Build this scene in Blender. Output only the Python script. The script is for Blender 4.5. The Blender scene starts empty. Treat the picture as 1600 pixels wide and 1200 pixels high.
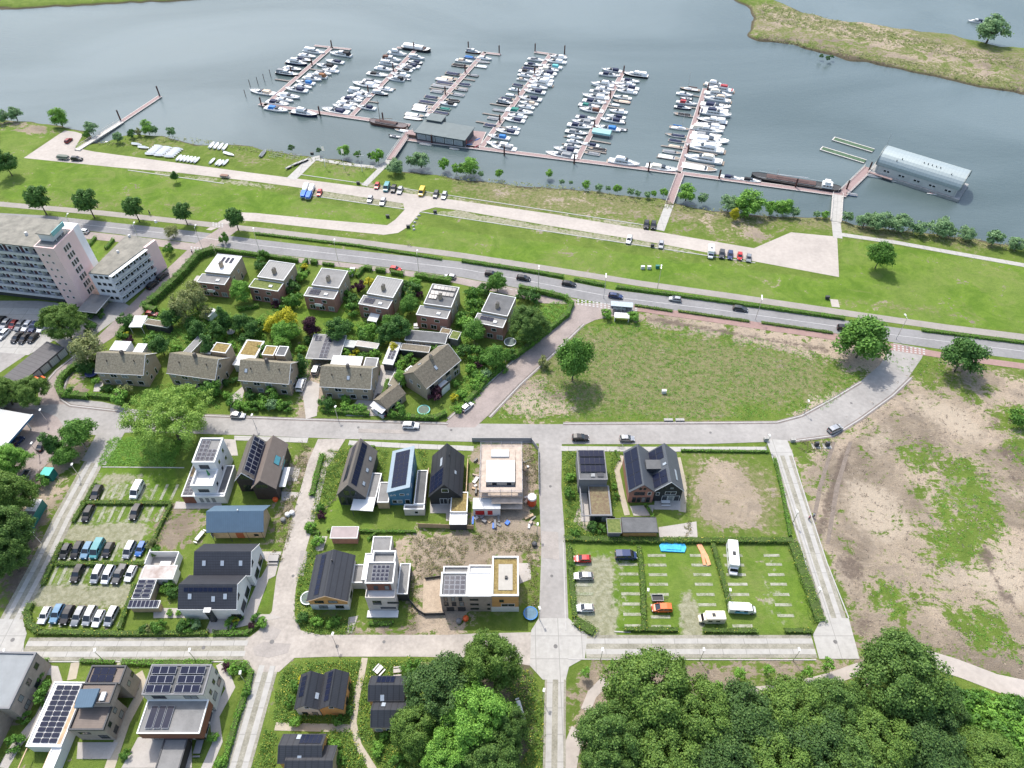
import bpy, math, random
import numpy as np
from mathutils import Vector, Matrix

# ------------------------------------------------------------------ camera, sky, sun, exposure
F, PITCH, HC = 1109.0, math.radians(47.0), 150.0      # focal length in photo pixels, tilt below the horizon, flying height
SIN, COS = math.sin(PITCH), math.cos(PITCH)
scene = bpy.context.scene
cam_d = bpy.data.cameras.new('camera'); cam = bpy.data.objects.new('camera', cam_d)
scene.collection.objects.link(cam)
cam.location = (0, 0, HC); cam.rotation_euler = (math.pi/2 - PITCH, 0, 0)
cam_d.sensor_width = 36; cam_d.lens = 36*F/1600
cam_d.clip_start = 1; cam_d.clip_end = 9000
scene.camera = cam
scene.render.resolution_x, scene.render.resolution_y = 1024, 768

SUN_EL = math.radians(57)
SUN_DIR = Vector((-0.42, 0.91, 0)).normalized()       # horizontal direction towards the sun
world = bpy.data.worlds.new("World"); scene.world = world; world.use_nodes = True
wn = world.node_tree.nodes; wl = world.node_tree.links
bg = wn['Background']; bg.inputs['Strength'].default_value = 0.15
sky = wn.new('ShaderNodeTexSky'); sky.sky_type = 'NISHITA'; sky.sun_disc = False
sky.sun_elevation = SUN_EL; sky.sun_rotation = math.atan2(SUN_DIR.x, SUN_DIR.y)
sky.air_density = 1.2; sky.dust_density = 3.0; sky.ozone_density = 1.0
wl.new(sky.outputs[0], bg.inputs['Color'])
sun_d = bpy.data.lights.new('sun', 'SUN'); sun_d.energy = 2.3; sun_d.angle = math.radians(0.9)
sun_d.color = (1.0, 0.955, 0.89)
sun = bpy.data.objects.new('sun', sun_d); scene.collection.objects.link(sun)
sv = Vector((SUN_DIR.x*math.cos(SUN_EL), SUN_DIR.y*math.cos(SUN_EL), math.sin(SUN_EL)))
sun.rotation_euler = sv.to_track_quat('Z', 'Y').to_euler()
scene.view_settings.view_transform = 'Standard'; scene.view_settings.look = 'None'
scene.view_settings.gamma = 1.0; scene.view_settings.exposure = 1.0
scene.cycles.max_bounces = 5; scene.cycles.diffuse_bounces = 3; scene.cycles.glossy_bounces = 2
scene.cycles.transmission_bounces = 2; scene.cycles.transparent_max_bounces = 4
scene.cycles.use_denoising = True; scene.cycles.caustics_reflective = False; scene.cycles.caustics_refractive = False

WATER = -1.2
R = random.Random(7)
NR = np.random.RandomState(11)

def P(px, py, z=0.0):
    "world point seen at photo pixel (px, py), on the level z"
    u, v = (px-800)/F, (py-600)/F
    t = (HC-z)/(SIN + v*COS)
    return Vector((t*u, t*(COS - v*SIN), z))
def pix(p):
    dx, dy, dz = p[0], p[1], p[2]-HC
    dep = dy*COS - dz*SIN; up = dy*SIN + dz*COS
    return (800+F*dx/dep, 600-F*up/dep)
def yaw_px(x, y, dx, dy, z=0):
    a, b = P(x-dx, y-dy, z), P(x+dx, y+dy, z); d = b-a
    return math.atan2(d.y, d.x)
def fr(pFL, pFR, z, pBL=None, d=None):
    "local frame of a box whose upper front edge is seen from pFL to pFR at level z: origin, yaw, width, depth"
    a, b = P(*pFL, z), P(*pFR, z); u = b-a; w = u.length; yaw = math.atan2(u.y, u.x)
    if pBL is not None:
        c = P(*pBL, z)-a; d = abs(-math.sin(yaw)*c.x + math.cos(yaw)*c.y)
    return (a.x, a.y, 0), yaw, w, d

# ------------------------------------------------------------------ materials
MATS = {}
def rgb(c):
    if isinstance(c, str):
        c = c.lstrip('#'); v = [int(c[i:i+2], 16)/255 for i in (0, 2, 4)]
        return tuple(x/12.92 if x <= 0.04045 else ((x+0.055)/1.055)**2.4 for x in v) + (1,)
    return tuple(c) + ((1,) if len(c) == 3 else ())
def mat(name, col, rough=0.75, var=0.12, scale=1.2, bump=0.0, bscale=6.0, metal=0.0, spec=0.4, coords='Object', col2=None, coat=0.0):
    if name in MATS: return MATS[name]
    m = bpy.data.materials.new(name); m.use_nodes = True; nt = m.node_tree; n = nt.nodes; l = nt.links
    b = n['Principled BSDF']; b.inputs['Roughness'].default_value = rough; b.inputs['Metallic'].default_value = metal
    b.inputs['Specular IOR Level'].default_value = spec; b.inputs['Coat Weight'].default_value = coat
    c = rgb(col)
    if coords == 'World':
        g = n.new('ShaderNodeNewGeometry'); cs = g.outputs['Position']
    else:
        g = n.new('ShaderNodeTexCoord'); cs = g.outputs['Object']
    if var > 0:
        t = n.new('ShaderNodeTexNoise'); t.inputs['Scale'].default_value = scale; t.inputs['Detail'].default_value = 6
        t.inputs['Roughness'].default_value = 0.65
        l.new(cs, t.inputs['Vector'])
        r = n.new('ShaderNodeValToRGB'); r.color_ramp.elements[0].position = 0.3; r.color_ramp.elements[1].position = 0.7
        r.color_ramp.elements[0].color = tuple(x*(1-var) for x in c[:3])+(1,)
        r.color_ramp.elements[1].color = (rgb(col2) if col2 else tuple(min(1, x*(1+var)) for x in c[:3])+(1,))
        fac = t.outputs['Fac']
        if coords == 'World':
            t3 = n.new('ShaderNodeTexNoise'); t3.inputs['Scale'].default_value = scale*9; t3.inputs['Detail'].default_value = 4; l.new(cs, t3.inputs['Vector'])
            ad = n.new('ShaderNodeMath'); ad.operation = 'MULTIPLY_ADD'; ad.inputs[1].default_value = 0.55; l.new(t3.outputs['Fac'], ad.inputs[0])
            sb = n.new('ShaderNodeMath'); sb.operation = 'SUBTRACT'; sb.inputs[1].default_value = 0.275; l.new(fac, sb.inputs[0]); l.new(sb.outputs[0], ad.inputs[2]); fac = ad.outputs[0]
        l.new(fac, r.inputs['Fac']); l.new(r.outputs['Color'], b.inputs['Base Color'])
    else: b.inputs['Base Color'].default_value = c
    if bump > 0:
        t2 = n.new('ShaderNodeTexNoise'); t2.inputs['Scale'].default_value = bscale; t2.inputs['Detail'].default_value = 5
        l.new(cs, t2.inputs['Vector'])
        bp = n.new('ShaderNodeBump'); bp.inputs['Strength'].default_value = bump; bp.inputs['Distance'].default_value = 0.2
        l.new(t2.outputs['Fac'], bp.inputs['Height']); l.new(bp.outputs['Normal'], b.inputs['Normal'])
    MATS[name] = m
    return m
def ribbed(name, col, period, axis, depth=0.35, rough=0.6, metal=0.0, var=0.1, both=False, mortar=None, jw=0.16):
    "tiles, planks, seams: darker joints every `period` metres along an axis of the object"
    if name in MATS: return MATS[name]
    m = mat(name, col, rough, var, 0.8, metal=metal); nt = m.node_tree; n = nt.nodes; l = nt.links; b = n['Principled BSDF']
    src = b.inputs['Base Color'].links[0].from_socket if b.inputs['Base Color'].links else None
    tc = n.new('ShaderNodeTexCoord'); sp = n.new('ShaderNodeSeparateXYZ'); l.new(tc.outputs['Object'], sp.inputs[0])
    outs = []
    for ax, per in ([(axis, period)] + ([(both[0], both[1])] if both else [])):
        mm = n.new('ShaderNodeMath'); mm.operation = 'MULTIPLY'; mm.inputs[1].default_value = 1/per; l.new(sp.outputs[ax], mm.inputs[0])
        fr_ = n.new('ShaderNodeMath'); fr_.operation = 'FRACT'; l.new(mm.outputs[0], fr_.inputs[0])
        lt = n.new('ShaderNodeMath'); lt.operation = 'LESS_THAN'; lt.inputs[1].default_value = jw; l.new(fr_.outputs[0], lt.inputs[0])
        outs.append(lt.outputs[0])
    o = outs[0]
    if len(outs) == 2:
        mx = n.new('ShaderNodeMath'); mx.operation = 'MAXIMUM'; l.new(outs[0], mx.inputs[0]); l.new(outs[1], mx.inputs[1]); o = mx.outputs[0]
    mix = n.new('ShaderNodeMix'); mix.data_type = 'RGBA'; mix.blend_type = 'MIX'
    l.new(o, mix.inputs['Factor']); l.new(src, mix.inputs[6])
    mix.inputs[7].default_value = rgb(mortar) if mortar else tuple(x*(1-depth) for x in rgb(col)[:3])+(1,)
    l.new(mix.outputs[2], b.inputs['Base Color'])
    return m
def leafmat(name, dark, light, flower=None, amount=0.0, trans=0.25):
    if name in MATS: return MATS[name]
    m = bpy.data.materials.new(name); m.use_nodes = True; nt = m.node_tree; n = nt.nodes; l = nt.links
    b = n['Principled BSDF']; b.inputs['Roughness'].default_value = 0.6; b.inputs['Specular IOR Level'].default_value = 0.25
    g = n.new('ShaderNodeNewGeometry'); r = n.new('ShaderNodeValToRGB')
    e = r.color_ramp.elements; e[0].color = rgb(dark); e[1].color = rgb(light); e[0].position = 0.05; e[1].position = 0.95
    if flower:
        e[1].position = 1-amount-0.02; k = r.color_ramp.elements.new(1-amount); k.color = rgb(flower)
        k2 = r.color_ramp.elements.new(1.0); k2.color = rgb(flower)
    l.new(g.outputs['Random Per Island'], r.inputs['Fac']); l.new(r.outputs['Color'], b.inputs['Base Color'])
    t = n.new('ShaderNodeBsdfTranslucent'); l.new(r.outputs['Color'], t.inputs['Color'])
    mx = n.new('ShaderNodeMixShader'); mx.inputs[0].default_value = trans
    l.new(b.outputs[0], mx.inputs[1]); l.new(t.outputs[0], mx.inputs[2]); l.new(mx.outputs[0], n['Material Output'].inputs['Surface'])
    MATS[name] = m
    return m

# ------------------------------------------------------------------ mesh builder and scene tree
class MB:
    def __init__(s): s.v = []; s.f = []; s.mi = []; s.cur = 0
    def add(s, vs, fs):
        o = len(s.v); s.v += [tuple(p) for p in vs]; s.f += [tuple(i+o for i in f) for f in fs]; s.mi += [s.cur]*len(fs); return s
    def box(s, x0, y0, z0, x1, y1, z1):
        return s.add([(x0,y0,z0),(x1,y0,z0),(x1,y1,z0),(x0,y1,z0),(x0,y0,z1),(x1,y0,z1),(x1,y1,z1),(x0,y1,z1)],
                     [(3,2,1,0),(4,5,6,7),(0,1,5,4),(1,2,6,5),(2,3,7,6),(3,0,4,7)])
    def prism(s, poly, z0, z1):
        n = len(poly); a = sum(poly[i][0]*poly[(i+1)%n][1]-poly[(i+1)%n][0]*poly[i][1] for i in range(n))
        if a < 0: poly = poly[::-1]
        return s.add([(p[0],p[1],z0) for p in poly]+[(p[0],p[1],z1) for p in poly],
                     [tuple(range(n-1,-1,-1)), tuple(range(n,2*n))]+[(i,(i+1)%n,n+(i+1)%n,n+i) for i in range(n)])
    def hull2(s, q, th):
        "slab under a quad q (4 points, counter-clockwise from above) of vertical thickness th"
        return s.add(list(q)+[(p[0],p[1],p[2]-th) for p in q], [(0,1,2,3),(7,6,5,4)]+[((i+1)%4,i,4+i,4+(i+1)%4) for i in range(4)])
    def cyl(s, a, b, r0, r1=None, n=8, cap=True):
        a, b = Vector(a), Vector(b); r1 = r0 if r1 is None else r1; d = (b-a).normalized()
        t = Vector((1,0,0)) if abs(d.z) > 0.9 else Vector((0,0,1)); x = d.cross(t).normalized(); y = d.cross(x)
        vs = []
        for c, r in ((a,r0),(b,r1)):
            for k in range(n):
                an = 2*math.pi*k/n; vs.append(c + (x*math.cos(an)+y*math.sin(an))*r)
        fs = [(k,n+k,n+(k+1)%n,(k+1)%n) for k in range(n)]
        if cap: fs += [tuple(range(n)), tuple(range(2*n-1,n-1,-1))]
        return s.add(vs, fs)
    def loft(s, rings, close=True, caps=True):
        n = len(rings[0]); vs = [p for r in rings for p in r]; fs = []
        for i in range(len(rings)-1):
            for k in range(n if close else n-1):
                k2 = (k+1) % n; fs.append((i*n+k, i*n+k2, (i+1)*n+k2, (i+1)*n+k))
        if caps: fs += [tuple(range(n-1,-1,-1)), tuple(range((len(rings)-1)*n, len(rings)*n))]
        return s.add(vs, fs)
    def strip(s, pts, w, z0, z1):
        "a band of width w and height z0..z1 along a polyline"
        pts = [Vector((p[0],p[1],0)) for p in pts]; L, Rr = [], []
        for i, p in enumerate(pts):
            a = pts[max(0,i-1)]; b = pts[min(len(pts)-1,i+1)]; d = (b-a).normalized(); nn = Vector((-d.y,d.x,0))*w/2
            L.append(p+nn); Rr.append(p-nn)
        rings = [[(Rr[i].x,Rr[i].y,z0),(L[i].x,L[i].y,z0),(L[i].x,L[i].y,z1),(Rr[i].x,Rr[i].y,z1)] for i in range(len(pts))]
        return s.loft(rings)
    def mesh(s, name, *mats):
        me = bpy.data.meshes.new(name); me.from_pydata(s.v, [], s.f); me.validate()
        for m in mats: me.materials.append(m)
        if max(s.mi or [0]) > 0 and len(me.polygons) == len(s.mi): me.polygons.foreach_set('material_index', s.mi)
        me.update(); return me
COL = scene.collection.objects
def np_mesh(name, V, Q, m):
    me = bpy.data.meshes.new(name); me.vertices.add(len(V)); me.vertices.foreach_set('co', np.asarray(V, np.float32).ravel())
    k = Q.shape[1]; me.loops.add(Q.size); me.loops.foreach_set('vertex_index', Q.astype(np.int32).ravel())
    me.polygons.add(len(Q)); me.polygons.foreach_set('loop_start', np.arange(0, Q.size, k, dtype=np.int32))
    me.update(calc_edges=True); me.materials.append(m); return me
def T(name, label, cat, loc=(0,0,0), rz=0.0, group=None, kind=None):
    o = bpy.data.objects.new(name, None); COL.link(o); o.location = loc; o.rotation_euler = (0,0,rz); o.empty_display_size = 0.5
    o['label'] = label; o['category'] = cat
    if group: o['group'] = group
    if kind: o['kind'] = kind
    return o
def part(name, me, parent, *mats, label=None, loc=None, rz=None):
    if isinstance(me, MB): me = me.mesh(name, *mats)
    o = bpy.data.objects.new(name, me); COL.link(o); o.parent = parent
    if label: o['label'] = label
    if loc is not None: o.location = loc
    if rz is not None: o.rotation_euler = (0,0,rz)
    return o
def solo(name, me, label, cat, *mats, group=None, kind=None, loc=None, rz=None):
    if isinstance(me, MB): me = me.mesh(name, *mats)
    o = bpy.data.objects.new(name, me); COL.link(o)
    if kind != 'structure': o['label'] = label; o['category'] = cat
    if group: o['group'] = group
    if kind: o['kind'] = kind
    if loc is not None: o.location = loc
    if rz is not None: o.rotation_euler = (0,0,rz)
    return o
def dup(src, loc, rz, label=None, group=None, s=None, paint=None):
    r = src.copy(); COL.link(r); r.location = loc; r.rotation_euler = (0,0,rz)
    if s is not None: r.scale = s if isinstance(s, tuple) else (s,s,s)
    if label: r['label'] = label
    if group: r['group'] = group
    def rec(a, b):
        for ch in a.children:
            c = ch.copy(); COL.link(c); c.parent = b
            if paint and ch.data and ch.data.materials and ch.data.materials[0].name in paint:
                c.material_slots[0].link = 'OBJECT'; c.material_slots[0].material = paint[ch.data.materials[0].name]
            rec(ch, c)
    rec(src, r)
    return r
def kill(root):
    for c in list(root.children_recursive): bpy.data.objects.remove(c)
    bpy.data.objects.remove(root)
ORD = ['first','second','third','fourth','fifth','sixth','seventh','eighth','ninth','tenth','eleventh','twelfth','thirteenth','fourteenth','fifteenth','sixteenth','seventeenth','eighteenth','nineteenth','twentieth']
ORD += ['twenty-'+b for b in ORD[:9]]+['thirtieth']+['thirty-'+b for b in ORD[:9]]
def ordl(i, n):
    return 'leftmost' if i == 0 and n > 1 else ('rightmost' if i == n-1 and n > 1 else ORD[i]+' from left')
# ------------------------------------------------------------------ ground, water, roads
def PW(pts, z=0.0): return [(P(x, y, z).x, P(x, y, z).y) for x, y in pts]
def axis(lo, hi, step, far, n):
    core = np.arange(lo, hi+step/2, step); g = np.cumsum(step*1.35**np.arange(1, n+1))
    return np.concatenate([lo-g[::-1], core, hi+g])
GX = axis(-330, 340, 1.25, 0, 18); GY = axis(20, 500, 1.25, 0, 18)
MX, MY = np.meshgrid(GX, GY)
def raster(poly):
    X, Y = MX, MY; m = np.zeros(X.shape, bool); n = len(poly)
    for i in range(n):
        (x0, y0), (x1, y1) = poly[i], poly[(i+1) % n]
        if y0 == y1: continue
        c = (Y >= min(y0, y1)) & (Y < max(y0, y1)); xi = x0 + (Y-y0)*(x1-x0)/(y1-y0); m ^= c & (X < xi)
    return m.astype(np.float32)
def blur(a, r, it=2):
    for _ in range(it):
        for ax in (0, 1):
            p = np.pad(a, [(r+1, r) if k == ax else (0, 0) for k in (0, 1)], mode='edge'); c = np.cumsum(p, axis=ax)
            a = (c[2*r+1:] - c[:-2*r-1])/(2*r+1) if ax == 0 else (c[:, 2*r+1:] - c[:, :-2*r-1])/(2*r+1)
    return a
def inpoly(x, y, poly):
    r = False; n = len(poly)
    for i in range(n):
        (x0, y0), (x1, y1) = poly[i], poly[(i+1) % n]
        if (y0 > y) != (y1 > y) and x < x0+(y-y0)*(x1-x0)/(y1-y0): r = not r
    return r

shore = PW([(-500,165),(0,189),(55,191),(96,201),(128,213),(143,225),(168,224),(205,212),(270,214),(310,224),(400,231),(480,243),(545,255),(600,264),(650,270),(700,276),(772,287),(850,293),(900,296),(1032,313),(1100,325),(1164,335),(1268,342),(1324,348),(1420,362),(1600,384),(2300,470)], WATER)
land = [(-3000, shore[0][1]+200)] + shore + [(3000, shore[-1][1]), (3000, -3000), (-3000, -3000)]
spit = PW([(1145,-3),(1170,12),(1180,28),(1178,45),(1166,53),(1180,62),(1230,68),(1280,80),(1340,96),(1400,107),(1470,120),(1530,138),(1600,150),(2200,240),(2200,150),(1600,76),(1560,72),(1470,51),(1400,43),(1310,32),(1260,20),(1212,2),(1180,-14)], WATER)
bank = PW([(-900,50),(-100,22),(0,16),(60,13),(150,7),(200,4),(300,1),(345,-3),(600,-20),(600,-140),(-900,-140)], WATER)
LM = np.clip(raster(land)+raster(spit)+raster(bank), 0, 1)
lm = blur(LM, 2, 2)
_n = blur(NR.rand(*lm.shape).astype(np.float32), 2, 2); _n = (_n-_n.mean())/_n.std(); _m = blur(NR.rand(*lm.shape).astype(np.float32), 6, 2); _m = (_m-_m.mean())/_m.std()
lm = np.where((lm > .03) & (lm < .97), np.clip(lm+0.09*_n+0.10*_m, 0.02, 1), lm)
H = -2.6 + 2.62*np.clip(lm*1.06, 0, 1)
H = np.where(lm > 0.97, 0.0, H)
def soft(polys, r=2): 
    a = np.zeros(MX.shape, np.float32)
    for p in polys: a = np.maximum(a, raster(PW(p) if not isinstance(p[0], float) else p))
    return blur(a, r, 2)
# bare sandy soil
dirt = soft([
 [(1245,700),(1310,680),(1400,600),(1440,555),(1475,560),(1600,590),(1700,620),(1750,1150),(1560,1060),(1420,1010),(1350,1040),(1320,965),(1270,790)],
 [(985,482),(1040,490),(1150,512),(1310,530),(1390,545),(1400,575),(1370,600),(1300,560),(1160,530),(1010,505)],
 [(480,688),(497,690),(478,742),(440,850),(425,900),(410,900),(440,780),(460,700)],
 [(762,655),(900,655),(900,640),(780,640)], [(1215,655),(1330,600),(1365,595),(1300,650)],
 [(650,835),(735,830),(735,1020),(640,1020),(650,900)], [(735,828),(842,830),(840,880),(735,905)],[(740,690),(840,690),(842,830),(738,830)],
 [(560,965),(735,965),(735,1000),(560,1000)],[(598,838),(650,838),(650,900),(625,900)],
 [(888,1040),(1340,1030),(1345,1075),(1150,1075),(900,1200),(880,1200)],
 [(470,560),(520,560),(520,600),(470,680),(460,640)],
 [(790,585),(880,600),(890,640),(800,655)],
 [(245,795),(310,795),(315,850),(230,855)],
 [(120,560),(60,700),(30,770),(0,850),(0,960),(100,770),(150,680)],
 [(0,195),(30,190),(100,205),(60,215)],
], 2)
dirt2 = soft([[(1108,708),(1150,728),(1190,775),(1165,830),(1148,838),(1105,800),(1088,762)]], 1) - 0.45*soft([[(1115,730),(1145,742),(1175,778),(1150,822),(1115,795),(1102,762)]], 1)
dirt = np.clip(np.maximum(dirt*0.80, 0.26*soft([[(1075,712),(1205,712),(1228,838),(1085,838)]],2)) + np.clip(dirt2,0,1)*0.6, 0, 1)
dirt = np.maximum(dirt, 0.42*soft([[(1170,0),(1300,20),(1620,90),(1620,150),(1400,100),(1180,62)],[(760,290),(1020,318),(1150,345),(1140,362),(1020,350),(760,305)],[(1050,330),(1260,348),(1230,362),(1180,378),(1040,352)]],4))
dirt = np.maximum(dirt, 1.0*soft([[(985,484),(1040,490),(1150,511),(1310,530),(1395,545),(1395,580),(1365,600),(1330,570),(1250,552),(1160,532),(1060,512),(1000,505)]],2))
dirt = np.maximum(dirt, 0.55*soft([[(150,695),(120,740),(60,850),(20,950),(0,950),(60,790),(110,700)]],2))
# green patches inside the bare field
dirt -= 0.62*soft([[(1455,770),(1500,705),(1560,760),(1575,830),(1540,870),(1490,900),(1450,850)],[(1365,905),(1415,915),(1420,965),(1370,960)],
   [(1490,960),(1560,950),(1600,1040),(1500,1000)],[(1430,575),(1480,580),(1560,610),(1520,620),(1430,600)],[(1380,680),(1430,740),(1480,700),(1420,690)],[(1570,640),(1610,620),(1610,740),(1580,720)],
   [(1380,560),(1470,560),(1480,590),(1420,590)],[(1360,1000),(1440,1010),(1450,1040),(1380,1020)],[(1290,700),(1245,690),(1240,705),(1290,712)],[(1370,880),(1400,870),(1425,930),(1425,1000),(1385,975)],[(1540,620),(1600,640),(1600,700),(1560,690)],[(1430,850),(1470,870),(1500,960),(1460,950)]], 2)
def line_(pts, w):
    q = [P(x,y) for x,y in pts]; out = []
    for a_,c_ in zip(q, q[1:]):
        d_ = (c_-a_).normalized()*1.0; n_ = Vector((-d_.y,d_.x,0))*w/2; out.append([(p_.x,p_.y) for p_ in (a_-n_,c_-n_,c_+n_,a_+n_)])
    return out
def lines(L_, w=1.6):
    a = np.zeros(MX.shape, np.float32)
    for l__ in L_:
        for p_ in line_(l__, w): a = np.maximum(a, raster(p_))
    return blur(a, 1, 1)
tracks = lines([[(1335,690),(1300,790),(1285,850)],[(1322,690),(1288,790),(1268,850)],[(1430,610),(1500,625),(1600,640)],[(1440,600),(1510,613),(1600,625)],[(1560,640),(1600,720)],[(1540,640),(1600,770)],[(1330,760),(1420,1000)],[(1500,730),(1600,745)],[(1495,740),(1600,760)],[(1440,700),(1520,780),(1560,900),(1620,980)],[(1430,710),(1505,790),(1545,900),(1600,990)],[(1350,640),(1450,700),(1600,700)],[(1000,492),(1160,520),(1310,545),(1380,570)],[(1005,500),(1160,528),(1300,552)]])
tracks2 = lines([[(0,262),(200,290),(400,318),(600,345)],[(760,345),(1000,385),(1080,396),(1300,440)],[(1090,400),(1150,425),(1300,470),(1600,512)],[(940,405),(1010,395),(1080,400),(1100,418),(1040,430)],[(1320,440),(1450,455),(1600,485)],[(1315,460),(1380,475),(1600,500)],[(960,575),(1060,560),(1180,575),(1280,610)],[(950,590),(1000,600),(1010,630),(960,640)],[(870,640),(950,650),(1180,650)],[(310,330),(200,300),(90,290),(0,280)],[(1060,900),(1080,870),(1085,940)],[(1200,980),(1190,930),(1175,900),(1195,870)]],1.3)
dirt = np.clip(dirt, 0, 1)
dry = soft([
 [(0,160),(1600,340),(1600,400),(1310,372),(1240,360),(1180,368),(1040,345),(720,305),(690,270)],
 [(1150,0),(1300,0),(1620,80),(1620,160),(1170,70)],
 [(860,505),(980,500),(1330,560),(1330,640),(1100,655),(760,655),(850,560)],
 [(0,310),(400,352),(400,330),(0,290)],[(400,352),(720,392),(1000,432),(1600,512),(1600,500),(1000,418),(720,378),(400,340)],
 [(185,255),(400,285),(640,335),(625,345),(400,300),(185,268)],[(160,225),(500,270),(590,290),(570,262),(210,216)],
 [(700,312),(1180,385),(1180,372),(700,298)],[(690,322),(1180,402),(1180,410),(690,332)],
 [(1215,840),(1260,960),(1275,960),(1225,830)],
 [(230,790),(320,790),(300,860),(220,850)],[(1070,705),(1210,705),(1235,840),(1080,845)],
 [(1440,560),(1620,570),(1620,640),(1440,600)],
 [(870,1030),(1340,1030),(1340,1080),(860,1190)],
 [(640,830),(840,830),(840,960),(650,960)],
], 4)
soil = soft([
 [(1325,955),(1372,955),(1378,990),(1335,1000)],[(1300,860),(1345,860),(1360,920),(1320,910)],
 [(495,945),(545,948),(540,990),(490,975)],[(300,150),(330,150),(330,200),(300,200)],
 [(187,1038),(236,1038),(230,1055),(187,1050)],[(1090,628),(1130,628),(1130,642),(1090,642)],
 [(1180,645),(1230,645),(1230,655),(1180,655)],[(820,845),(840,848),(835,880),(815,870)],
 [(0,840),(60,800),(45,900),(0,1000)],[(700,1000),(830,1010),(840,1200),(640,1200)],
 [(1540,138),(1600,150),(1600,144),(1530,130)],[(1180,62),(1400,107),(1400,100),(1180,55)],
], 2)*0.9
lawn = soft([
 [(640,350),(1310,440),(1310,520),(700,405),(630,380)],[(0,240),(30,240),(380,290),(620,340),(600,352),(330,345),(0,310)],[(0,190),(90,205),(36,245),(0,245)],
 [(1315,372),(1620,418),(1620,520),(1312,490)],[(485,258),(588,270),(570,290),(470,275)],
 [(880,845),(1240,845),(1280,970),(1265,992),(880,985)],
 [(380,1035),(395,1040),(330,1200),(300,1200),(355,1080)],[(507,745),(535,775),(535,805),(590,805),(590,830),(505,830)],
 [(655,800),(710,800),(710,822),(655,822)],[(1020,797),(1062,797),(1062,824),(1020,824)],[(880,780),(955,800),(950,830),(890,830)],
 [(215,955),(330,965),(325,985),(190,980)],[(385,912),(435,912),(425,955),(380,955)],[(125,1034),(180,1036),(165,1062),(122,1060)],
 [(465,890),(500,860),(490,960),(465,960)],[(165,680),(290,680),(270,735),(160,735)],
 [(90,570),(150,560),(150,620),(100,620)],[(300,440),(350,440),(420,480),(520,520),(560,520),(600,500),(560,470),(420,470)],
 [(120,372),(165,380),(160,410),(130,415)],[(490,800),(560,800),(560,860),(490,850)],[(165,1185),(180,1187),(180,1200),(120,1200)],
 [(140,720),(285,740),(215,900),(60,915)],
], 2)
gravel = soft([[(570,285),(620,292),(760,316),(1010,352),(1020,361),(860,334),(720,314),(566,292)],
 [(650,332),(720,330),(860,354),(1020,380),(1176,409),(1020,388),(860,362),(700,336)],
 [(465,293),(632,318),(631,327),(470,303)],
 [(185,262),(280,271),(440,291),(430,296),(280,276),(200,266)],
 [(150,738),(240,740),(235,752),(145,752)],
 [(112,818),(235,818),(228,846),(95,846)],
 [(52,915),(215,915),(200,948),(40,948)],
 [(897,905),(925,868),(958,868),(968,1000),(898,1000)],
 [(1075,905),(1090,950),(1098,1000),(1062,1000),(1060,940)]], 1)
gravel = np.maximum(gravel, 0.47*soft([[(885,850),(1000,850),(1005,985),(890,985)],[(140,735),(270,735),(232,870),(190,985),(50,985),(45,940),(110,815)]],2))
gravel = np.maximum(gravel, 0.62*soft([[(150,738),(240,740),(235,756),(140,756)],[(128,786),(140,786),(118,818),(108,818)],[(235,818),(262,800),(240,850),(228,846)],[(205,885),(225,888),(205,915),(195,915)],[(1183,850),(1210,850),(1235,1000),(1195,1000)]], 2))
dirt = np.clip(dirt-0.0, 0, 1); soil = np.clip(soil+tracks*0.75*(dirt > .3), 0, 1); dry = np.clip(dry+0.55*tracks2, 0, 1.2); dirt = np.clip(dirt+0.16*tracks2, 0, 1)
sand = soft([[(1480,900),(1600,830),(1620,960),(1540,940)],[(1400,605),(1500,630),(1570,700),(1500,690),(1420,640)],[(1560,740),(1620,760),(1620,800),(1580,790)],[(1275,830),(1320,880),(1350,955),(1300,930)],[(1440,870),(1490,900),(1480,940),(1440,900)],[(1340,690),(1380,640),(1400,680),(1370,740)],[(1310,740),(1400,760),(1440,830),(1380,860),(1320,820)],[(1500,1000),(1560,1050),(1480,1020)],[(1000,490),(1150,515),(1250,540),(1150,530),(1010,505)],[(790,600),(860,605),(880,640),(800,650)],[(1250,610),(1330,600),(1300,640),(1220,655)]],2)
soil = np.maximum(soil, 0.42*soft([[(1385,670),(1480,640),(1530,690),(1480,740),(1420,745)],[(1290,700),(1330,700),(1310,800),(1270,790)],[(1500,760),(1540,750),(1545,800)],[(1330,850),(1360,850),(1380,930),(1350,950)]],3))
ny, nx = MX.shape
V = np.stack([MX, MY, H], -1).reshape(-1, 3)
ii = np.arange(ny-1)[:, None]*nx + np.arange(nx-1)[None, :]
Q = np.stack([ii, ii+1, ii+nx+1, ii+nx], -1).reshape(-1, 4)

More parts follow.
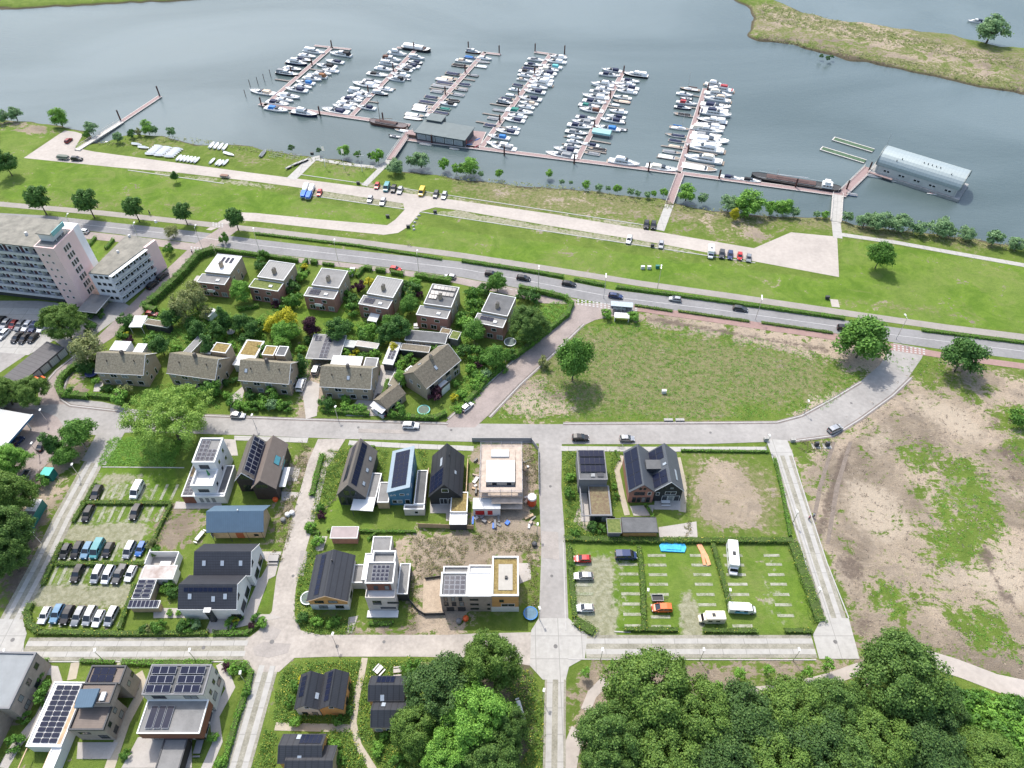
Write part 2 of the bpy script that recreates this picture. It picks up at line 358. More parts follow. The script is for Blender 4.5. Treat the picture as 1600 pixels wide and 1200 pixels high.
def ground_material():
    m = bpy.data.materials.new('ground_cover'); m.use_nodes = True; nt = m.node_tree; n = nt.nodes; l = nt.links
    b = n['Principled BSDF']; b.inputs['Roughness'].default_value = 0.95; b.inputs['Specular IOR Level'].default_value = 0.1
    g = n.new('ShaderNodeNewGeometry'); pos = g.outputs['Position']
    def noise(sc, det=5, rough=0.6, dist=0.0, vec=None):
        t = n.new('ShaderNodeTexNoise'); t.inputs['Scale'].default_value = sc; t.inputs['Detail'].default_value = det
        t.inputs['Roughness'].default_value = rough; t.inputs['Distortion'].default_value = dist; l.new(vec or pos, t.inputs['Vector']); return t.outputs['Fac']
    def math_(op, a, b_=None, c=None):
        t = n.new('ShaderNodeMath'); t.operation = op
        for i, x in enumerate((a, b_, c)):
            if x is None: continue
            if isinstance(x, (int, float)): t.inputs[i].default_value = x
            else: l.new(x, t.inputs[i])
        return t.outputs[0]
    def mapr(x, a, b_, lo=0.0, hi=1.0):
        t = n.new('ShaderNodeMapRange'); t.interpolation_type = 'SMOOTHSTEP'; l.new(x, t.inputs[0])
        t.inputs[1].default_value = a; t.inputs[2].default_value = b_; t.inputs[3].default_value = lo; t.inputs[4].default_value = hi; return t.outputs[0]
    def mix(f, a, b_):
        t = n.new('ShaderNodeMix'); t.data_type = 'RGBA'
        if isinstance(f, (int, float)): t.inputs[0].default_value = f
        else: l.new(f, t.inputs[0])
        for i, x in ((6, a), (7, b_)):
            if isinstance(x, tuple): t.inputs[i].default_value = x if len(x) == 4 else x+(1,)
            else: l.new(x, t.inputs[i])
        return t.outputs[2]
    def attr(nm):
        t = n.new('ShaderNodeAttribute'); t.attribute_name = nm; return t.outputs['Fac']
    nb, nm_, nf, nff = noise(0.03, 6, 0.65, 0.6), noise(0.13, 6, 0.7, 0.8), noise(0.8, 5, 0.7), noise(3.0, 3, 0.7)
    mp = n.new('ShaderNodeMapping'); mp.inputs['Scale'].default_value = (0.30, 1.0, 1); mp.inputs['Rotation'].default_value = (0,0,1.9); l.new(pos, mp.inputs['Vector'])
    streak = noise(0.35, 7, 0.75, 2.5, mp.outputs[0])
    green = mix(mapr(nm_, 0.3, 0.7), (0.070,0.112,0.018), (0.120,0.170,0.030))
    green = mix(mapr(nf, 0.35, 0.75, 0, 0.6), green, (0.125,0.165,0.040))
    lawnc = mix(mapr(nm_, 0.35, 0.65), (0.076,0.138,0.016), (0.120,0.190,0.026))
    lawnc = mix(mapr(nb, 0.42, 0.62, 0, 0.55), lawnc, (0.150,0.190,0.050))
    lawnc = mix(mapr(nf, 0.4, 0.75, 0, 0.45), lawnc, (0.055,0.11,0.016))
    lawnc = mix(mapr(noise(0.06, 7, 0.75, 2.0), 0.53, 0.62, 0, 0.4), lawnc, (0.17,0.185,0.065))
    lawnc = mix(mapr(nff, 0.5, 0.75, 0, 0.35), lawnc, (0.16,0.20,0.05))
    c = mix(mapr(math_('ADD', attr('lawn'), math_('MULTIPLY', math_('SUBTRACT', nm_, 0.5), 0.5)), 0.4, 0.6), green, lawnc)
    dryc = mix(mapr(nf, 0.3, 0.7), (0.115,0.120,0.048), (0.205,0.180,0.105))
    d = math_('ADD', math_('MULTIPLY', attr('dry'), 1.0), math_('MULTIPLY', math_('SUBTRACT', math_('ADD', nb, math_('ADD', nm_, nf)), 1.5), 1.7))
    c = mix(mapr(d, 0.45, 1.05, 0, 0.85), c, dryc)
    nbb = noise(0.018, 5, 0.6, 1.2)
    dc = mix(mapr(nb, 0.36, 0.60), (0.160,0.130,0.098), (0.270,0.222,0.165))
    dc = mix(mapr(nbb, 0.47, 0.57, 0, 0.85), dc, (0.35,0.285,0.215))
    dc = mix(mapr(streak, 0.50, 0.70, 0, 0.4), dc, (0.36,0.305,0.24))
    dc = mix(mapr(nm_, 0.52, 0.72, 0, 0.6), dc, (0.165,0.140,0.115))
    dc = mix(mapr(nff, 0.45, 0.75, 0, 0.5), dc, (0.14,0.12,0.08))
    dc = mix(mapr(noise(0.45, 6, 0.8, 3.0), 0.54, 0.62, 0, 0.5), dc, (0.13,0.105,0.085))
    sa = math_('ADD', attr('sand'), math_('MULTIPLY', math_('SUBTRACT', math_('ADD', nm_, nf), 1.0), 1.0))
    dc = mix(mapr(sa, 0.40, 1.0, 0, 0.75), dc, (0.36,0.305,0.235))
    dd = math_('ADD', attr('dirt'), math_('MULTIPLY', math_('SUBTRACT', math_('ADD', nm_, math_('ADD', nf, math_('ADD', nm_, streak))), 2.0), 1.25))
    c = mix(mapr(dd, 0.36, 0.56), c, dc)
    so = math_('ADD', attr('soil'), math_('MULTIPLY', math_('SUBTRACT', nf, 0.5), 0.8))
    c = mix(mapr(so, 0.35, 0.6, 0, 0.85), c, (0.105,0.082,0.066))
    gv = math_('ADD', attr('gravel'), math_('MULTIPLY', math_('SUBTRACT', math_('ADD', nf, nm_), 1.0), 0.9))
    gc = mix(mapr(nf, 0.35, 0.7), (0.190,0.185,0.120), (0.315,0.300,0.225))
    c = mix(mapr(gv, 0.38, 0.62, 0, 0.9), c, gc)
    # wet mud along the water line
    sp = n.new('ShaderNodeSeparateXYZ'); l.new(pos, sp.inputs[0])
    wet = mapr(math_('ADD', sp.outputs[2], math_('MULTIPLY', nf, 0.5)), -0.75, -0.1, 1, 0)
    c = mix(wet, c, (0.075,0.065,0.042))
    l.new(c, b.inputs['Base Color'])
    bp = n.new('ShaderNodeBump'); bp.inputs['Strength'].default_value = 0.8; bp.inputs['Distance'].default_value = 0.35
    l.new(math_('ADD', nf, math_('MULTIPLY', nff, 0.5)), bp.inputs['Height']); l.new(bp.outputs[0], b.inputs['Normal'])
    return m
gme = np_mesh('ground', V, Q, ground_material())
for nm, a in (('dirt', dirt), ('dry', dry), ('soil', soil), ('lawn', lawn), ('gravel', gravel), ('sand', sand)):
    at = gme.attributes.new(nm, 'FLOAT', 'POINT'); at.data.foreach_set('value', np.ascontiguousarray(a, np.float32).ravel())
gme.polygons.foreach_set('use_smooth', np.ones(len(Q), bool))
solo('ground', gme, '', '', kind='structure')

def water_material():
    m = bpy.data.materials.new('river_water'); m.use_nodes = True; nt = m.node_tree; n = nt.nodes; l = nt.links
    b = n['Principled BSDF']; b.inputs['IOR'].default_value = 1.33; b.inputs['Specular IOR Level'].default_value = 0.5
    g = n.new('ShaderNodeNewGeometry')
    t = n.new('ShaderNodeTexNoise'); t.inputs['Scale'].default_value = 0.008; t.inputs['Detail'].default_value = 6; t.inputs['Distortion'].default_value = 0.8
    mp = n.new('ShaderNodeMapping'); mp.inputs['Scale'].default_value = (0.6,1.3,1); l.new(g.outputs['Position'], mp.inputs[0]); l.new(mp.outputs[0], t.inputs[0])
    r = n.new('ShaderNodeValToRGB'); r.color_ramp.elements[0].position = 0.40; r.color_ramp.elements[1].position = 0.60
    r.color_ramp.elements[0].color = (0.060,0.086,0.086,1); r.color_ramp.elements[1].color = (0.098,0.130,0.133,1)
    l.new(t.outputs[0], r.inputs[0]); l.new(r.outputs[0], b.inputs['Base Color'])
    r2 = n.new('ShaderNodeMapRange'); r2.inputs[1].default_value = 0.35; r2.inputs[2].default_value = 0.65; r2.inputs[3].default_value = 0.10; r2.inputs[4].default_value = 0.24
    l.new(t.outputs[0], r2.inputs[0]); l.new(r2.outputs[0], b.inputs['Roughness'])
    w = n.new('ShaderNodeTexNoise'); w.inputs['Scale'].default_value = 0.6; w.inputs['Detail'].default_value = 6; w.inputs['Roughness'].default_value = 0.7
    mp2 = n.new('ShaderNodeMapping'); mp2.inputs['Scale'].default_value = (0.7,1.5,1); mp2.inputs['Rotation'].default_value = (0,0,0.4); l.new(g.outputs['Position'], mp2.inputs[0]); l.new(mp2.outputs[0], w.inputs[0])
    bp = n.new('ShaderNodeBump'); bp.inputs['Strength'].default_value = 0.6; bp.inputs['Distance'].default_value = 0.2
    l.new(w.outputs[0], bp.inputs['Height']); l.new(bp.outputs[0], b.inputs['Normal'])
    return m
wm = MB().add([(-3000,-200,WATER),(3000,-200,WATER),(3000,4000,WATER),(-3000,4000,WATER)], [(0,1,2,3)])
solo('water', wm, '', '', water_material(), kind='structure')

M_asph = mat('asphalt_grey', (0.195,0.192,0.19), 0.9, 0.14, 0.12, 0.15, 2.0, coords='World')
M_asph2 = mat('asphalt_pale', (0.265,0.252,0.235), 0.9, 0.16, 0.10, 0.15, 2.0, coords='World')
M_beige = mat('paving_beige', (0.345,0.31,0.275), 0.9, 0.13, 0.09, 0.1, 2.0, coords='World')
M_conc = ribbed('concrete_pale', (0.335,0.325,0.30), 5.0, 0, 0.3, 0.85, var=0.12, both=(1,5.0), jw=0.03)
M_sand = mat('sandy_street', (0.33,0.298,0.262), 0.95, 0.2, 0.14, 0.2, 1.5, coords='World')
M_brick = mat('clinker_paving', (0.255,0.215,0.195), 0.9, 0.16, 0.2, 0.15, 3.0, coords='World')
M_red = mat('red_path_paving', (0.25,0.165,0.145), 0.9, 0.14, 0.2, coords='World')
M_cyc = mat('path_asphalt', (0.245,0.225,0.200), 0.9, 0.12, 0.2, coords='World')
M_grav = mat('grassy_gravel', (0.205,0.205,0.115), 1.0, 0.35, 0.35, 0.4, 2.5, coords='World', col2=(0.33,0.30,0.22))
M_grav2 = mat('gravel_grey', (0.225,0.215,0.165), 1.0, 0.25, 0.3, 0.4, 2.5, coords='World', col2=(0.31,0.295,0.245))
M_white = mat('road_paint', (0.36,0.355,0.345), 0.7, 0.2, 1.0, coords='World')
M_kerb = mat('kerb_concrete', (0.36,0.35,0.33), 0.8, 0.1, 1.0, coords='World')
M_terr = mat('terrace_tiles', (0.34,0.315,0.285), 0.8, 0.10, 0.4, coords='World')
ZK = [0]
def zj(z): ZK[0] += 1; return z + 0.0015*(ZK[0] % 11)
def sheet(name, pts, m, z, th=0.5, world_pts=False):
    z = zj(z)
    pts = pts if world_pts else PW(pts)
    mb = MB().prism(pts, z-th, z); return solo(name, mb, '', '', m, kind='structure')
def band(name, pts, w, m, z, th=0.3):
    z = zj(z)
    return solo(name, MB().strip(PW(pts), w, z-th, z), '', '', m, kind='structure')
# main road on the dike, its red side path, the path on the river side
sheet('main_road', [(-200,318),(0,333),(75,337),(150,345),(300,361),(400,374),(560,392),(720,409),(820,426),(956,453),(1120,472),(1300,498),(1400,512),(1600,537),(1800,562),(1800,588),(1600,562),(1480,547),(1396,535),(1300,520),(1120,496),(956,476),(820,452),(720,433),(560,412),(400,394),(300,379),(150,362),(0,349),(-200,334)], M_asph, 0.04)
sheet('red_path', [(985,477),(1010,479),(1160,500),(1310,522),(1400,538),(1480,552),(1600,568),(1800,590),(1800,601),(1600,577),(1480,561),(1390,547),(1300,531),(1150,509),(1000,487),(985,485)], M_red, 0.06)
sheet('verge_paving', [(560,413),(720,434),(820,453),(900,468),(900,476),(850,474),(800,462),(700,440),(640,432),(560,420),(480,412),(400,403),(300,392),(225,382),(120,372),(120,360),(300,380),(400,395)], M_brick, 0.05)
band('river_side_path', [(-100,308),(0,319),(150,332),(300,348),(400,359),(560,378),(720,399),(850,419),(1000,443),(1150,464),(1340,492),(1480,512),(1600,527),(1750,545)], 3.0, M_cyc, 0.05)
# road and parking strip by the marina
sheet('marina_road', [(37,247),(101,204),(118,206),(130,210),(117,231),(147,237),(280,255),(400,271),(566,292),(720,314),(860,334),(1020,361),(1178,388),(1236,363),(1308,370),(1311,433),(1176,408),(1020,379),(860,353),(720,329),(680,324),(658,330),(648,342),(638,354),(622,364),(600,367),(500,357),(400,346),(380,345),(355,350),(330,360),(322,359),(345,345),(378,332),(400,333),(500,343),(605,352),(618,343),(632,328),(630,318),(540,304),(452,291),(400,284),(280,270),(185,262)], M_beige, 0.04)
for a, b_ in (((480,305),(632,327)), ((655,331),(1180,411)), ((600,290),(1015,353)), ((200,266),(350,287)), ((470,273),(575,288))):
    band('concrete_edging', [a, b_], 0.35, M_kerb, 0.12)
band('footpath', [(569,290),(602,257),(608,250)], 2.6, M_conc, 0.07)
band('footpath', [(1031,360),(1046,320)], 3.2, M_conc, 0.07)
band('footpath', [(1309,372),(1306,345)], 3.2, M_conc, 0.07)
band('footpath', [(1310,366),(1400,379),(1500,397),(1620,418)], 2.2, M_conc, 0.07)
band('footpath', [(455,280),(487,249),(500,247)], 4.2, M_conc, 0.06)
band('footpath', [(500,250),(545,257),(592,262)], 2.0, M_conc, 0.065)
band('footpath', [(1303,468),(1306,480)], 2.5, M_beige, 0.06)
# old village streets
sheet('junction_paving', [(897,474),(940,474),(1000,482),(985,492),(960,494),(930,500),(905,512),(880,498)], M_brick, 0.055)
sheet('brick_street', [(897,474),(912,505),(870,545),(810,600),(762,650),(742,668),(700,668),(694,662),(740,620),(800,568),(862,512),(880,490)], M_brick, 0.045)
sheet('upper_street', [(60,612),(88,580),(135,543),(180,500),(240,440),(300,384),(330,365),(352,350),(375,357),(355,372),(318,398),(262,452),(200,512),(150,545),(108,585),(98,610),(110,622),(100,632),(60,632)], M_brick, 0.045)
sheet('street', [(-60,628),(60,630),(100,622),(160,628),(210,640),(300,646),(400,650),(460,653),(560,656),(690,660),(745,662),(850,663),(1000,662),(1215,661),(1250,652),(1300,625),(1340,600),(1375,570),(1396,536),(1446,545),(1440,560),(1418,592),(1390,618),(1340,655),(1300,680),(1240,689),(1100,694),(880,694),(800,692),(640,688),(540,686),(380,680),(250,676),(195,676),(165,727),(128,720),(150,680),(80,672),(-60,668)], M_asph2, 0.035)
sheet('forecourt', [(-60,470),(60,470),(130,478),(190,470),(205,480),(180,500),(110,552),(80,528),(0,582),(-60,610)], M_asph2, 0.03)
sheet('car_park_paving', [(-60,480),(60,482),(105,520),(44,555),(-60,545)], M_conc, 0.045)
sheet('canopy_yard', [(-60,632),(60,640),(90,652),(115,690),(62,735),(40,760),(-60,800)], M_brick, 0.05)
# new village lanes
def lane(name, cl, w, m=M_grav2, tracks=True, z=0.04):
    band(name, cl, w, m, z)
    if tracks:
        pts = [P(x, y) for x, y in cl]
        for s in (-1, 1):
            off = []
            for i, p in enumerate(pts):
                a = pts[max(0,i-1)]; b_ = pts[min(len(pts)-1,i+1)]; d = (b_-a).normalized(); off.append((p.x-d.y*s*1.15, p.y+d.x*s*1.15))
            solo('concrete_track', MB().strip(off, 1.15, z-0.2, z+0.03), '', '', M_conc, kind='structure')
lane('west_lane', [(147,722),(100,808),(60,890),(18,968)], 5.2)
lane('south_lane', [(38,1014),(200,1014),(385,1013)], 5.0)
lane('south_east_lane', [(915,1010),(1090,1010),(1272,1010)], 5.0)
lane('east_lane', [(1222,712),(1247,790),(1275,880),(1303,966)], 5.4)
lane('centre_lane', [(868,1060),(867,1120),(866,1210)], 4.4)
lane('south_west_lane', [(418,1040),(398,1110),(370,1210)], 4.8)
sheet('crossing_slab', [(-40,966),(36,968),(42,990),(38,1003),(36,1028),(0,1040),(-40,1045)], M_conc, 0.06)
sheet('crossing_slab', [(1270,992),(1284,966),(1326,966),(1343,1030),(1280,1030)], M_conc, 0.06)
sheet('crossing_slab', [(842,966),(888,966),(918,992),(914,1028),(889,1042),(884,1062),(848,1062),(828,1040),(830,985)], M_conc, 0.06)
sheet('crossing_slab', [(1196,686),(1230,688),(1240,712),(1206,712)], M_conc, 0.06)
sheet('centre_street', [(842,688),(878,690),(877,760),(884,860),(888,966),(842,966),(846,860),(842,760)], M_asph2, 0.045)
sheet('sandy_street', [(497,686),(540,686),(512,730),(495,800),(478,860),(462,920),(460,960),(470,985),(500,992),(600,992),(700,992),(742,990),(830,988),(828,1040),(760,1028),(640,1026),(520,1026),(460,1028),(436,1050),(395,1050),(380,1028),(384,1000),(404,985),(425,955),(432,900),(448,840),(468,770),(482,720)], M_sand, 0.05)
sheet('footpath', [(366,681),(482,684),(480,692),(366,688)], M_conc, 0.07)
band('footpath', [(545,692),(640,697),(740,701)], 1.6, M_conc, 0.07)
band('footpath', [(876,701),(1000,702),(1198,702)], 1.6, M_conc, 0.07)
# winding garden paths
M_path = mat('shell_path', (0.34,0.30,0.23), 0.95, 0.12, 0.6, coords='World')
band('garden_path', [(570,1028),(566,1050),(558,1085),(552,1130),(560,1165),(585,1205)], 1.3, M_path, 0.04)
band('garden_path', [(552,1138),(500,1137),(430,1135)], 1.5, M_path, 0.045)
band('garden_path', [(1345,1044),(1300,1060),(1230,1078),(1150,1085)], 2.4, M_beige, 0.04)
band('garden_path', [(1420,1020),(1500,1045),(1560,1068),(1640,1085)], 4.0, M_beige, 0.04)
band('garden_path', [(947,1062),(925,1085),(915,1110)], 2.0, M_beige, 0.04)
band('garden_path', [(905,1140),(893,1170),(886,1210)], 3.2, M_beige, 0.04)
band('garden_path', [(345,1036),(360,1075),(335,1120),(340,1160),(318,1210)], 2.0, M_terr, 0.045)
band('garden_path', [(215,1052),(225,1075),(195,1130),(168,1210)], 2.0, M_path, 0.045)
band('garden_path', [(118,1035),(112,1062)], 1.8, M_path, 0.045)
band('garden_path', [(190,1034),(178,1060)], 1.4, M_path, 0.046)
band('garden_path', [(50,1045),(85,1048),(90,1065),(62,1120),(25,1165),(5,1200)], 2.0, M_terr, 0.045)
band('garden_path', [(973,712),(964,735),(972,775),(980,805)], 1.4, M_path, 0.045)
band('garden_path', [(1058,715),(1068,760),(1066,800)], 1.8, M_path, 0.045)
band('garden_path', [(912,795),(905,812),(925,826)], 3.0, M_path, 0.045)
# terraces beside the houses
for q in ([(984,791),(1023,789),(1018,806),(990,806)],[(1023,781),(1063,780),(1063,797),(1022,796)],[(1029,824),(1088,815),(1090,841),(1030,841)],
          [(672,782),(705,784),(705,802),(672,802)],[(697,800),(705,800),(705,814),(697,814)],[(275,784),(345,786),(350,795),(272,795)],[(345,686),(368,687),(372,712),(352,712)],[(384,952),(400,915),(385,912),(408,902),(420,880),(400,862),(420,862),(440,862),(430,900),(420,905),(400,960),(425,960),(440,965),(330,990),(322,985),(330,965),(240,966),(240,950)],
          [(449,730),(470,730),(464,752),(445,752)],[(440,768),(473,770),(458,782),(440,782)],[(185,1160),(172,1186),(120,1186),(122,1160)],[(216,1152),(300,1150),(300,1200),(190,1200)],
          [(230,868),(285,868),(262,905),(216,905)],[(810,880),(828,880),(830,905),(812,912)],[(490,838),(512,838),(505,860),(494,862)],[(360,620),(384,600),(375,640),(360,650)],[(150,592),(162,598),(158,612),(146,612)],
          [(470,590),(500,600),(495,650),(478,655)],[(540,650),(590,650),(600,590),(588,585)],[(595,570),(625,575),(620,620),(600,650),(588,650)],[(545,965),(560,962),(550,990),(542,988)]):
    sheet('paved_terrace', q, M_terr, 0.08)
# parking courts of the new village
M_bay = mat('worn_concrete', (0.12,0.155,0.05), 0.95, 0.1, 0.5, coords='World', col2=(0.36,0.35,0.30))
def bay(px, py, px2, py2, w=0.7): band('bay_marking', [(px,py),(px2,py2)], w, M_bay, 0.045, 0.1)
for x in (162,176,191,206,220,238,254,270): bay(x-3+0, 781, x+8, 757)
for x in (123,138,153,168,183,197,211,228,244): bay(x, 816, x+12, 791)
for x in (92,107,122,139,156,174,191,209,226): bay(x, 876, x+12, 848)
for x in (77,91,106,125,143,160,177,194): bay(x, 914, x+14, 884)
for x in (56,78,94,111,130,147,166,184): bay(x, 980, x+14, 952)
for y, s in ((882,897),(898,899),(914,900),(928,901),(944,902),(960,903)): bay(s-2, y, s+26, y)
for k, y in enumerate((882,897,913,928,944,960,978)): bay(966+k*1.6, y, 996+k*1.2, y)
for k, y in enumerate((868,883,898,913,929,946,964,979)): bay(1012+k*0.8, y, 1040+k*1.2, y)
for k, y in enumerate((868,883,898,913,929,945)): bay(1078+k*2.6, y, 1106+k*2.6, y)
for k, y in enumerate((868,883,898,913,929,945,978)): bay(1130+k*2.4, y, 1160+k*2.6, y)
for k, y in enumerate((868,882,898,913,929,945,962)): bay(1193+k*3.6, y, 1218+k*3.8, y)
# markings on the dike road
def dash(pts, w, m=M_white, z=0.055, dashes=None):
    pts = [P(x, y) for x, y in pts]
    if not dashes:
        solo('lane_marking', MB().strip([(p.x,p.y) for p in pts], w, z-0.04, z+0.01), '', '', m, kind='structure'); return
    mb = MB()
    for a, b_ in zip(pts, pts[1:]):
        L = (b_-a).length; d = (b_-a)/L; t = 0
        while t < L-dashes[0]:
            p, q = a+d*t, a+d*(t+dashes[0]); mb.strip([(p.x,p.y),(q.x,q.y)], w, z-0.04, z+0.01); t += dashes[1]
    solo('lane_marking', mb, '', '', m, kind='structure')
dash([(0,341),(75,345),(150,353),(300,369),(400,383),(560,401),(720,420),(820,438),(956,464),(1120,484),(1300,509),(1400,524),(1600,549)], 0.22)
dash([(0,339.5),(30,337.5),(75,343)], 0.2)
dash([(760,446),(900,470),(956,475.5)], 0.25, dashes=(1.0,2.0))
for k in (0, 1, 2): dash([(902,468.5+k*3.2),(1000,483+k*3.2)], 0.55, dashes=(0.6,1.25), z=0.07)
for k in (0, 1, 2): dash([(1396,540+k*3.4),(1450,547+k*3.4)], 0.55, dashes=(0.6,1.2), z=0.06)
for k in (0, 1, 2): dash([(298,386+k*2.6),(322,389+k*2.6)], 0.5, dashes=(0.6,1.2), z=0.065)
for k in (0, 1, 2): dash([(332,348+k*2.4),(352,350.5+k*2.4)], 0.5, dashes=(0.6,1.2), z=0.065)
for k in (0,1): dash([(850,512+k*4),(880,500+k*4)], 0.5, dashes=(0.8,1.6), z=0.065)
M_gut = mat('gutter_bricks', (0.175,0.15,0.135), 0.95, 0.25, 0.4, coords='World')
for pts in ([(95,624),(110,634),(200,644),(330,650),(460,655),(560,658),(700,662)], [(912,507),(870,548),(812,602),(765,652)], [(880,662),(1100,661),(1214,660),(1252,650),(1302,623),(1345,597)], [(60,611),(88,579),(135,542)],
            [(1242,689),(1302,681),(1344,655),(1395,618),(1424,590)], [(98,612),(108,586),(150,547)], [(700,655),(745,616),(800,566),(860,512)]):
    band('kerb', pts, 0.3, M_kerb, 0.13); band('gutter', pts, 1.1, M_gut, 0.062, 0.2)
for pts in ([(1206,712),(1226,770),(1250,850),(1284,966)], [(1238,712),(1262,790),(1292,880),(1326,966)], [(880,846),(884,985)], [(160,730),(288,731)],[(888,1030),(1275,1031)],[(40,1034),(380,1034)],[(960,987),(985,988)]):
    band('concrete_edging', pts, 0.25, M_kerb, 0.12)
sheet('tyre_tracks', [(1300,690),(1306,690),(1285,760),(1268,850),(1262,850),(1278,760)], mat('churned_soil',(0.17,0.14,0.115),1,0.2,1.0,0.6,3.0,coords='World'), 0.015)
sheet('tyre_tracks', [(1326,690),(1332,690),(1312,760),(1296,850),(1290,850),(1304,760)], MATS['churned_soil'], 0.015)

M_iron = mat('manhole_iron', (0.13,0.125,0.12), 0.8, 0.2, 2.0)
for i,(x,y,r_) in enumerate(((318,1012,.4),(600,1003,.35),(527,1010,.4),(425,1003,.5),(705,672,.35),(560,668,.35),(300,664,.35),(862,900,.35),(860,760,.35),(1110,676,.35),(1330,630,.35),(820,600,.3),(458,900,.35),(1305,1003,.45),(868,1010,.45),(20,1000,.45),(500,730,.35),(150,560,.3),(230,470,.3))):
    solo('manhole_cover', MB().prism([(P(x,y).x+r_*math.cos(a*.6283), P(x,y).y+r_*math.sin(a*.6283)) for a in range(10)], 0.05, 0.092), '', '', M_iron, kind='structure')
M_patch = mat('asphalt_patch', (0.275,0.25,0.225), 0.9, 0.15, 0.3, coords='World')
for q in ([(395,1012),(412,1003),(455,1006),(450,1020),(420,1028),(398,1024)],[(408,985),(425,978),(440,985),(430,1000),(412,1000)],[(846,830),(872,832),(874,875),(848,872)],[(560,640+30),(640,672),(638,678),(560,676)],[(470,860),(482,862),(474,900),(462,898)]): sheet('street_repair', q, M_patch, 0.068)
# ------------------------------------------------------------------ foliage and trees
L_green = leafmat('leaves_green', (0.067,0.167,0.025), (0.156,0.312,0.053))
L_dark = leafmat('leaves_dark_green', (0.043,0.115,0.025), (0.103,0.218,0.046))
L_light = leafmat('leaves_light_green', (0.109,0.254,0.033), (0.231,0.427,0.071))
L_yellow = leafmat('leaves_yellow', (0.26,0.28,0.02), (0.66,0.60,0.04))
L_purple = leafmat('leaves_purple', (0.034,0.014,0.023), (0.092,0.034,0.052))
L_olive = leafmat('leaves_olive', (0.170,0.205,0.068), (0.298,0.324,0.131))
L_grey = leafmat('leaves_willow_grey', (0.120,0.217,0.092), (0.246,0.389,0.174))
L_hedge = leafmat('leaves_hedge', (0.084,0.215,0.025), (0.181,0.374,0.045))
L_weed = leafmat('leaves_wildflower', (0.054,0.122,0.017), (0.179,0.301,0.049), (0.513,0.459,0.081), 0.05)
L_weed2 = leafmat('leaves_rough_cover', (0.101,0.115,0.038), (0.223,0.216,0.095), (0.405,0.270,0.189), 0.05)
L_sedum = leafmat('leaves_sedum', (0.127,0.115,0.040), (0.345,0.276,0.103), (0.276,0.115,0.069), 0.18)
L_flower = leafmat('petals_pale', (0.345,0.276,0.230), (0.713,0.632,0.517))
M_bark = mat('bark', (0.085,0.070,0.055), 0.95, 0.3, 3.0, 0.5, 8.0)
M_trunkg = mat('bark_grey', (0.15,0.14,0.12), 0.95, 0.3, 3.0, 0.5, 8.0)
def leaf_quads(C, N, size, rs, tilt=0.7):
    "small leaf faces at centres C, roughly facing N"
    n = len(C); N = N + rs.normal(0, tilt, (n,3)); N /= np.linalg.norm(N, axis=1)[:,None]+1e-9
    A = np.cross(N, rs.normal(0,1,(n,3))); A /= np.linalg.norm(A, axis=1)[:,None]+1e-9; B = np.cross(N, A)
    s = size*rs.uniform(0.6,1.35,(n,1)); w = s*rs.uniform(0.55,0.9,(n,1))
    V = np.stack([C-A*s, C+B*w, C+A*s, C-B*w], 1).reshape(-1,3)
    return V, np.arange(4*n).reshape(n,4)
def crown(name, m, n, rx, ry, rz, cz, size, clumps, seed, csize=0.32, gap=0.0, inner=0.18, base=-0.75):
    rs = np.random.RandomState(seed)
    d = rs.normal(0,1,(clumps*3,3)); d /= np.linalg.norm(d,axis=1)[:,None]; d = d[d[:,2] > base][:clumps]
    ph = rs.uniform(0,6.28,6)
    wob = 1+0.14*np.sin(3*np.arctan2(d[:,1],d[:,0])+ph[0])+0.12*np.sin(5*d[:,2]+ph[1])+rs.normal(0,0.07,len(d))
    rad = np.where(rs.rand(len(d)) < inner, rs.uniform(0.25,0.7,len(d)), rs.uniform(0.74,0.92,len(d)))*wob
    cc = d*rad[:,None]*np.array([rx,ry,rz]); cr = csize*rs.uniform(0.55,1.25,len(d))*(rx+ry+rz)/3
    k = rs.choice(len(d), n, p=cr**2/np.sum(cr**2))
    e = rs.normal(0,1,(n,3)); e /= np.linalg.norm(e,axis=1)[:,None]; e[:,2] = np.where(e[:,2] < -0.45, -e[:,2], e[:,2])
    C = cc[k]+e*(cr[k]*(0.55+0.75*rs.rand(n)**1.3))[:,None]*np.array([1,1,0.8]); C[:,2] += cz
    Nn = e*0.8+d[k]*0.45+np.array([0,0,0.25])
    V, Q = leaf_quads(C, Nn, size, rs)
    return np_mesh(name, V, Q, m), cc+np.array([0,0,cz])
def trunk(h0, r0, tips, seed, lean=(0,0)):
    rnd = random.Random(seed); mb = MB(); top = Vector((lean[0],lean[1],h0))
    mid = Vector((lean[0]*0.4+rnd.uniform(-.1,.1)*r0, lean[1]*0.4, h0*0.5))
    mb.cyl((0,0,-0.3), mid, r0*1.15, r0*0.85, 9); mb.cyl(mid, top, r0*0.85, r0*0.65, 9)
    for t in tips:
        t = Vector(t); m1 = top.lerp(t, 0.5)+Vector((rnd.uniform(-.3,.3),rnd.uniform(-.3,.3),rnd.uniform(0.1,.5)))
        st = Vector((lean[0],lean[1],h0*rnd.uniform(0.8,1.0)))
        mb.cyl(st, m1, r0*0.42, r0*0.25, 6, False); mb.cyl(m1, t, r0*0.25, r0*0.06, 5, False)
    return mb
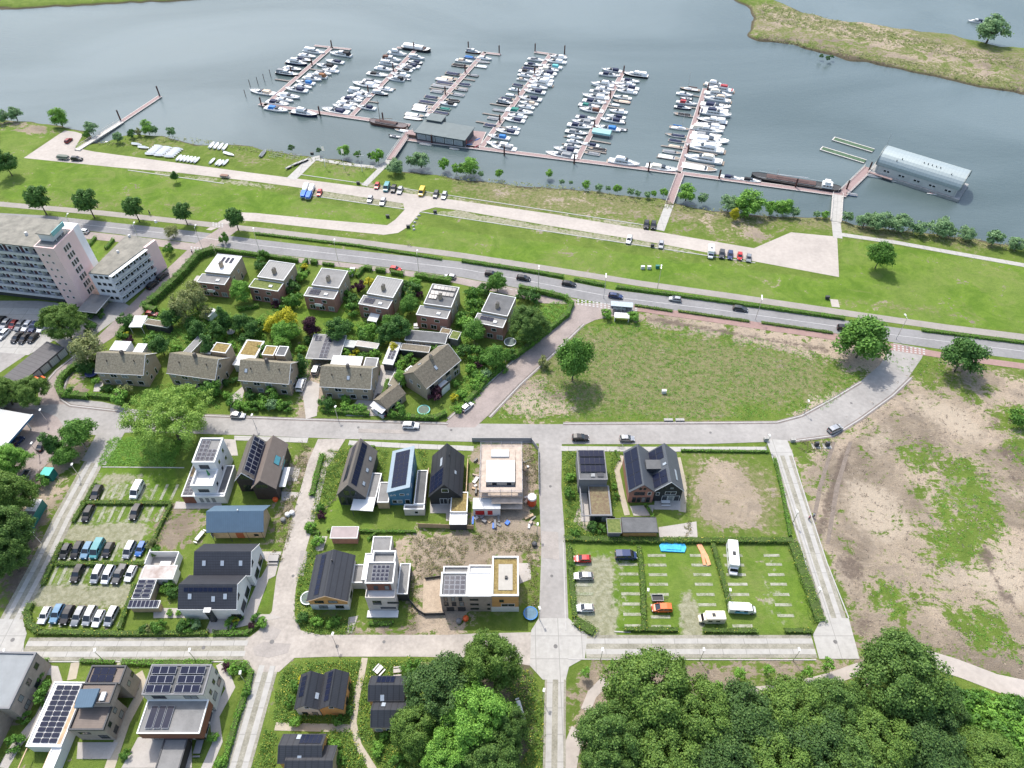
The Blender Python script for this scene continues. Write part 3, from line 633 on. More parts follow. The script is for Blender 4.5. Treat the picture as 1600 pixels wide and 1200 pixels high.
def make_tree(name, label, cat, m, h, r, n, size, clumps, seed, trunk_h=None, tr=0.22, rz=None, bark=M_bark, csize=0.34, inner=0.18, base=-0.75):
    th = trunk_h if trunk_h is not None else h*0.25; rz = rz or (h-th)*0.55; cz = h-rz
    me, cc = crown(name+'_crown', m, n, r, r*0.93, rz, cz, size, clumps, seed, csize, inner=inner, base=base)
    t = T(name, label, cat); part('crown', me, t)
    rnd = random.Random(seed); tips = [tuple(c) for c in rnd.sample(list(cc), min(9, len(cc)))]
    tm = trunk(max(th, cz-rz*0.45), tr, tips, seed); part('trunk', tm, t, bark)
    return t
PROTO = {}
def proto(key, *a, **k):
    if key not in PROTO:
        PROTO[key] = make_tree(*a, **k); PROTO[key]['proto'] = 1
    return PROTO[key]
def protos():
    p = lambda key, name, cat, *a, **k: proto(key, name, 'tree', cat, *a, **k)
    p('broad', 'broadleaf_tree', 'tree', L_green, 10, 4.6, 9000, 0.27, 70, 3)
    p('broad2', 'broadleaf_tree', 'tree', L_green, 10, 4.6, 9000, 0.27, 60, 31, base=-0.6)
    p('broadl', 'broadleaf_tree', 'tree', L_light, 10, 4.6, 9000, 0.25, 64, 32)
    p('dark', 'broadleaf_tree', 'tree', L_dark, 10, 4.4, 8000, 0.27, 60, 5)
    p('road', 'roadside_tree', 'tree', L_dark, 9, 3.3, 5500, 0.26, 40, 8, trunk_h=3.2, rz=3.1, base=-0.9)
    p('yellow', 'golden_tree', 'tree',L_yellow, 8, 3.6, 7000, 0.22, 50, 9, trunk_h=1.2)
    p('purple', 'purple_tree', 'tree', L_purple, 7, 2.6, 6000, 0.2, 45, 10, trunk_h=1.2)
    p('olive', 'olive_tree', 'tree', L_olive, 8, 3.3, 4500, 0.2, 60, 12, trunk_h=1.5)
    p('willow', 'willow_tree', 'tree', L_grey, 7, 2.9, 5200, 0.2, 50, 14, trunk_h=0.8)
    p('willowg', 'willow_tree', 'tree', L_light, 7, 2.7, 5200, 0.2, 50, 15, trunk_h=0.6)
    p('cone', 'conifer', 'tree', L_dark, 8, 1.7, 4000, 0.2, 40, 16, trunk_h=0.6, rz=3.9)
    p('small', 'young_tree', 'tree', L_light, 4.5, 1.3, 900, 0.16, 18, 17, trunk_h=1.8, tr=0.08)
    p('bush', 'shrub', 'shrub', L_green, 2.6, 1.6, 1700, 0.15, 22, 18, trunk_h=0.3, tr=0.08)
    p('bushd', 'shrub', 'shrub', L_dark, 2.6, 1.6, 1700, 0.15, 22, 19, trunk_h=0.3, tr=0.08)
    p('bushl', 'shrub', 'shrub', L_light, 2.4, 1.6, 1700, 0.15, 22, 20, trunk_h=0.3, tr=0.08)
    p('bushy', 'golden_shrub', 'shrub',L_yellow, 2.2, 1.4, 1500, 0.14, 20, 21, trunk_h=0.3, tr=0.08)
    p('bushp', 'purple_shrub', 'shrub', L_purple, 2.0, 1.4, 1500, 0.14, 20, 22, trunk_h=0.3, tr=0.08)
    p('busho', 'shrub', 'shrub', L_olive, 2.4, 1.5, 1500, 0.14, 20, 23, trunk_h=0.3, tr=0.08)
    p('bushg', 'willow_shrub', 'shrub', L_grey, 3.0, 1.6, 1700, 0.16, 22, 24, trunk_h=0.3, tr=0.08)
protos()
PH = {'broad':10,'broad2':10,'broadl':10,'dark':10,'road':9,'yellow':8,'purple':7,'olive':8,'willow':7,'willowg':7,'cone':8,'small':4.5,'bush':2.6,'bushd':2.6,'bushl':2.4,'bushy':2.2,'bushp':2.0,'busho':2.4,'bushg':3.0}
PR = {'broad':4.6,'broad2':4.6,'broadl':4.6,'dark':4.4,'road':3.3,'yellow':3.6,'purple':2.6,'olive':3.3,'willow':2.9,'willowg':2.7,'cone':1.7,'small':1.3,'bush':1.6,'bushd':1.6,'bushl':1.6,'bushy':1.4,'bushp':1.4,'busho':1.5,'bushg':1.6}
def tree(key, px, py, r, label, h=None, group=None, z=0.0, cen=True, name=None):
    "a tree whose crown centre is seen at (px, py); r is the crown radius in metres"
    r = r*(.8 if key != 'cone' else .95); s = r/PR[key]; hh = h or PH[key]*s*1.12; sz = hh/PH[key]
    p = P(px, py, z+hh*0.58) if cen else P(px, py, z)
    o = dup(PROTO[key], (p.x, p.y, z), R.uniform(0, 6.28), label, group, (s, s, sz))
    if name: o.name = name
    return o
def hedge(pts, w, h, label, m=L_hedge, group=None, dens=26, z=0.0, name='hedge', world_pts=False, pz=0.0, leaf=0.13):
    pts = pts if world_pts else PW(pts, pz)
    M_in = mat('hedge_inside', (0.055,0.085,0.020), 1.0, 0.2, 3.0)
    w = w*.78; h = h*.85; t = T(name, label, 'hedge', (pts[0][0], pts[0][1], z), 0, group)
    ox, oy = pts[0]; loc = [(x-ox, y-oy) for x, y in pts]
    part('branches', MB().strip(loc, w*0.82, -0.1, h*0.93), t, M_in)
    rs = np.random.RandomState(int(abs(ox*7+oy*13)) % 9999); Cs, Ns = [], []
    for (x0,y0),(x1,y1) in zip(loc, loc[1:]):
        L = math.hypot(x1-x0, y1-y0)
        if L < 0.01: continue
        ux, uy = (x1-x0)/L, (y1-y0)/L; nx_, ny_ = -uy, ux
        per = w+2*h; n = int(L*per*dens*(0.13/leaf)**2)
        tt = rs.uniform(-w*0.3/L, 1+w*0.3/L, n)*L; q = rs.uniform(0, per, n)
        off = np.where(q < h, -w/2, np.where(q < h+w, q-h-w/2, w/2)); zz = np.where(q < h, q, np.where(q < h+w, h, per-q))
        off = off+rs.normal(0,0.07,n); zz = zz*(1+0.10*np.sin(tt*.9+ox)+0.08*np.sin(tt*2.3+oy))+rs.normal(0,0.07,n); off = off*(1+0.12*np.sin(tt*1.3+oy))
        Cs.append(np.stack([x0+ux*tt+nx_*off, y0+uy*tt+ny_*off, zz], 1))
        s = np.where(q < h, -1, np.where(q < h+w, 0, 1))
        Ns.append(np.stack([nx_*s, ny_*s, np.where(s == 0, 1.0, 0.25)], 1))
    V, Q = leaf_quads(np.concatenate(Cs), np.concatenate(Ns), leaf, rs, 0.5)
    part('foliage', np_mesh('foliage', V, Q, m), t); return t
def cover(name, label, polys, m, dens, size, hgt, seed, patch=0.45, cat='undergrowth', scale=0.25):
    "uncountable low growth over areas: leaves in tufts, one object"
    rs = np.random.RandomState(seed); Cs = []
    for poly in polys:
        w = PW(poly) if not isinstance(poly[0][0], float) else poly
        xs = [p[0] for p in w]; ys = [p[1] for p in w]; area = (max(xs)-min(xs))*(max(ys)-min(ys))
        nt_ = int(area*dens); X = rs.uniform(min(xs),max(xs),nt_); Y = rs.uniform(min(ys),max(ys),nt_)
        ins = np.zeros(nt_, bool); k = len(w)
        for i in range(k):
            (x0,y0),(x1,y1) = w[i], w[(i+1)%k]
            if y0 == y1: continue
            ins ^= (Y >= min(y0,y1)) & (Y < max(y0,y1)) & (X < x0+(Y-y0)*(x1-x0)/(y1-y0))
        f = np.sin(X*0.9+1.3*np.sin(Y*0.7))*np.sin(Y*1.1+1.7*np.sin(X*0.5))+0.5*np.sin(X*2.3+Y*1.9)
        ins &= (f+rs.normal(0,0.35,nt_)) > (patch*2-1.2); X, Y, f = X[ins], Y[ins], f[ins]
        g = 6; hh = hgt*(0.35+0.5*np.clip(f+0.6,0,1.4))*rs.uniform(0.5,1.3,len(X))
        for _ in range(g):
            Cs.append(np.stack([X+rs.normal(0,scale,len(X)), Y+rs.normal(0,scale,len(X)), hh*rs.uniform(0.25,1,len(X))], 1))
    C = np.concatenate(Cs); V, Q = leaf_quads(C, np.tile([0,-0.15,1.0],(len(C),1)), size, rs, 0.55)
    return solo(name, np_mesh(name, V, Q, m), label, cat, kind='stuff')
# ------------------------------------------------------------------ vehicles
def paint(name, c, metal=0.0): return mat('paint_'+name, c, 0.35, 0.03, 2.0, metal=metal, spec=0.4, coat=0.2)
PAINTS = {'black':(0.012,0.012,0.014),'dark grey':(0.055,0.058,0.062),'silver':(0.33,0.34,0.35),'white':(0.64,0.64,0.63),'red':(0.42,0.02,0.018),
          'dark red':(0.20,0.018,0.018),'blue':(0.03,0.11,0.32),'dark blue':(0.018,0.035,0.10),'teal':(0.06,0.23,0.25),'yellow':(0.62,0.42,0.02),
          'orange':(0.70,0.13,0.03),'light blue':(0.10,0.20,0.30),'cream':(0.66,0.62,0.50),'bronze':(0.20,0.15,0.11),'grey':(0.20,0.21,0.22)}
M_cg = mat('car_glass', (0.012,0.015,0.018), 0.06, 0, spec=0.8)
M_tyre = mat('tyre_rubber', (0.02,0.02,0.02), 0.9, 0)
M_head = mat('headlight_glass', (0.65,0.66,0.68), 0.15, 0)
M_tail = mat('taillight_glass', (0.35,0.01,0.01), 0.2, 0)
M_trim = mat('dark_plastic', (0.03,0.03,0.03), 0.6, 0)
P_BODY = paint('base', (0.5,0.5,0.5))
def wheel_mesh(r, w):
    mb = MB(); mb.cyl((0,-w/2,0),(0,w/2,0), r, None, 14); mb.cur = 1
    mb.cyl((0,-w/2-0.012,0),(0,w/2+0.012,0), r*0.6, None, 10); return mb.mesh('wheel', M_tyre, mat('wheel_rim', (0.35,0.35,0.36), 0.35, 0, metal=0.7))
def car_proto(kind):
    # profile rows: x from the tail to the nose, belt height, half width; cabin: x, roof height, half width at the roof
    S = {'hatchback': (4.0,1.76,1.46,[(-2.0,.62,.70),(-1.93,.92,.80),(-1.2,.93,.88),(0.55,.93,.88),(1.1,.86,.86),(1.75,.74,.80),(2.0,.55,.66)],[(-1.9,.95,.74),(-1.55,1.40,.64),(-0.9,1.46,.66),(0.15,1.43,.65),(0.98,.90,.74)]),
         'estate car': (4.7,1.84,1.47,[(-2.35,.60,.72),(-2.28,.94,.84),(-1.4,.95,.92),(0.75,.95,.92),(1.25,.88,.89),(2.1,.74,.82),(2.35,.55,.68)],[(-2.24,.96,.76),(-1.85,1.38,.66),(-1.0,1.47,.69),(0.2,1.44,.67),(1.12,.92,.76)]),
         'saloon': (4.6,1.82,1.43,[(-2.3,.62,.72),(-2.22,.93,.84),(-1.4,.97,.91),(0.7,.93,.91),(1.2,.86,.88),(2.05,.72,.80),(2.3,.52,.66)],[(-1.75,.98,.72),(-0.95,1.39,.64),(-0.4,1.43,.66),(0.25,1.40,.65),(1.12,.90,.74)]),
         'suv': (4.5,1.88,1.66,[(-2.25,.72,.76),(-2.2,1.08,.86),(-1.4,1.10,.94),(0.7,1.10,.94),(1.15,1.03,.91),(2.05,.92,.85),(2.25,.65,.72)],[(-2.15,1.10,.80),(-1.9,1.55,.72),(-1.0,1.66,.74),(0.2,1.62,.72),(1.05,1.08,.80)]),
         'people carrier': (4.5,1.85,1.78,[(-2.25,.72,.76),(-2.2,1.05,.86),(-1.4,1.06,.93),(0.9,1.04,.93),(1.4,.98,.90),(2.05,.82,.82),(2.25,.6,.70)],[(-2.17,1.08,.80),(-2.0,1.66,.72),(-1.0,1.78,.74),(0.5,1.70,.72),(1.5,1.0,.80)]),
         'van': (5.1,2.0,2.05,[(-2.55,.9,.92),(-2.5,1.25,.98),(-1.4,1.25,1.0),(1.3,1.25,1.0),(1.8,1.12,.97),(2.4,.95,.90),(2.55,.65,.76)],[(-2.5,1.28,.94),(-2.45,1.95,.88),(-1.0,2.05,.88),(0.9,2.0,.86),(1.85,1.16,.90)]),
         'pickup': (5.0,1.86,1.70,[(-2.5,.72,.84),(-2.45,1.05,.90),(-1.4,1.05,.92),(0.7,1.05,.92),(1.2,.98,.90),(2.25,.88,.84),(2.5,.6,.72)],[(-1.0,1.06,.80),(-0.85,1.62,.70),(-0.3,1.70,.70),(0.4,1.66,.70),(1.1,1.04,.80)]),
         }[kind]
    L, W, Ht, prof, cab = S; gc = 0.24
    t = T('parked_car', kind, 'car'); body = MB(); rings = []
    for x, zb, hw in prof: rings.append([(x,-hw*0.93,gc),(x,hw*0.93,gc),(x,hw,gc+0.25),(x,hw,zb-0.12),(x,hw*0.9,zb),(x,-hw*0.9,zb),(x,-hw,zb-0.12),(x,-hw,gc+0.25)])
    body.loft(rings)
    if kind == 'pickup': body.box(-2.42,-.80,1.05,-1.1,-.72,1.12).box(-2.42,.72,1.05,-1.1,.80,1.12)
    bo = part('body', body, t, P_BODY); smooth(bo)
    g = MB(); x0, xn = cab[0], cab[-1]
    gr = [[(x,-(hw+.10 if 0 < i < len(cab)-1 else hw),min(z,prof[2][1])-0.03),(x,(hw+.10 if 0 < i < len(cab)-1 else hw),min(z,prof[2][1])-0.03),(x,hw,z-0.045),(x,-hw,z-0.045)] for i,(x,z,hw) in enumerate(cab)]
    g.loft(gr)
    part('windows', g, t, M_cg)
    r = MB(); inner = cab[1:-1]; rr = [[(x,-hw*1.0,z-0.05),(x,hw*1.0,z-0.05),(x,hw*0.93,z+0.0),(x,-hw*0.93,z+0.0)] for x,z,hw in inner]; r.loft(rr)
    # pillars
    for sy in (-1,1):
        for (xa,za,ha),(xb,zb,hb) in ((cab[0],cab[1]),(cab[-1],cab[-2])):
            r.cyl((xa,sy*(ha+.0),za-0.02),(xb,sy*hb,zb-0.02),0.05,None,5)
        xm = (cab[2][0]+cab[3][0])/2; r.cyl((xm,sy*(cab[2][2]+.10),prof[2][1]-.02),(xm,sy*cab[2][2],cab[2][1]-.05),0.045,None,5)
        if kind == 'van': r.add([(-2.4,sy*.955,1.25),(0.35,sy*.975,1.25),(0.35,sy*.895,1.9),(-2.4,sy*.90,1.9)], [(0,1,2,3) if sy < 0 else (3,2,1,0)])
    part('roof', r, t, P_BODY)
    wm_ = wheel_mesh(0.33 if kind not in ('van','suv','pickup') else 0.36, 0.22); wr = 0.33 if kind not in ('van','suv','pickup') else 0.36
    for sx in (-1,1):
        for sy in (-1,1): part('wheel', wm_, t, loc=(sx*L*0.305+0.02, sy*(W/2-0.11), wr))
    hz = prof[-2][1]-0.12
    hm = MB().box(-0.10,-0.17,-0.07,0.10,0.17,0.07).mesh('headlight', M_head); tm = MB().box(-0.05,-0.13,-0.12,0.05,0.13,0.12).mesh('taillight', M_tail)
    for sy in (-1,1):
        part('headlight', hm, t, loc=(L/2-0.13, sy*(W/2-0.30), hz-0.03)); part('taillight', tm, t, loc=(-L/2+0.05, sy*(W/2-0.24), prof[1][1]-0.17))
    part('bumper', MB().box(-L/2-0.04,-W*0.36,0.26,-L/2+0.12,W*0.36,0.46), t, M_trim); part('bumper', MB().box(L/2-0.14,-W*0.34,0.24,L/2+0.03,W*0.34,0.40), t, M_trim)
    for sy in (-1,1): part('wing_mirror', MB().box(0.82,sy*(W/2)-0.02*sy,0.92 if kind!='van' else 1.2,0.98,sy*(W/2+0.16),1.06 if kind!='van' else 1.4), t, P_BODY)
    return t
def smooth(o):
    o.data.polygons.foreach_set('use_smooth', np.ones(len(o.data.polygons), bool)); o.data.set_sharp_from_angle(angle=math.radians(38))
CARP = {}
def car(kind, colour, px, py, dx, dy, label, group=None, flip=False, z=0.05):
    if kind not in CARP: CARP[kind] = car_proto(kind)
    p = P(px, py, 0.7); yaw = yaw_px(px, py, dx, dy)+(math.pi if flip else 0)
    o = dup(CARP[kind], (p.x, p.y, z), yaw, label, group, paint={P_BODY.name: paint(colour, PAINTS[colour], 0.35 if colour in ('silver','grey','dark grey') else 0)})
    o['category'] = {'van':'van','pickup':'pickup truck'}.get(kind, 'car')
    o.name = {'van':'van','pickup':'pickup_truck'}.get(kind, 'parked_car' if group and 'driving' not in group else 'car')
    return o
def car_row(rows, dx, dy, place, group, flip=True):
    n = len(rows); rows = sorted(rows, key=lambda q: q[2])
    for i, (kind, colour, x, y) in enumerate(rows): car(kind, colour, x, y, dx, dy, '%s %s, %s %s' % (colour, kind, ordl(i, n), place), group, flip)
G1, G2, G3, G4, G5 = 'cars in the west grass car park', 'cars in the east grass car park', 'cars driving along the dike road', 'cars by the marina', 'cars in the apartment car park'
car_row([('suv','black',151,770),('van','white',214,766)], 5, -10, 'in the rearmost bays of west car park', G1)
car_row([('estate car','black',137,802),('suv','black',212,800)], 5, -10, 'beside the teal covered boat row', G1)
car_row([('hatchback','dark grey',102,861),('estate car','black',120,859),('suv','light blue',136,860),('van','teal',152,858),('hatchback','black',169,859),('people carrier','silver',202,859),('hatchback','blue',220,857)], 5, -10, 'in the upper middle row of west car park', G1)
car_row([('suv','black',121,896),('people carrier','silver',152,897),('people carrier','white',169,898),('pickup','dark grey',186,897),('hatchback','white',204,896)], 5, -10, 'in the row behind the long hedge', G1)
car_row([('hatchback','white',70,961),('suv','light blue',89,959),('suv','black',105,961),('estate car','grey',122,962),('people carrier','silver',140,962),('hatchback','white',154,966),('people carrier','silver',174,963)], 5, -10, 'in the front row of west car park', G1)
car('hatchback','red',910,873,10,0,'bright red hatchback in the top left bay of the east car park',G2,True)
car('estate car','silver',911,900,10,0,'silver estate car parked just below the red hatchback',G2,True)
car('hatchback','white',914,950,10,0,'white hatchback alone in the lower left bays of the east car park',G2,True)
car('people carrier','orange',1034,950,10,0,'orange red people carrier parked beside the small grey trailer',G2,True)
ROAD = 'on the asphalt dike road'
for kind, c, x, y, lab in (('hatchback','white',130,361,'white hatchback driving past the apartment tower on the dike road'),('hatchback','red',618,420,'red hatchback on the paved verge of the dike road'),
    ('hatchback','silver',703,432,'silver hatchback on the dike road behind the brick houses'),('suv','black',768,428,'black suv leading three dark cars on the dike road'),
    ('estate car','black',818,434,'black estate car in the middle of three dark cars on the dike road'),('estate car','black',889,443,'black estate car nearest the red side street turning'),
    ('estate car','dark blue',962,462,'dark blue estate car behind the bus shelter'),('hatchback','silver',1055,467,'silver car alone on the dike road right of the bus shelter'),
    ('estate car','dark grey',1157,482,'dark grey estate car on the dike road above the open meadow'),('suv','black',1320,513,'black car half hidden by the round tree at the dike road')):
    car(kind, c, x, y, 10, 1.5, lab, G3, x in (130,703,1055))
for a in (('hatchback','silver',372,649,10,0.5,'silver car on the village street beside the big pale willow'),('suv','white',642,665,10,0.3,'white car on the street below the hedge with the trampoline'),
          ('hatchback','white',730,635,6,-5,'white car in the slanting brick side street'),('suv','black',907,684,10,0,'black car parked at the roadside above the three panel roof'),
          ('hatchback','silver',980,685,10,0,'silver white car parked on the street above the twin dark gables'),('people carrier','silver',1305,670,9,-4,'silver people carrier at the road bend by the bare field'),
          ('people carrier','silver',494,577,3.5,-9,'silver car in the driveway beside the panelled flat roof'),('van','white',471,601,3.5,-9,'white van in the driveway between two brown tiled houses'),
          ('suv','black',591,624,4,-10,'black car in the drive beside the hedge strip'),('estate car','dark grey',602,640,4,-10,'dark grey car nearest the street beside the hedge strip'),
          ('hatchback','silver',604,624,4,-10,'silver car tucked behind the hedge strip in the drive'),
          ('suv','black',238,445,8,-7,'black suv nearer the apartment entrance in the brick street'),('suv','dark grey',254,431,8,-7,'dark grey suv further up the brick street by the flats'),
          ('van','orange',57,597,7,-5,'orange van in front of the row of garage doors'),('hatchback','dark red',237,490,9,1,'red car behind the white carport roofs and trees'),
          ('saloon','black',67,694,6,-8,'black car under the leaning conifer at the yard'),('hatchback','dark blue',26,690,8,-7,'dark blue car under the white canopy roof'),
          ('hatchback','dark red',18,697,8,-7,'dark red car under the white canopy roof'),('estate car','white',549,424,3,-8,'white car in the gap between the third and fourth brick houses')):
    car(*a, group=None)
car('van','dark blue',978,868,10,0,'dark blue van with pale roof at the top of the east car park',G2)
car_row([('hatchback','red',589,290),('van','teal',604,293),('suv','black',615,295),('estate car','silver',625,297),('van','yellow',659,300),('estate car','dark grey',681,303),('estate car','silver',694,305)], 3.3, -8, 'on the gravel verge by the marina', G4)
car_row([('hatchback','red',499,301),('hatchback','silver',578,311),('estate car','silver',598,315)], 3.3, -8, 'on the inner verge opposite the footpath', G4)
car_row([('suv','black',1010,351),('suv','black',1021,352)], 1.2, -8, 'beside the concrete footpath to the pier', G4)
car('estate car','white',983,374,2.5,-8,'white estate car on the grass verge of the marina road',G4,True); car('hatchback','silver',1033,382,1,-8,'silver hatchback alone on the lower marina verge',G4,True)
car_row([('suv','dark grey',1128,397),('estate car','dark blue',1141,398),('hatchback','red',1156,400),('hatchback','grey',1170,403)], 0.8, -8, 'beside the white campervan at the turning circle', G4)
car('suv','black',120,248,10,0.4,'black suv on the pale slipway lot with a trailer behind',G4)
car('hatchback','dark red',107,219,6,-5,'dark red car near the water end of the slipway lot',G4)
car_row([('estate car','black',0,502),('estate car','silver',8,506),('hatchback','dark red',21,507),('estate car','grey',31,508),('estate car','white',42,509),('suv','dark blue',53,511),('hatchback','white',65,512)], 6, -7, 'in the apartment row nearer the tower', G5)
car_row([('estate car','white',5,522),('saloon','black',26,527),('saloon','black',38,528),('hatchback','black',51,528)], 6, -6, 'in the apartment row further from the tower', G5)
for o in CARP.values(): kill(o)
# campers, trailers and other wheeled things
M_camp = mat('camper_white', (0.68,0.68,0.66), 0.4, 0.04, 1.0); M_camp2 = mat('camper_cream', (0.62,0.58,0.45), 0.4, 0.04, 1.0)
def motorhome(px, py, dx, dy, L, W, Ht, label, m, cabm=None, name='motorhome', flip=False, stripe=None, cab=True):
    p = P(px, py, 1.3); t = T(name, label, 'camper', (p.x,p.y,0.05), yaw_px(px,py,dx,dy)+(math.pi if flip else 0))
    x1 = L/2-(1.3 if cab else 0); b = MB(); c = 0.12
    ring = lambda x, e=0: [(x,-W/2+e,0.45),(x,W/2-e,0.45),(x,W/2-e,Ht-c-e),(x,W/2-c-e,Ht-e),(x,-W/2+c+e,Ht-e),(x,-W/2+e,Ht-c-e)]
    b.loft([ring(-L/2,0.08), ring(-L/2+0.12), ring(x1-0.15), ring(x1,0.1)]); part('body', b, t, m)
    if cab:
        cb = MB(); pr = [(x1-0.2,1.95,W*.44),(x1+0.35,1.75,W*.43),(x1+0.75,1.15,W*.43),(L/2,0.85,W*.36)]
        cb.loft([[(x,-hw,.4),(x,hw,.4),(x,hw*.92,z),(x,-hw*.92,z)] for x,z,hw in pr]); part('cab', cb, t, cabm or m)
        part('windscreen', MB().add([(x1+0.36,-W*.37,1.77),(x1+0.78,-W*.39,1.19),(x1+0.78,W*.39,1.19),(x1+0.36,W*.37,1.77)],[(0,1,2,3)]).hull2([(x1+0.37,-W*.37,1.775),(x1+0.77,-W*.38,1.2),(x1+0.77,W*.38,1.2),(x1+0.37,W*.37,1.775)],0.03), t, M_cg)
    wm_ = wheel_mesh(0.35,0.24)
    for sx in ((-0.26,0.36) if cab else (-0.05,)):
        for sy in (-1,1): part('wheel', wm_, t, loc=(sx*L, sy*(W/2-0.14), 0.35))
    part('roof_hatch', MB().box(-L*.1,-.35,Ht-.01,L*.02,.35,Ht+.12), t, M_trim if stripe is None else M_head)
    part('roof_hatch', MB().box(-L*.36,-.3,Ht-.01,-L*.26,.3,Ht+.10), t, M_head)
    for sy in (-1,1):
        for xx in (-0.28,0.02): part('window', MB().box(xx*L,sy*W/2-0.02,1.4,xx*L+0.9,sy*W/2+0.02,1.95), t, M_cg)
    if stripe: part('side_panel', MB().box(-L*.3,-W/2-.025,.7,L*.18,-W/2+.01,1.35), t, stripe)
    if not cab: part('drawbar', MB().cyl((L/2-.1,-.5,.45),(L/2+1.1,0,.45),.05).cyl((L/2-.1,.5,.45),(L/2+1.1,0,.45),.05), t, M_trim)
    return t
motorhome(1145,872,0.8,10,8.0,2.3,2.9,'long white motorhome parked nose down on the east car park grass',M_camp)
motorhome(1112,965,-10,0,5.6,2.1,2.6,'cream campervan with tall flat roof at the lower hedge of east car park',M_camp2,name='campervan')
motorhome(1160,950,10,0.6,6.0,2.0,2.1,'white camper van with blue side picture on the east car park grass',M_camp,name='campervan',stripe=mat('picture_blue',(0.12,0.38,0.62),0.4,0.5,1.5))
motorhome(1111,393,-0.4,9,5.8,2.1,2.6,'white campervan at the left end of the car row by the turning circle',M_camp,name='campervan')
def trailer(px, py, dx, dy, L, W, label, load=None, loadm=None, name='trailer'):
    p = P(px, py, 0.5); t = T(name, label, 'trailer', (p.x,p.y,0.05), yaw_px(px,py,dx,dy))
    part('bed', MB().box(-L/2,-W/2,.5,L/2,W/2,.58), t, M_trim); 
    b = MB()
    for q in ((-L/2,-W/2,-L/2+.05,W/2),(L/2-.05,-W/2,L/2,W/2),(-L/2,-W/2,L/2,-W/2+.05),(-L/2,W/2-.05,L/2,W/2)): b.box(q[0],q[1],.57,q[2],q[3],.95)
    part('side_boards', b, t, mat('galvanised',(0.42,0.43,0.44),.5,.1,2,metal=.5))
    for sy in (-1,1): part('wheel', wheel_mesh(.28,.18), t, loc=(-.1,sy*(W/2+.12),.28))
    part('drawbar', MB().cyl((L/2,-.3,.5),(L/2+1.1,0,.5),.04).cyl((L/2,.3,.5),(L/2+1.1,0,.5),.04), t, M_trim)
    if load: part('load_cover', MB().loft([[(x,-W/2*k,.9),(x,W/2*k,.9),(x,W/2*k*.8,.9+load*k),(x,-W/2*k*.8,.9+load*k)] for x,k in ((-L/2,.8),(-L/3,1.05),(L/3,1.05),(L/2,.8))]), t, loadm)
    return t
trailer(1027,935,10,0,2.6,1.5,'small open grey box trailer behind the orange red car')
M_tarp = mat('tarp_blue', (0.02,0.13,0.50), 0.5, 0.15, 2.0, 0.4, 3.0); M_tarpt = mat('tarp_teal', (0.03,0.36,0.40), 0.5, 0.1, 2.0, 0.3, 3.0)
trailer(475,305,3,-8,4.5,2.0,'trailer under bright blue cover, further from the red car',0.9,M_tarp,'covered_trailer')
trailer(483,307,3,-8,4.5,2.0,'trailer under bright blue cover, next to the red car',0.9,M_tarp,'covered_trailer')
trailer(478,294,3,-8,5.0,1.9,'white boat trailer behind the left blue cover',0.8,M_camp,'covered_trailer')
trailer(487,296,3,-8,4.6,1.9,'white boat trailer behind the right blue cover',0.8,M_camp,'covered_trailer')
trailer(99,247,-10,-1,4.8,1.9,'boat trailer with dark covered load behind the black suv',0.7,mat('tarp_olive',(0.10,0.12,0.10),.7,.2,2.0),'covered_trailer')
trailer(351,276,10,1,3.2,1.6,'brown flat trailer standing on the verge of the marina road',0.3,mat('tarp_brown',(0.20,0.12,0.09),.8,.2,2.0))
trailer(39,744,5,-8,3.4,1.7,'grey trailer at the edge of the brick yard by the teal shed')
# ------------------------------------------------------------------ marina: boats, pontoons, floating buildings
BC = {'white':(0.74,0.74,0.73),'navy':(0.016,0.024,0.060),'black':(0.015,0.015,0.018),'blue':(0.03,0.16,0.42),'grey':(0.22,0.23,0.24),'beige':(0.55,0.44,0.34),
      'green':(0.02,0.16,0.13),'teal':(0.12,0.42,0.44),'wood':(0.24,0.11,0.05),'red':(0.32,0.04,0.05),'cream':(0.64,0.60,0.50),'brown':(0.11,0.05,0.035)}
def bm(c, rough=0.35): return mat('boat_'+c, BC[c], rough, 0.05, 0.8, coat=0.2)
def cv(c): return mat('canvas_'+c, BC[c], 0.8, 0.12, 1.5, 0.3, 4.0)
M_hull = mat('hull_base', (0.5,0.5,0.5), 0.35, 0); M_cover = mat('cover_base', (0.5,0.5,0.5), 0.8, 0)
M_deckw = mat('deck_white', (0.66,0.66,0.64), 0.6, 0.06, 1.5); M_teak = mat('deck_teak', (0.24,0.19,0.145), 0.7, 0.2, 3.0)
M_bglass = mat('boat_glass', (0.015,0.02,0.025), 0.08, 0, spec=0.7); M_steel = mat('rail_steel', (0.55,0.55,0.56), 0.3, 0, metal=0.8)
def boat_hull(L, W, fb, bow=1.25, full=0.5):
    st = [(0.0,.84,1.0),(0.12,.95,.98),(0.45,1.0,.98),(0.68,.93,1.02),(0.84,.68,1.1),(0.94,.36,1.18),(1.0,.04,bow)]
    rings = []
    for t_,wf,sh in st:
        x = -L/2+t_*L; hw = W/2*wf; z = fb*sh; kx = x-(0.06*L*max(0,t_-0.8)*5*0.5)
        rings.append([(x,-hw,z),(kx,-hw*.82,0.05*fb),(kx,-hw*.3,-.35),(kx,hw*.3,-.35),(kx,hw*.82,0.05*fb),(x,hw,z)])
    return st, rings
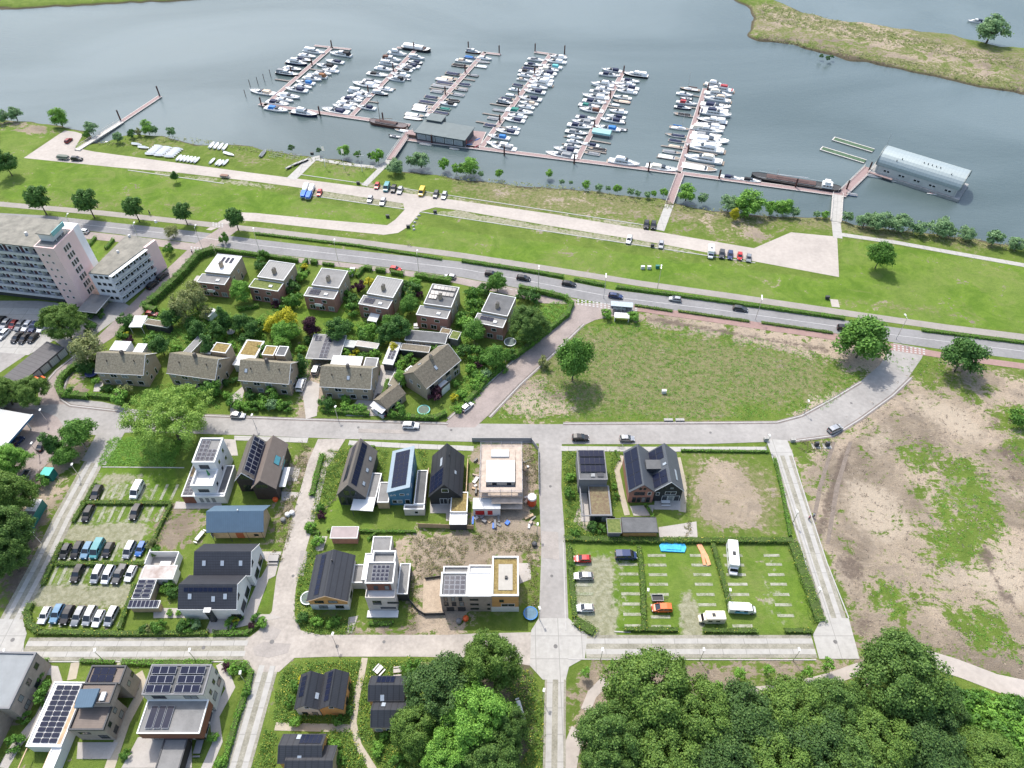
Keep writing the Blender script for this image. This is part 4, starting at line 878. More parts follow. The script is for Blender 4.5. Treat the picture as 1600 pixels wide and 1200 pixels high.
def boat_proto(kind):
    D = {'cruiser':(9.5,3.2,1.0),'motor yacht':(12,3.9,1.35),'tender':(6.5,2.3,.65),'cabin boat':(8.0,2.8,.85),'steel cruiser':(11,3.5,1.15),'sailing boat':(8.5,2.7,.8),'flat boat':(6.5,2.1,.5),'rib':(6.2,2.3,.6)}
    L, W, fb = D[kind]; t = T('motor_boat', kind, 'boat'); st, rings = boat_hull(L, W, fb)
    h = MB().loft(rings, close=False, caps=False); h.add(rings[0],[tuple(range(5,-1,-1))]); o = part('hull', h, t, M_hull); smooth(o)
    dk = MB(); zz = lambda s: fb*s-0.10
    dk.loft([[(-L/2+a*L,-W/2*w*.94,zz(s)),(-L/2+a*L,W/2*w*.94,zz(s))] for a,w,s in st], close=False, caps=False)
    part('deck', dk, t, M_teak if kind in ('tender','sailing boat','flat boat') else M_deckw)
    rb = MB()
    for sy in (-1,1):
        for (a,w,s),(a2,w2,s2) in zip(st, st[1:]): rb.cyl((-L/2+a*L,sy*W/2*w,fb*s),(-L/2+a2*L,sy*W/2*w2,fb*s2),.05 if kind!='rib' else .24,None,5,False)
    part('rubbing_strake', rb, t, M_deckw if kind != 'rib' else cv('grey'))
    def cabin(name, x0, x1, w0, w1, z0, z1, m, slope=0.5, back=0.15, rd=.88):
        b = MB(); b.loft([[(x0,-w0/2,z0),(x0,w0/2,z0),(x0+back,w0/2*rd,z1),(x0+back,-w0/2*rd,z1)],[(x1,-w1/2,z0),(x1,w1/2,z0),(x1-slope,w1/2*rd*.9,z1),(x1-slope,-w1/2*rd*.9,z1)]])
        return part(name, b, t, m)
    def side_windows(x0, x1, w, z0, z1, n, xo=0):
        g = (x1-x0)/n
        for k in range(n):
            for sy in (-1,1): part('window', MB().box(x0+k*g+.08,sy*w/2-.03,z0,x0+(k+1)*g-.08,sy*w/2+.03,z1), t, M_bglass)
    if kind == 'cruiser':
        cabin('cabin',-.6,3.1,2.5,1.5,fb*.9,fb+.75,M_deckw,1.5); cabin('windscreen',-.2,1.5,2.3,2.0,fb+.45,fb+1.15,M_bglass,.9,.1); cabin('cover',-3.2,-.1,2.4,2.2,fb*.8,fb+1.2,M_cover,.3,.4,.8); part('seat', MB().box(-4.3,-1.1,fb*.85,-3.5,1.1,fb+.15), t, M_deckw)
        part('foredeck_hatch', MB().box(2.1,-.3,fb+.28,2.7,.3,fb+.42), t, M_bglass)
    elif kind == 'cabin boat':
        cabin('cabin',-.3,2.7,2.1,1.2,fb*.9,fb+.65,M_deckw,1.3); cabin('windscreen',-.2,1.0,1.9,1.7,fb+.5,fb+1.0,M_bglass,.7,.05); cabin('cover',-2.7,-.1,2.0,1.9,fb*.8,fb+.95,M_cover,.2,.4,.75); part('seat', MB().box(-3.6,-.9,fb*.8,-3.0,.9,fb+.1), t, M_deckw)
    elif kind == 'motor yacht':
        cabin('cabin',-3.6,4.2,3.0,1.9,fb*.9,fb+1.1,M_deckw,1.8,.2); side_windows(-3.0,1.6,2.86,fb+.45,fb+.85,4); cabin('flybridge',-3.4,1.2,2.7,2.3,fb+1.1,fb+1.75,M_deckw,.9,.1,.95)
        cabin('windscreen',.4,1.4,2.2,2.0,fb+1.7,fb+2.1,M_bglass,.5,.4); cabin('cover',-3.2,.2,2.3,2.1,fb+1.76,fb+2.5,M_cover,.3,.3,.85); part('swim_platform', MB().box(-6.7,-1.5,.25,-5.9,1.5,.38), t, M_teak)
        part('seat', MB().box(-5.6,-1.2,fb*.9,-5.0,1.2,fb+.35), t, M_cover)
    elif kind == 'steel cruiser':
        cabin('cabin',-3.4,3.2,2.7,1.7,fb*.9,fb+.95,M_deckw,.9,.1,.93); side_windows(-2.8,1.8,2.62,fb+.35,fb+.75,4); cabin('wheelhouse',-1.6,.9,2.3,2.2,fb+.9,fb+1.9,M_deckw,.4,.2); cabin('windscreen',.3,.95,2.0,1.95,fb+1.2,fb+1.7,M_bglass,.25,.1)
        cabin('cover',-5.0,-1.7,2.6,2.3,fb*.9,fb+1.8,M_cover,.1,.5,.85); part('mast', MB().cyl((-.6,0,fb+1.9),(-.6,0,fb+3.4),.04), t, M_steel)
    elif kind == 'tender':
        cabin('cover',-3.0,1.6,2.1,1.6,fb*.85,fb+.45,M_cover,1.2,.5,.55); cabin('windscreen',1.0,1.4,1.5,1.3,fb+.2,fb+.6,M_bglass,.2,.1)
    elif kind == 'flat boat':
        cabin('cover',-3.1,2.4,1.9,1.2,fb*.9,fb+.3,M_cover,.9,.3,.5)
    elif kind == 'rib':
        part('console', MB().box(-.6,-.4,.4,.2,.4,1.35), t, M_cover); part('seat', MB().box(-1.9,-.5,.4,-1.0,.5,.95), t, M_cover); part('outboard_motor', MB().box(-3.5,-.25,.2,-3.05,.25,1.3), t, M_trim)
    elif kind == 'sailing boat':
        cabin('cabin',-.6,2.6,1.7,.9,fb*.9,fb+.45,M_deckw,1.0,.15); part('mast', MB().cyl((.9,0,fb),(.9,0,10.5),.08,.05,6), t, M_steel); part('boom', MB().cyl((.9,0,fb+1.1),(-3.0,0,fb+1.15),.06), t, M_steel)
        cabin('cover',-3.0,.8,.5,.5,fb+1.1,fb+1.5,M_cover,.2,.2,.5); part('cockpit_seat', MB().box(-3.3,-.9,fb*.6,-.8,.9,fb*.86), t, M_deckw)
    if kind in ('cruiser','motor yacht','steel cruiser','cabin boat'):
        r = MB(); pts = [(-L/2+a*L*.995, W/2*w*.86, fb*s+.55) for a,w,s in st[3:]]
        for sy in (-1,1):
            for a,b in zip(pts, pts[1:]): r.cyl((a[0],sy*a[1],a[2]),(b[0],sy*b[1],b[2]),.03,None,4,False)
            for a in pts: r.cyl((a[0],sy*a[1],a[2]-.6),(a[0],sy*a[1],a[2]),.025,None,4,False)
        part('bow_rail', r, t, M_steel)
    return t, L
BP = {}
def boat(kind, hull, cover_, px, py, L, vec, label, group, z=WATER):
    if kind not in BP: BP[kind] = boat_proto(kind)
    src, L0 = BP[kind]; L = L*1.13; s = L/L0; p = P(px, py, z+0.7); yaw = math.atan2(vec.y, vec.x)
    o = dup(src, (p.x, p.y, z), yaw, label, group, (s, s*R.uniform(.80,.90), min(1.0, s**0.7)*.78), paint={M_hull.name: bm(hull), M_cover.name: cv(cover_)})
    o['category'] = {'sailing boat':'sailing boat','rib':'dinghy','tender':'open boat','flat boat':'open boat'}.get(kind, 'motor boat')
    o.name = {'sailing boat':'sailing_boat','rib':'dinghy','tender':'open_boat','flat boat':'open_boat'}.get(kind, 'motor_boat')
    return o
DK = -0.75
M_pont = ribbed('pontoon_deck', (0.255,0.185,0.175), 0.9, 1, 0.12, 0.85, var=0.16); M_fl = mat('pontoon_edge', (0.50,0.47,0.43), 0.8, 0.12, 1.0); M_float = mat('pontoon_float', (0.16,0.14,0.12), 0.9, 0.2, 1.0)
M_pile = mat('mooring_pile_steel', (0.075,0.030,0.025), 0.7, 0.25, 1.5)
def pontoon(name, label, a, b, w, fingers=(), cat='pier', z=DK):
    A, B = P(*a, z), P(*b, z); d = B-A; L = d.length; t = T(name, label, cat, (A.x, A.y, 0), math.atan2(d.y, d.x)-math.pi/2)
    part('deck', MB().box(-w/2+.12,0,z-.18,w/2-.12,L,z), t, M_pont)
    e = MB()
    for sx in (-1,1): e.box(sx*w/2-.12,0,z-.22,sx*w/2+.12,L,z+.05)
    part('edge_beam', e, t, M_fl); f = MB(); n = max(1,int(L/6))
    for k in range(n): f.box(-w/2+.1,(k+.15)*L/n,WATER-.3,w/2-.1,(k+.85)*L/n,z-.22)
    part('float', f, t, M_float)
    inv = Matrix.Rotation(-t.rotation_euler.z, 4, 'Z')
    for px, py, side, fl in fingers:
        q = inv @ (P(px, py, z)-Vector((A.x,A.y,z))); s = 1 if side == 'R' else -1
        fm = MB().box(min(s*w/2,s*(w/2+fl)),q.y-.45,z-.2,max(s*w/2,s*(w/2+fl)),q.y+.45,z-.03); fm.box(s*(w/2+fl)-.5,q.y-.4,WATER-.2,s*(w/2+fl)+.1,q.y+.4,z-.2)
        part('finger_pontoon', fm, t, mat('finger_wood',(0.20,0.18,0.16),.85,.25,1.5))
    return t, A, B
def pile(px, py, label, h=4.2, z=WATER, r=0.32, cap=True, m=None):
    p = P(px, py, z); t = T('mooring_pile', label, 'mooring pile', (p.x,p.y,0), 0, 'mooring piles in the marina'); part('pile', MB().cyl((0,0,z-1.5),(0,0,z+h),r,None,10), t, m or M_pile)
    part('pile_cap', MB().cyl((0,0,z+h),(0,0,z+h+.12),r+.05,.05,10), t, M_trim); return t
WV = (P(1150,283,DK)-P(446,168,DK)).normalized()      # along the long walkway, pointing right in the photo
W_ = {}
walk = [(405,162),(446,168),(500,176),(573,186),(640,197)]
for i,(a,b,lab) in enumerate((((405,162),(640,196),'long pontoon walkway from the leftmost pier to the office boat'),((634,217),(1062,270),'pontoon walkway between office boat and sixth pier'),((1062,270),(1322,305),'pontoon walkway past the black barge to the last gangway'))):
    pontoon('walkway_pontoon', lab, a, b, 2.4)
PIER = [((412,166),(519,73)),((549,181),(650,77)),((668,180),(758,81)),((753,229),(861,84)),((902,249),(974,111)),((1060,270),(1102,138))]
NTH = ['first','second','third','fourth','fifth','sixth']
FING = [[(457,127,'L',8),(497,109,'R',8),(478,79,'L',7)],[(607,107,'L',7),(597,136,'R',7),(592,160,'R',5)],[(720,122,'R',6),(711,135,'R',6),(697,141,'L',9),(672,165,'L',8)],
        [(836,121,'L',6),(822,143,'L',6),(802,167,'L',9),(795,183,'L',9),(785,196,'L',9),(812,181,'R',9),(795,200,'R',9)],[(955,167,'R',8),(975,124,'R',8),(925,183,'L',9),(905,216,'L',9),(925,219,'R',9),(912,233,'R',9),(892,226,'L',8)],
        [(1090,150,'L',8),(1085,168,'L',8),(1082,182,'L',8),(1074,213,'L',9),(1066,232,'L',9),(1060,250,'L',9),(1095,165,'R',12),(1080,235,'R',12),(1070,252,'R',12)]]
for i,(a,b) in enumerate(PIER):
    pontoon('pier', '%s boat pier from the left with red brown deck' % NTH[i], a, b, 2.2, FING[i])
pontoon('cross_pontoon', 'short cross pontoon behind the tip of the first pier', (491,71),(548,77), 1.6)
pontoon('cross_pontoon', 'short cross pontoon at the tip of the second pier', (620,74),(668,79), 1.6)
pontoon('cross_pontoon', 'empty cross pontoon at the tip of the third pier', (756,82),(782,85), 1.8)
pontoon('cross_pontoon', 'cross pontoon between two piles at the tip of the fourth pier', (835,81),(884,88), 1.8)
for i, q in enumerate(([(408,166),(412,160)],)): pass
PL = [[(456,117),(488,103),(519,76)],[(576,147),(615,112),(647,79)],[(696,149),(727,114)],[(781,193),(810,151),(835,118)],[(928,202),(953,155),(974,116)],[(1074,240),(1091,180),(1105,143)]]
for i, l_ in enumerate(PL):
    for j,(x,y) in enumerate(l_): pile(x, y, 'dark red pile, %s outward along the %s pier' % (['first','second','third'][j], NTH[i]))
for x,y,l_ in ((409,166,'tall dark pile at the outer left corner of the marina'),(500,180,'dark pile where the walkway meets the second pier'),(599,190,'dark pile behind the brown sailing barge'),(675,225,'red pile in front of the office boat windows'),
               (788,243,'pile on the walkway between the fourth and fifth piers'),(897,256,'pile at the foot of the fifth pier'),(1013,268,'pile on the walkway left of the sixth pier'),(1123,280,'pile on the walkway right of the sixth pier'),(1242,294,'pile on the walkway beside the black barge'),
               (1322,297,'pile at the corner where the slanting pontoon begins'),(1357,268,'pile at the boathouse end of the slanting pontoon'),(732,78,'dark pile at the left of the third pier tip'),(780,84,'dark pile at the right end of the third pier cross pontoon'),(836,81,'pile at the left end of the fourth pier cross pontoon'),(882,84,'pile at the right end of the fourth pier cross pontoon')):
    pile(x, y, l_)
for x,y,l_ in ((384,151,'thin mooring post standing alone left of the first pier'),(391,135,'thin post beside the beige covered cruiser bow'),(403,131,'thin post between the beige cruiser and the first finger'),(413,126,'thin post behind the beige covered cruiser'),(423,119,'thin post at the end of the lowest left finger')):
    pile(x, y, l_, 3.2, r=0.14)
# boats: kind, hull, cover, x, y, length, bow direction (1 = right in the photo)
S = 'steel cruiser'; C_ = 'cruiser'; Y = 'motor yacht'; K = 'cabin boat'; O = 'tender'; Fb = 'flat boat'; SB = 'sailing boat'
BO = {(0,'left'):[(K,'white','white',480,85,9,1),(K,'navy','white',457,105,9,1),(S,'white','white',491,79,11,1),(K,'black','navy',474,91,9,1),(Y,'navy','white',464,97,10.5,1),(S,'black','grey',449,113,11,1),(C_,'white','beige',410,142,12,-1)],
 (0,'right'):[(K,'white','white',516,108,8,-1),(K,'white','grey',505,112,8,1),(K,'white','white',445,154,8,1),(S,'white','black',532,83,11,-1),(K,'white','navy',523,94,9,-1),(C_,'white','black',510,101,10,-1),(S,'white','wood',495,117,9.5,-1),(C_,'white','white',488,121,9,1),(C_,'white','blue',477,127,9,-1),(K,'white','white',474,133,8.5,1),(C_,'white','navy',463,138,10.5,-1),(C_,'white','white',451,148,10.5,1),(C_,'white','navy',434,159,10.5,1)],
 (1,'left'):[(C_,'white','white',600,106,9,1),(K,'white','white',555,150,8,1),(Y,'white','white',621,82,9.5,1),(S,'white','brown',612,91,9.5,1),(S,'white','white',608,98,9,1),(K,'white','black',590,114,10,1),(C_,'white','white',571,130,12,-1),(K,'white','grey',582,125,9,1),(S,'white','white',561,142,10,1),(C_,'white','white',567,147,8.5,1),(C_,'white','navy',550,154,9.5,1),(C_,'white','white',543,160,9.5,1),(C_,'white','white',537,165,10,-1),(C_,'white','navy',524,171,12,-1)],
 (1,'right'):[(K,'white','grey',636,103,8,-1),(K,'white','white',601,137,7.5,-1),(S,'white','white',651,88,8,1),(K,'navy','navy',648,95,7,-1),(C_,'white','navy',641,101,9,-1),(K,'white','black',631,107,8,-1),(C_,'white','white',625,115,9,-1),(S,'white','black',618,122,8,-1),('rib','white','grey',635,121,4.5,1),(S,'black','white',594,144,7.5,1),(C_,'white','navy',572,166,8.5,-1)],
 (2,'left'):[(O,'white','navy',677,150,8,1),(O,'white','white',694,122,8,1),(S,'brown','grey',740,79,7.5,1),(O,'blue','blue',736,87,6.5,1),(K,'white','beige',725,93,8,1),(O,'black','black',721,100,9,1),(O,'black','navy',711,113,9,1),(O,'brown','beige',703,120,8.5,1),(Fb,'navy','navy',698,127,9.5,1),(Fb,'grey','grey',691,132,9.5,1),(O,'white','grey',687,141,8,1),(Fb,'navy','navy',671,157,9,1),(O,'grey','white',661,164,8.5,1),(O,'blue','white',660,169,9,1),(O,'white','white',648,177,8.5,1),(Fb,'black','white',646,182,8,1)],
 (2,'right'):[(O,'white','navy',723,129,7,-1),(O,'grey','grey',719,137,6.5,-1),(K,'white','white',757,89,7,1),(Fb,'grey','grey',754,94,7,1),(O,'white','white',749,101,7,-1),(O,'black','grey',738,115,5.5,-1),(O,'white','grey',713,145,7,-1),(O,'black','black',706,154,6.5,-1),(K,'white','black',700,160,7.5,-1),(O,'green','green',692,167,6.5,-1),(Fb,'black','navy',688,173,7,-1),(K,'white','white',681,180,8.5,1)],
 (3,'left'):[(K,'white','white',821,116,7,1),(O,'white','navy',812,131,6.5,1),(O,'grey','navy',794,152,7,1),(O,'white','grey',775,183,7,1),(O,'white','navy',769,194,7,1),(K,'white','grey',838,91,8,1),(K,'navy','navy',834,99,8.5,1),(O,'navy','navy',830,105,8.5,1),(K,'white','black',825,110,8.5,1),(K,'white','beige',817,122,5.5,1),(K,'white','white',805,138,5.5,1),(O,'white','white',800,146,5.5,1),(S,'black','grey',789,158,7,1),(Fb,'brown','grey',782,170,6.5,1)],
 (3,'right'):[(K,'white','white',840,134,9,1),(K,'white','beige',826,159,8,-1),(K,'white','white',808,179,8,-1),(C_,'white','white',872,87,8,-1),(C_,'white','white',868,94,10,-1),(C_,'white','teal',862,102,9.5,-1),(C_,'white','cream',858,107,9,1),(C_,'white','navy',853,112,9.5,-1),(C_,'white','white',849,117,9,-1),(C_,'white','white',847,123,10,-1),(Y,'white','white',844,129,10.5,-1),(C_,'white','navy',835,141,9.5,-1),(C_,'white','navy',828,152,10,-1),(K,'white','white',822,165,7,-1),(C_,'white','green',812,172,11.5,1),(K,'white','navy',803,185,9,-1),(K,'white','white',801,198,6,-1),(K,'white','navy',792,203,9.5,-1),(C_,'white','blue',779,212,9,-1),(C_,'white','white',780,224,10.5,-1),(C_,'white','grey',787,229,10,-1)],
 (4,'left'):[(K,'white','white',946,137,8,1),(K,'white','navy',915,182,8,1),(C_,'white','navy',956,108,9,-1),(C_,'white','navy',953,115,9.5,1),(K,'white','navy',953,127,8,1),(Y,'white','white',941,131,10,-1),(C_,'white','grey',938,142,9,1),(C_,'white','white',931,149,11.5,-1),(C_,'white','navy',929,157,10,1),(K,'grey','green',921,163,9,1),(C_,'white','brown',924,170,10,-1),(C_,'white','grey',911,189,9.5,-1),(C_,'white','navy',906,195,10,1),(C_,'grey','grey',901,205,9,1),(K,'white','white',899,212,6,1),(K,'white','white',898,219,6,1),(K,'white','grey',895,226,6.5,1),(C_,'white','navy',884,232,9.5,-1),(C_,'white','grey',877,240,12,-1)],
 (4,'right'):[(K,'white','white',966,172,7.5,-1),(K,'white','navy',985,124,8,1),(S,'black','white',993,115,11,-1),(K,'white','white',978,129,8,-1),(C_,'white','navy',980,135,10,-1),(C_,'white','white',979,141,9,-1),(K,'white','cream',972,150,8,-1),(O,'navy','beige',971,156,7.5,-1),(O,'white','white',959,161,5,-1),(K,'white','navy',962,180,8,-1),(C_,'white','navy',956,186,9.5,-1),('rib','white','grey',967,188,5,-1),(C_,'white','blue',949,198,10.5,-1),('rib','white','grey',967,199,6,-1),(K,'navy','navy',921,224,7.5,-1),(O,'black','black',933,230,7,-1),(O,'white','grey',924,237,6.5,-1)],
 (5,'left'):[(O,'white','grey',1050,235,7,1),(K,'white','white',1070,145,7,1),(O,'white','navy',1059,218,7,1),(SB,'black','brown',1078,137,8.5,-1),('rib','grey','grey',1072,151,5,-1),(C_,'white','red',1073,159,8.5,1),(K,'navy','navy',1067,166,7,1),(O,'white','black',1066,176,7,-1),(SB,'white','blue',1062,198,8,1),(O,'white','navy',1056,209,7.5,-1),(O,'cream','beige',1058,227,6.5,1),(O,'white','white',1046,243,8.5,1)],
 (5,'right'):[(K,'white','white',1116,169,11,-1),(K,'white','white',1110,194,11,-1),(K,'white','grey',1104,209,11,1),(K,'white','white',1104,223,11,1),(Y,'white','white',1118,131,9,1),(Y,'white','red',1125,138,11,-1),(Y,'white','cream',1122,146,11.5,1),(Y,'white','beige',1120,154,11,-1),(C_,'white','navy',1118,163,12,1),(Y,'white','navy',1118,176,12.5,1),(S,'navy','white',1112,187,12,-1),(S,'white','cream',1105,201,12.5,1),(C_,'white','white',1108,216,14.5,1),(Y,'white','white',1101,230,14,-1),(Y,'white','cream',1098,247,14,-1),(O,'white','white',1092,259,13,1)]}
for (i, side), rows in BO.items():
    rows = sorted(rows, key=lambda r: -r[4])
    for k, (kind, hc, cc_, x, y, L, sg) in enumerate(rows):
        what = {'tender':'open boat','flat boat':'flat open boat','rib':'inflatable dinghy','motor yacht':'tall motor yacht','steel cruiser':'wheelhouse cruiser'}.get(kind, kind)
        cov = ' with %s cover' % cc_ if cc_ != hc and kind != 'rib' else ''
        boat(kind, hc, cc_, x, y+1.5, L, WV*sg, '%s %s%s, %s from shore, %s side of %s pier' % (hc, what, cov, ORD[k], side, NTH[i]), 'boats moored along the %s pier' % NTH[i])
GW = 'boats moored along the walkway'
for kind, hc, cc_, x, y, L, sg, lab in ((C_,'white','blue',432,170,10.5,1,'white cruiser with blue canopy at the outer corner of the walkway'),(Y,'navy','white',476,177,11.5,1,'navy hulled cruiser on the shore side of the walkway'),
     (Y,'white','white',975,254,11.5,1,'white motor yacht alone on the walkway left of sixth pier'),(C_,'white','cream',1034,262,11.5,1,'white cruiser on the walkway next to the sixth pier foot'),
     (K,'white','navy',1143,277,7.5,1,'white boat with navy top on the walkway right of sixth pier'),(K,'white','black',1173,281,7,1,'small boat with black top directly left of the black barge'),
     (O,'white','grey',1368,274,5.5,1,'small white boat under the boathouse entrance deck'),('rib','grey','grey',618,212,5,1,'grey inflatable dinghy beside the gangway'),(O,'white','white',628,203,6,-1,'white covered tender beside the gangway'),
     (Fb,'white','grey',665,224,5,1,'small white rowing boat before the office boat'),(Fb,'white','grey',710,231,4,1,'tiny white dinghy off the right end of office boat'),(O,'blue','grey',1328,302,5,-1,'small blue workboat moored at the gangway corner'),
     (S,'white','navy',1524,33,7,-1,'small white motor boat on the outer river beside the lone tree'),(Fb,'white','white',172,222,5,1,'white dinghy at the water edge of the slipway')):
    boat(kind, hc, cc_, x, y, L, WV*sg, lab, GW)
for s_, _ in BP.values(): kill(s_)
def barge(px, py, L, W, hullm, label, deckm, mast=0, tents=False, house=True, sg=1, fb=1.3):
    p = P(px, py, WATER+1); t = T('barge', label, 'barge', (p.x,p.y,WATER), math.atan2(WV.y*sg,WV.x*sg)); st = [(0,.5,1.15),(.05,.85,1.05),(.12,1,1),(.5,1,.92),(.85,1,1),(.94,.8,1.15),(1,.25,1.35)]; rings = []
    for a,w,s in st:
        x = -L/2+a*L; hw = W/2*w; z = fb*s; rings.append([(x,-hw,z),(x,-hw*.9,0),(x,-hw*.4,-.5),(x,hw*.4,-.5),(x,hw*.9,0),(x,hw,z)])
    part('hull', MB().loft(rings, close=False, caps=False).add(rings[0],[tuple(range(5,-1,-1))]).add(rings[-1],[tuple(range(6))]), t, hullm)
    part('deck', MB().loft([[(-L/2+a*L,-W/2*w*.96,fb*s-.1),(-L/2+a*L,W/2*w*.96,fb*s-.1)] for a,w,s in st], close=False, caps=False), t, deckm)
    part('hold_cover', MB().loft([[(x,-W*.33,fb*.85),(x,W*.33,fb*.85),(x,W*.3,fb+.45),(x,0,fb+.75),(x,-W*.3,fb+.45)] for x in (-L*.22,L*.33)]), t, mat('hatch_brown',(0.085,0.05,0.045),.8,.2,1.0))
    if house:
        part('wheelhouse', MB().box(-L*.40,-W*.33,fb*.9,-L*.29,W*.33,fb+1.3).box(-L*.37,-W*.25,fb+1.3,-L*.31,W*.25,fb+2.3), t, M_deckw)
        for k in range(3):
            for sy in (-1,1): part('window', MB().box(-L*.39+k*L*.033,sy*W*.33-.03,fb+.6,-L*.39+k*L*.033+L*.022,sy*W*.33+.03,fb+1.05), t, M_bglass)
    if mast: part('mast', MB().cyl((L*.22,0,fb),(L*.22,0,fb+mast),.14,.07,8).cyl((L*.22,0,fb+1.5),(-L*.12,0,fb+2.2),.1), t, mat('mast_wood',(.12,.08,.05),.7,.1,2) if mast > 7 else M_steel)
    if tents: part('white_tent', MB().loft([[(x,-W*.42,fb),(x,W*.42,fb),(x,W*.38,fb+1.2),(x,0,fb+1.7),(x,-W*.38,fb+1.2)] for x in (-L*.40,-L*.05)]).loft([[(x,-W*.36,fb),(x,W*.36,fb),(x,W*.3,fb+1.0),(x,0,fb+1.3),(x,-W*.3,fb+1.0)] for x in (-L*.03,L*.26)]), t, M_deckw)
    r = MB()
    for sy in (-1,1): r.cyl((-L*.42,sy*W*.46,fb+.5),(L*.42,sy*W*.46,fb+.6),.04,None,4)
    part('rail', r, t, M_deckw); return t
barge(1243,284,34,5.0,bm('black'),'long black cargo barge with white wheelhouse at the walkway',M_trim,4,sg=-1)
barge(607,193,18,4.0,bm('brown'),'old brown sailing barge with tall dark mast',mat('barge_deck',(.12,.10,.10),.8,.2,1),10,house=False,sg=-1)
barge(650,75,16,4.2,bm('black'),'black houseboat with white tent roofs at second pier tip',M_deckw,0,True,False,sg=1)
# office boat
def office():
    o, yaw, w, d = fr((649,206.5),(727,216), 2.6, pBL=(683,189.5)); yaw = math.atan2(WV.y,WV.x); t = T('floating_office','dark flat roofed floating office with glass front on the walkway','building',o,yaw)
    M_d = mat('office_cladding',(0.07,0.075,0.08),.7,.15,1.0); M_r = mat('office_roof',(0.125,0.150,0.150),.8,.1,.4); d = max(d, 10)
    part('wall', MB().box(0,0,-.9,w,d,2.5), t, M_d); part('roof', MB().box(-.4,-.5,2.5,w+.6,d+.3,2.85), t, M_r)
    for k in range(5):
        f = part('window', MB().box(.8+k*w*.19,-.06,-.2,.8+k*w*.19+w*.165,.02,2.0), t, M_deckw); part('pane', MB().box(.95+k*w*.19,-.1,-.1,.65+k*w*.19+w*.165,-.065,1.9), f, mat('curtained_glass',(.30,.32,.33),.3,.4,2.5))
    part('float', MB().box(-.3,-.2,-1.6,w+.3,d,-.91), t, M_float)
    part('door', MB().box(w-.02,2,-.8,w+.06,3.2,1.6), t, mat('door_red',(.25,.06,.04),.6,.1,1))
    part('upper_room', MB().box(1.0,d-1.2,-.5,7.6,d+4.2,3.5), t, M_d); part('upper_roof', MB().box(.6,d-1.6,3.5,8.0,d+4.6,3.8), t, M_r)
    D = pontoon('deck_pontoon','wooden deck pontoon beside the office boat with kayaks',(738,230),(749,205),6,cat='pontoon')
office()
for x,y,c,l_ in ((734,221,'red','red kayak leaning at the office boat deck'),(744,229,'red','red kayaks lying on the office boat deck'),(746,218,'blue','blue kayak lying on the office boat deck'),(733,226,'blue','blue kayak at the office boat corner')):
    p = P(x,y,DK); k = MB().loft([[(xx,-.32*w,.1),(xx,0,0),(xx,.32*w,.1),(xx,0,.3*w+.05)] for xx,w in ((-1.7,.1),(-.9,.8),(0,1),(.9,.8),(1.7,.1))]); solo('kayak', k, l_, 'kayak', bm(c), loc=(p.x,p.y,DK+.02), rz=R.uniform(-.3,.8))
# covered floating tent on the fifth pier, kiosk, boathouse
p = P(940,210,DK); t = T('boat_shelter','pale turquoise tent roof over a berth on the fifth pier','boat shelter',(p.x,p.y,WATER),math.atan2(WV.y,WV.x))
part('roof', MB().loft([[(x,-2,1.2),(x,-1.9,2.0),(x,0,2.7),(x,1.9,2.0),(x,2,1.2)] for x in (-4,4)]), t, mat('tent_turquoise',(.28,.50,.48),.7,.1,1)); part('frame', MB().cyl((-4,-2,0),(-4,-2,1.4),.06).cyl((4,-2,0),(4,-2,1.4),.06).cyl((4,2,0),(4,2,1.4),.06).cyl((-4,2,0),(-4,2,1.4),.06), t, M_steel)
p = P(636,214,DK); t = T('kiosk','small brown wooden kiosk on the gangway by the office boat','kiosk',(p.x,p.y,DK),math.atan2(WV.y,WV.x)); part('wall', MB().box(0,0,0,4,2.4,1.4), t, mat('kiosk_wood',(.17,.10,.07),.8,.2,2)); part('roof', MB().box(-.2,-.2,1.4,4.2,2.6,1.52), t, M_pont)
def gangway(label, a, b, w, za, zb, m=M_pont):
    A, B = P(*a, za), P(*b, zb); d = B-A; L = math.hypot(d.x,d.y); t = T('gangway', label, 'gangway', (A.x,A.y,0), math.atan2(d.y,d.x)-math.pi/2)
    part('deck', MB().hull2([(-w/2,0,za),(w/2,0,za),(w/2,L,zb),(-w/2,L,zb)],.2), t, m)
    for sx in (-1,1):
        r = MB().cyl((sx*w/2,0,za+1),(sx*w/2,L,zb+1),.07,None,5).cyl((sx*w/2,0,za+.5),(sx*w/2,L,zb+.5),.04,None,4); n = int(L/2)
        for k in range(n+1): r.cyl((sx*w/2,L*k/n,za+(zb-za)*k/n),(sx*w/2,L*k/n,za+(zb-za)*k/n+1),.04,None,4)
        part('railing', r, t, M_fl)
    part('edge_beam', MB().hull2([(-w/2-.12,0,za+.04),(-w/2,0,za+.04),(-w/2,L,zb+.04),(-w/2-.12,L,zb+.04)],.4).hull2([(w/2,0,za+.04),(w/2+.12,0,za+.04),(w/2+.12,L,zb+.04),(w/2,L,zb+.04)],.4), t, M_fl); return t
gangway('gangway from the shore path up to the office boat', (609,249),(641,203), 2.6, 0.15, -.6)
gangway('straight gangway at the foot of the sixth pier', (1046,318),(1063,272), 2.8, 0.15, -.6)
gangway('wide pale gangway beside the right end of the walkway', (1306,346),(1309,304), 3.6, 0.15, -.6, M_conc)
gangway('slanting pontoon bridge leading to the curved roof boathouse', (1316,303),(1358,262), 3.4, -.65, -.65)
gangway('long white truss gangway at the left slipway', (120,234),(190,190), 2.2, .4, -.6, M_fl)
pontoon('jetty','lone jetty reaching into the river at far left',(188,191),(250,150),2.2,cat='jetty')
pile(189,189,'dark pile in the middle of the lone jetty',5); pile(250,151,'dark pile at the end of the lone jetty',5)
M_mesh = mat('grating_green',(.055,.10,.055),.9,.3,1.0)
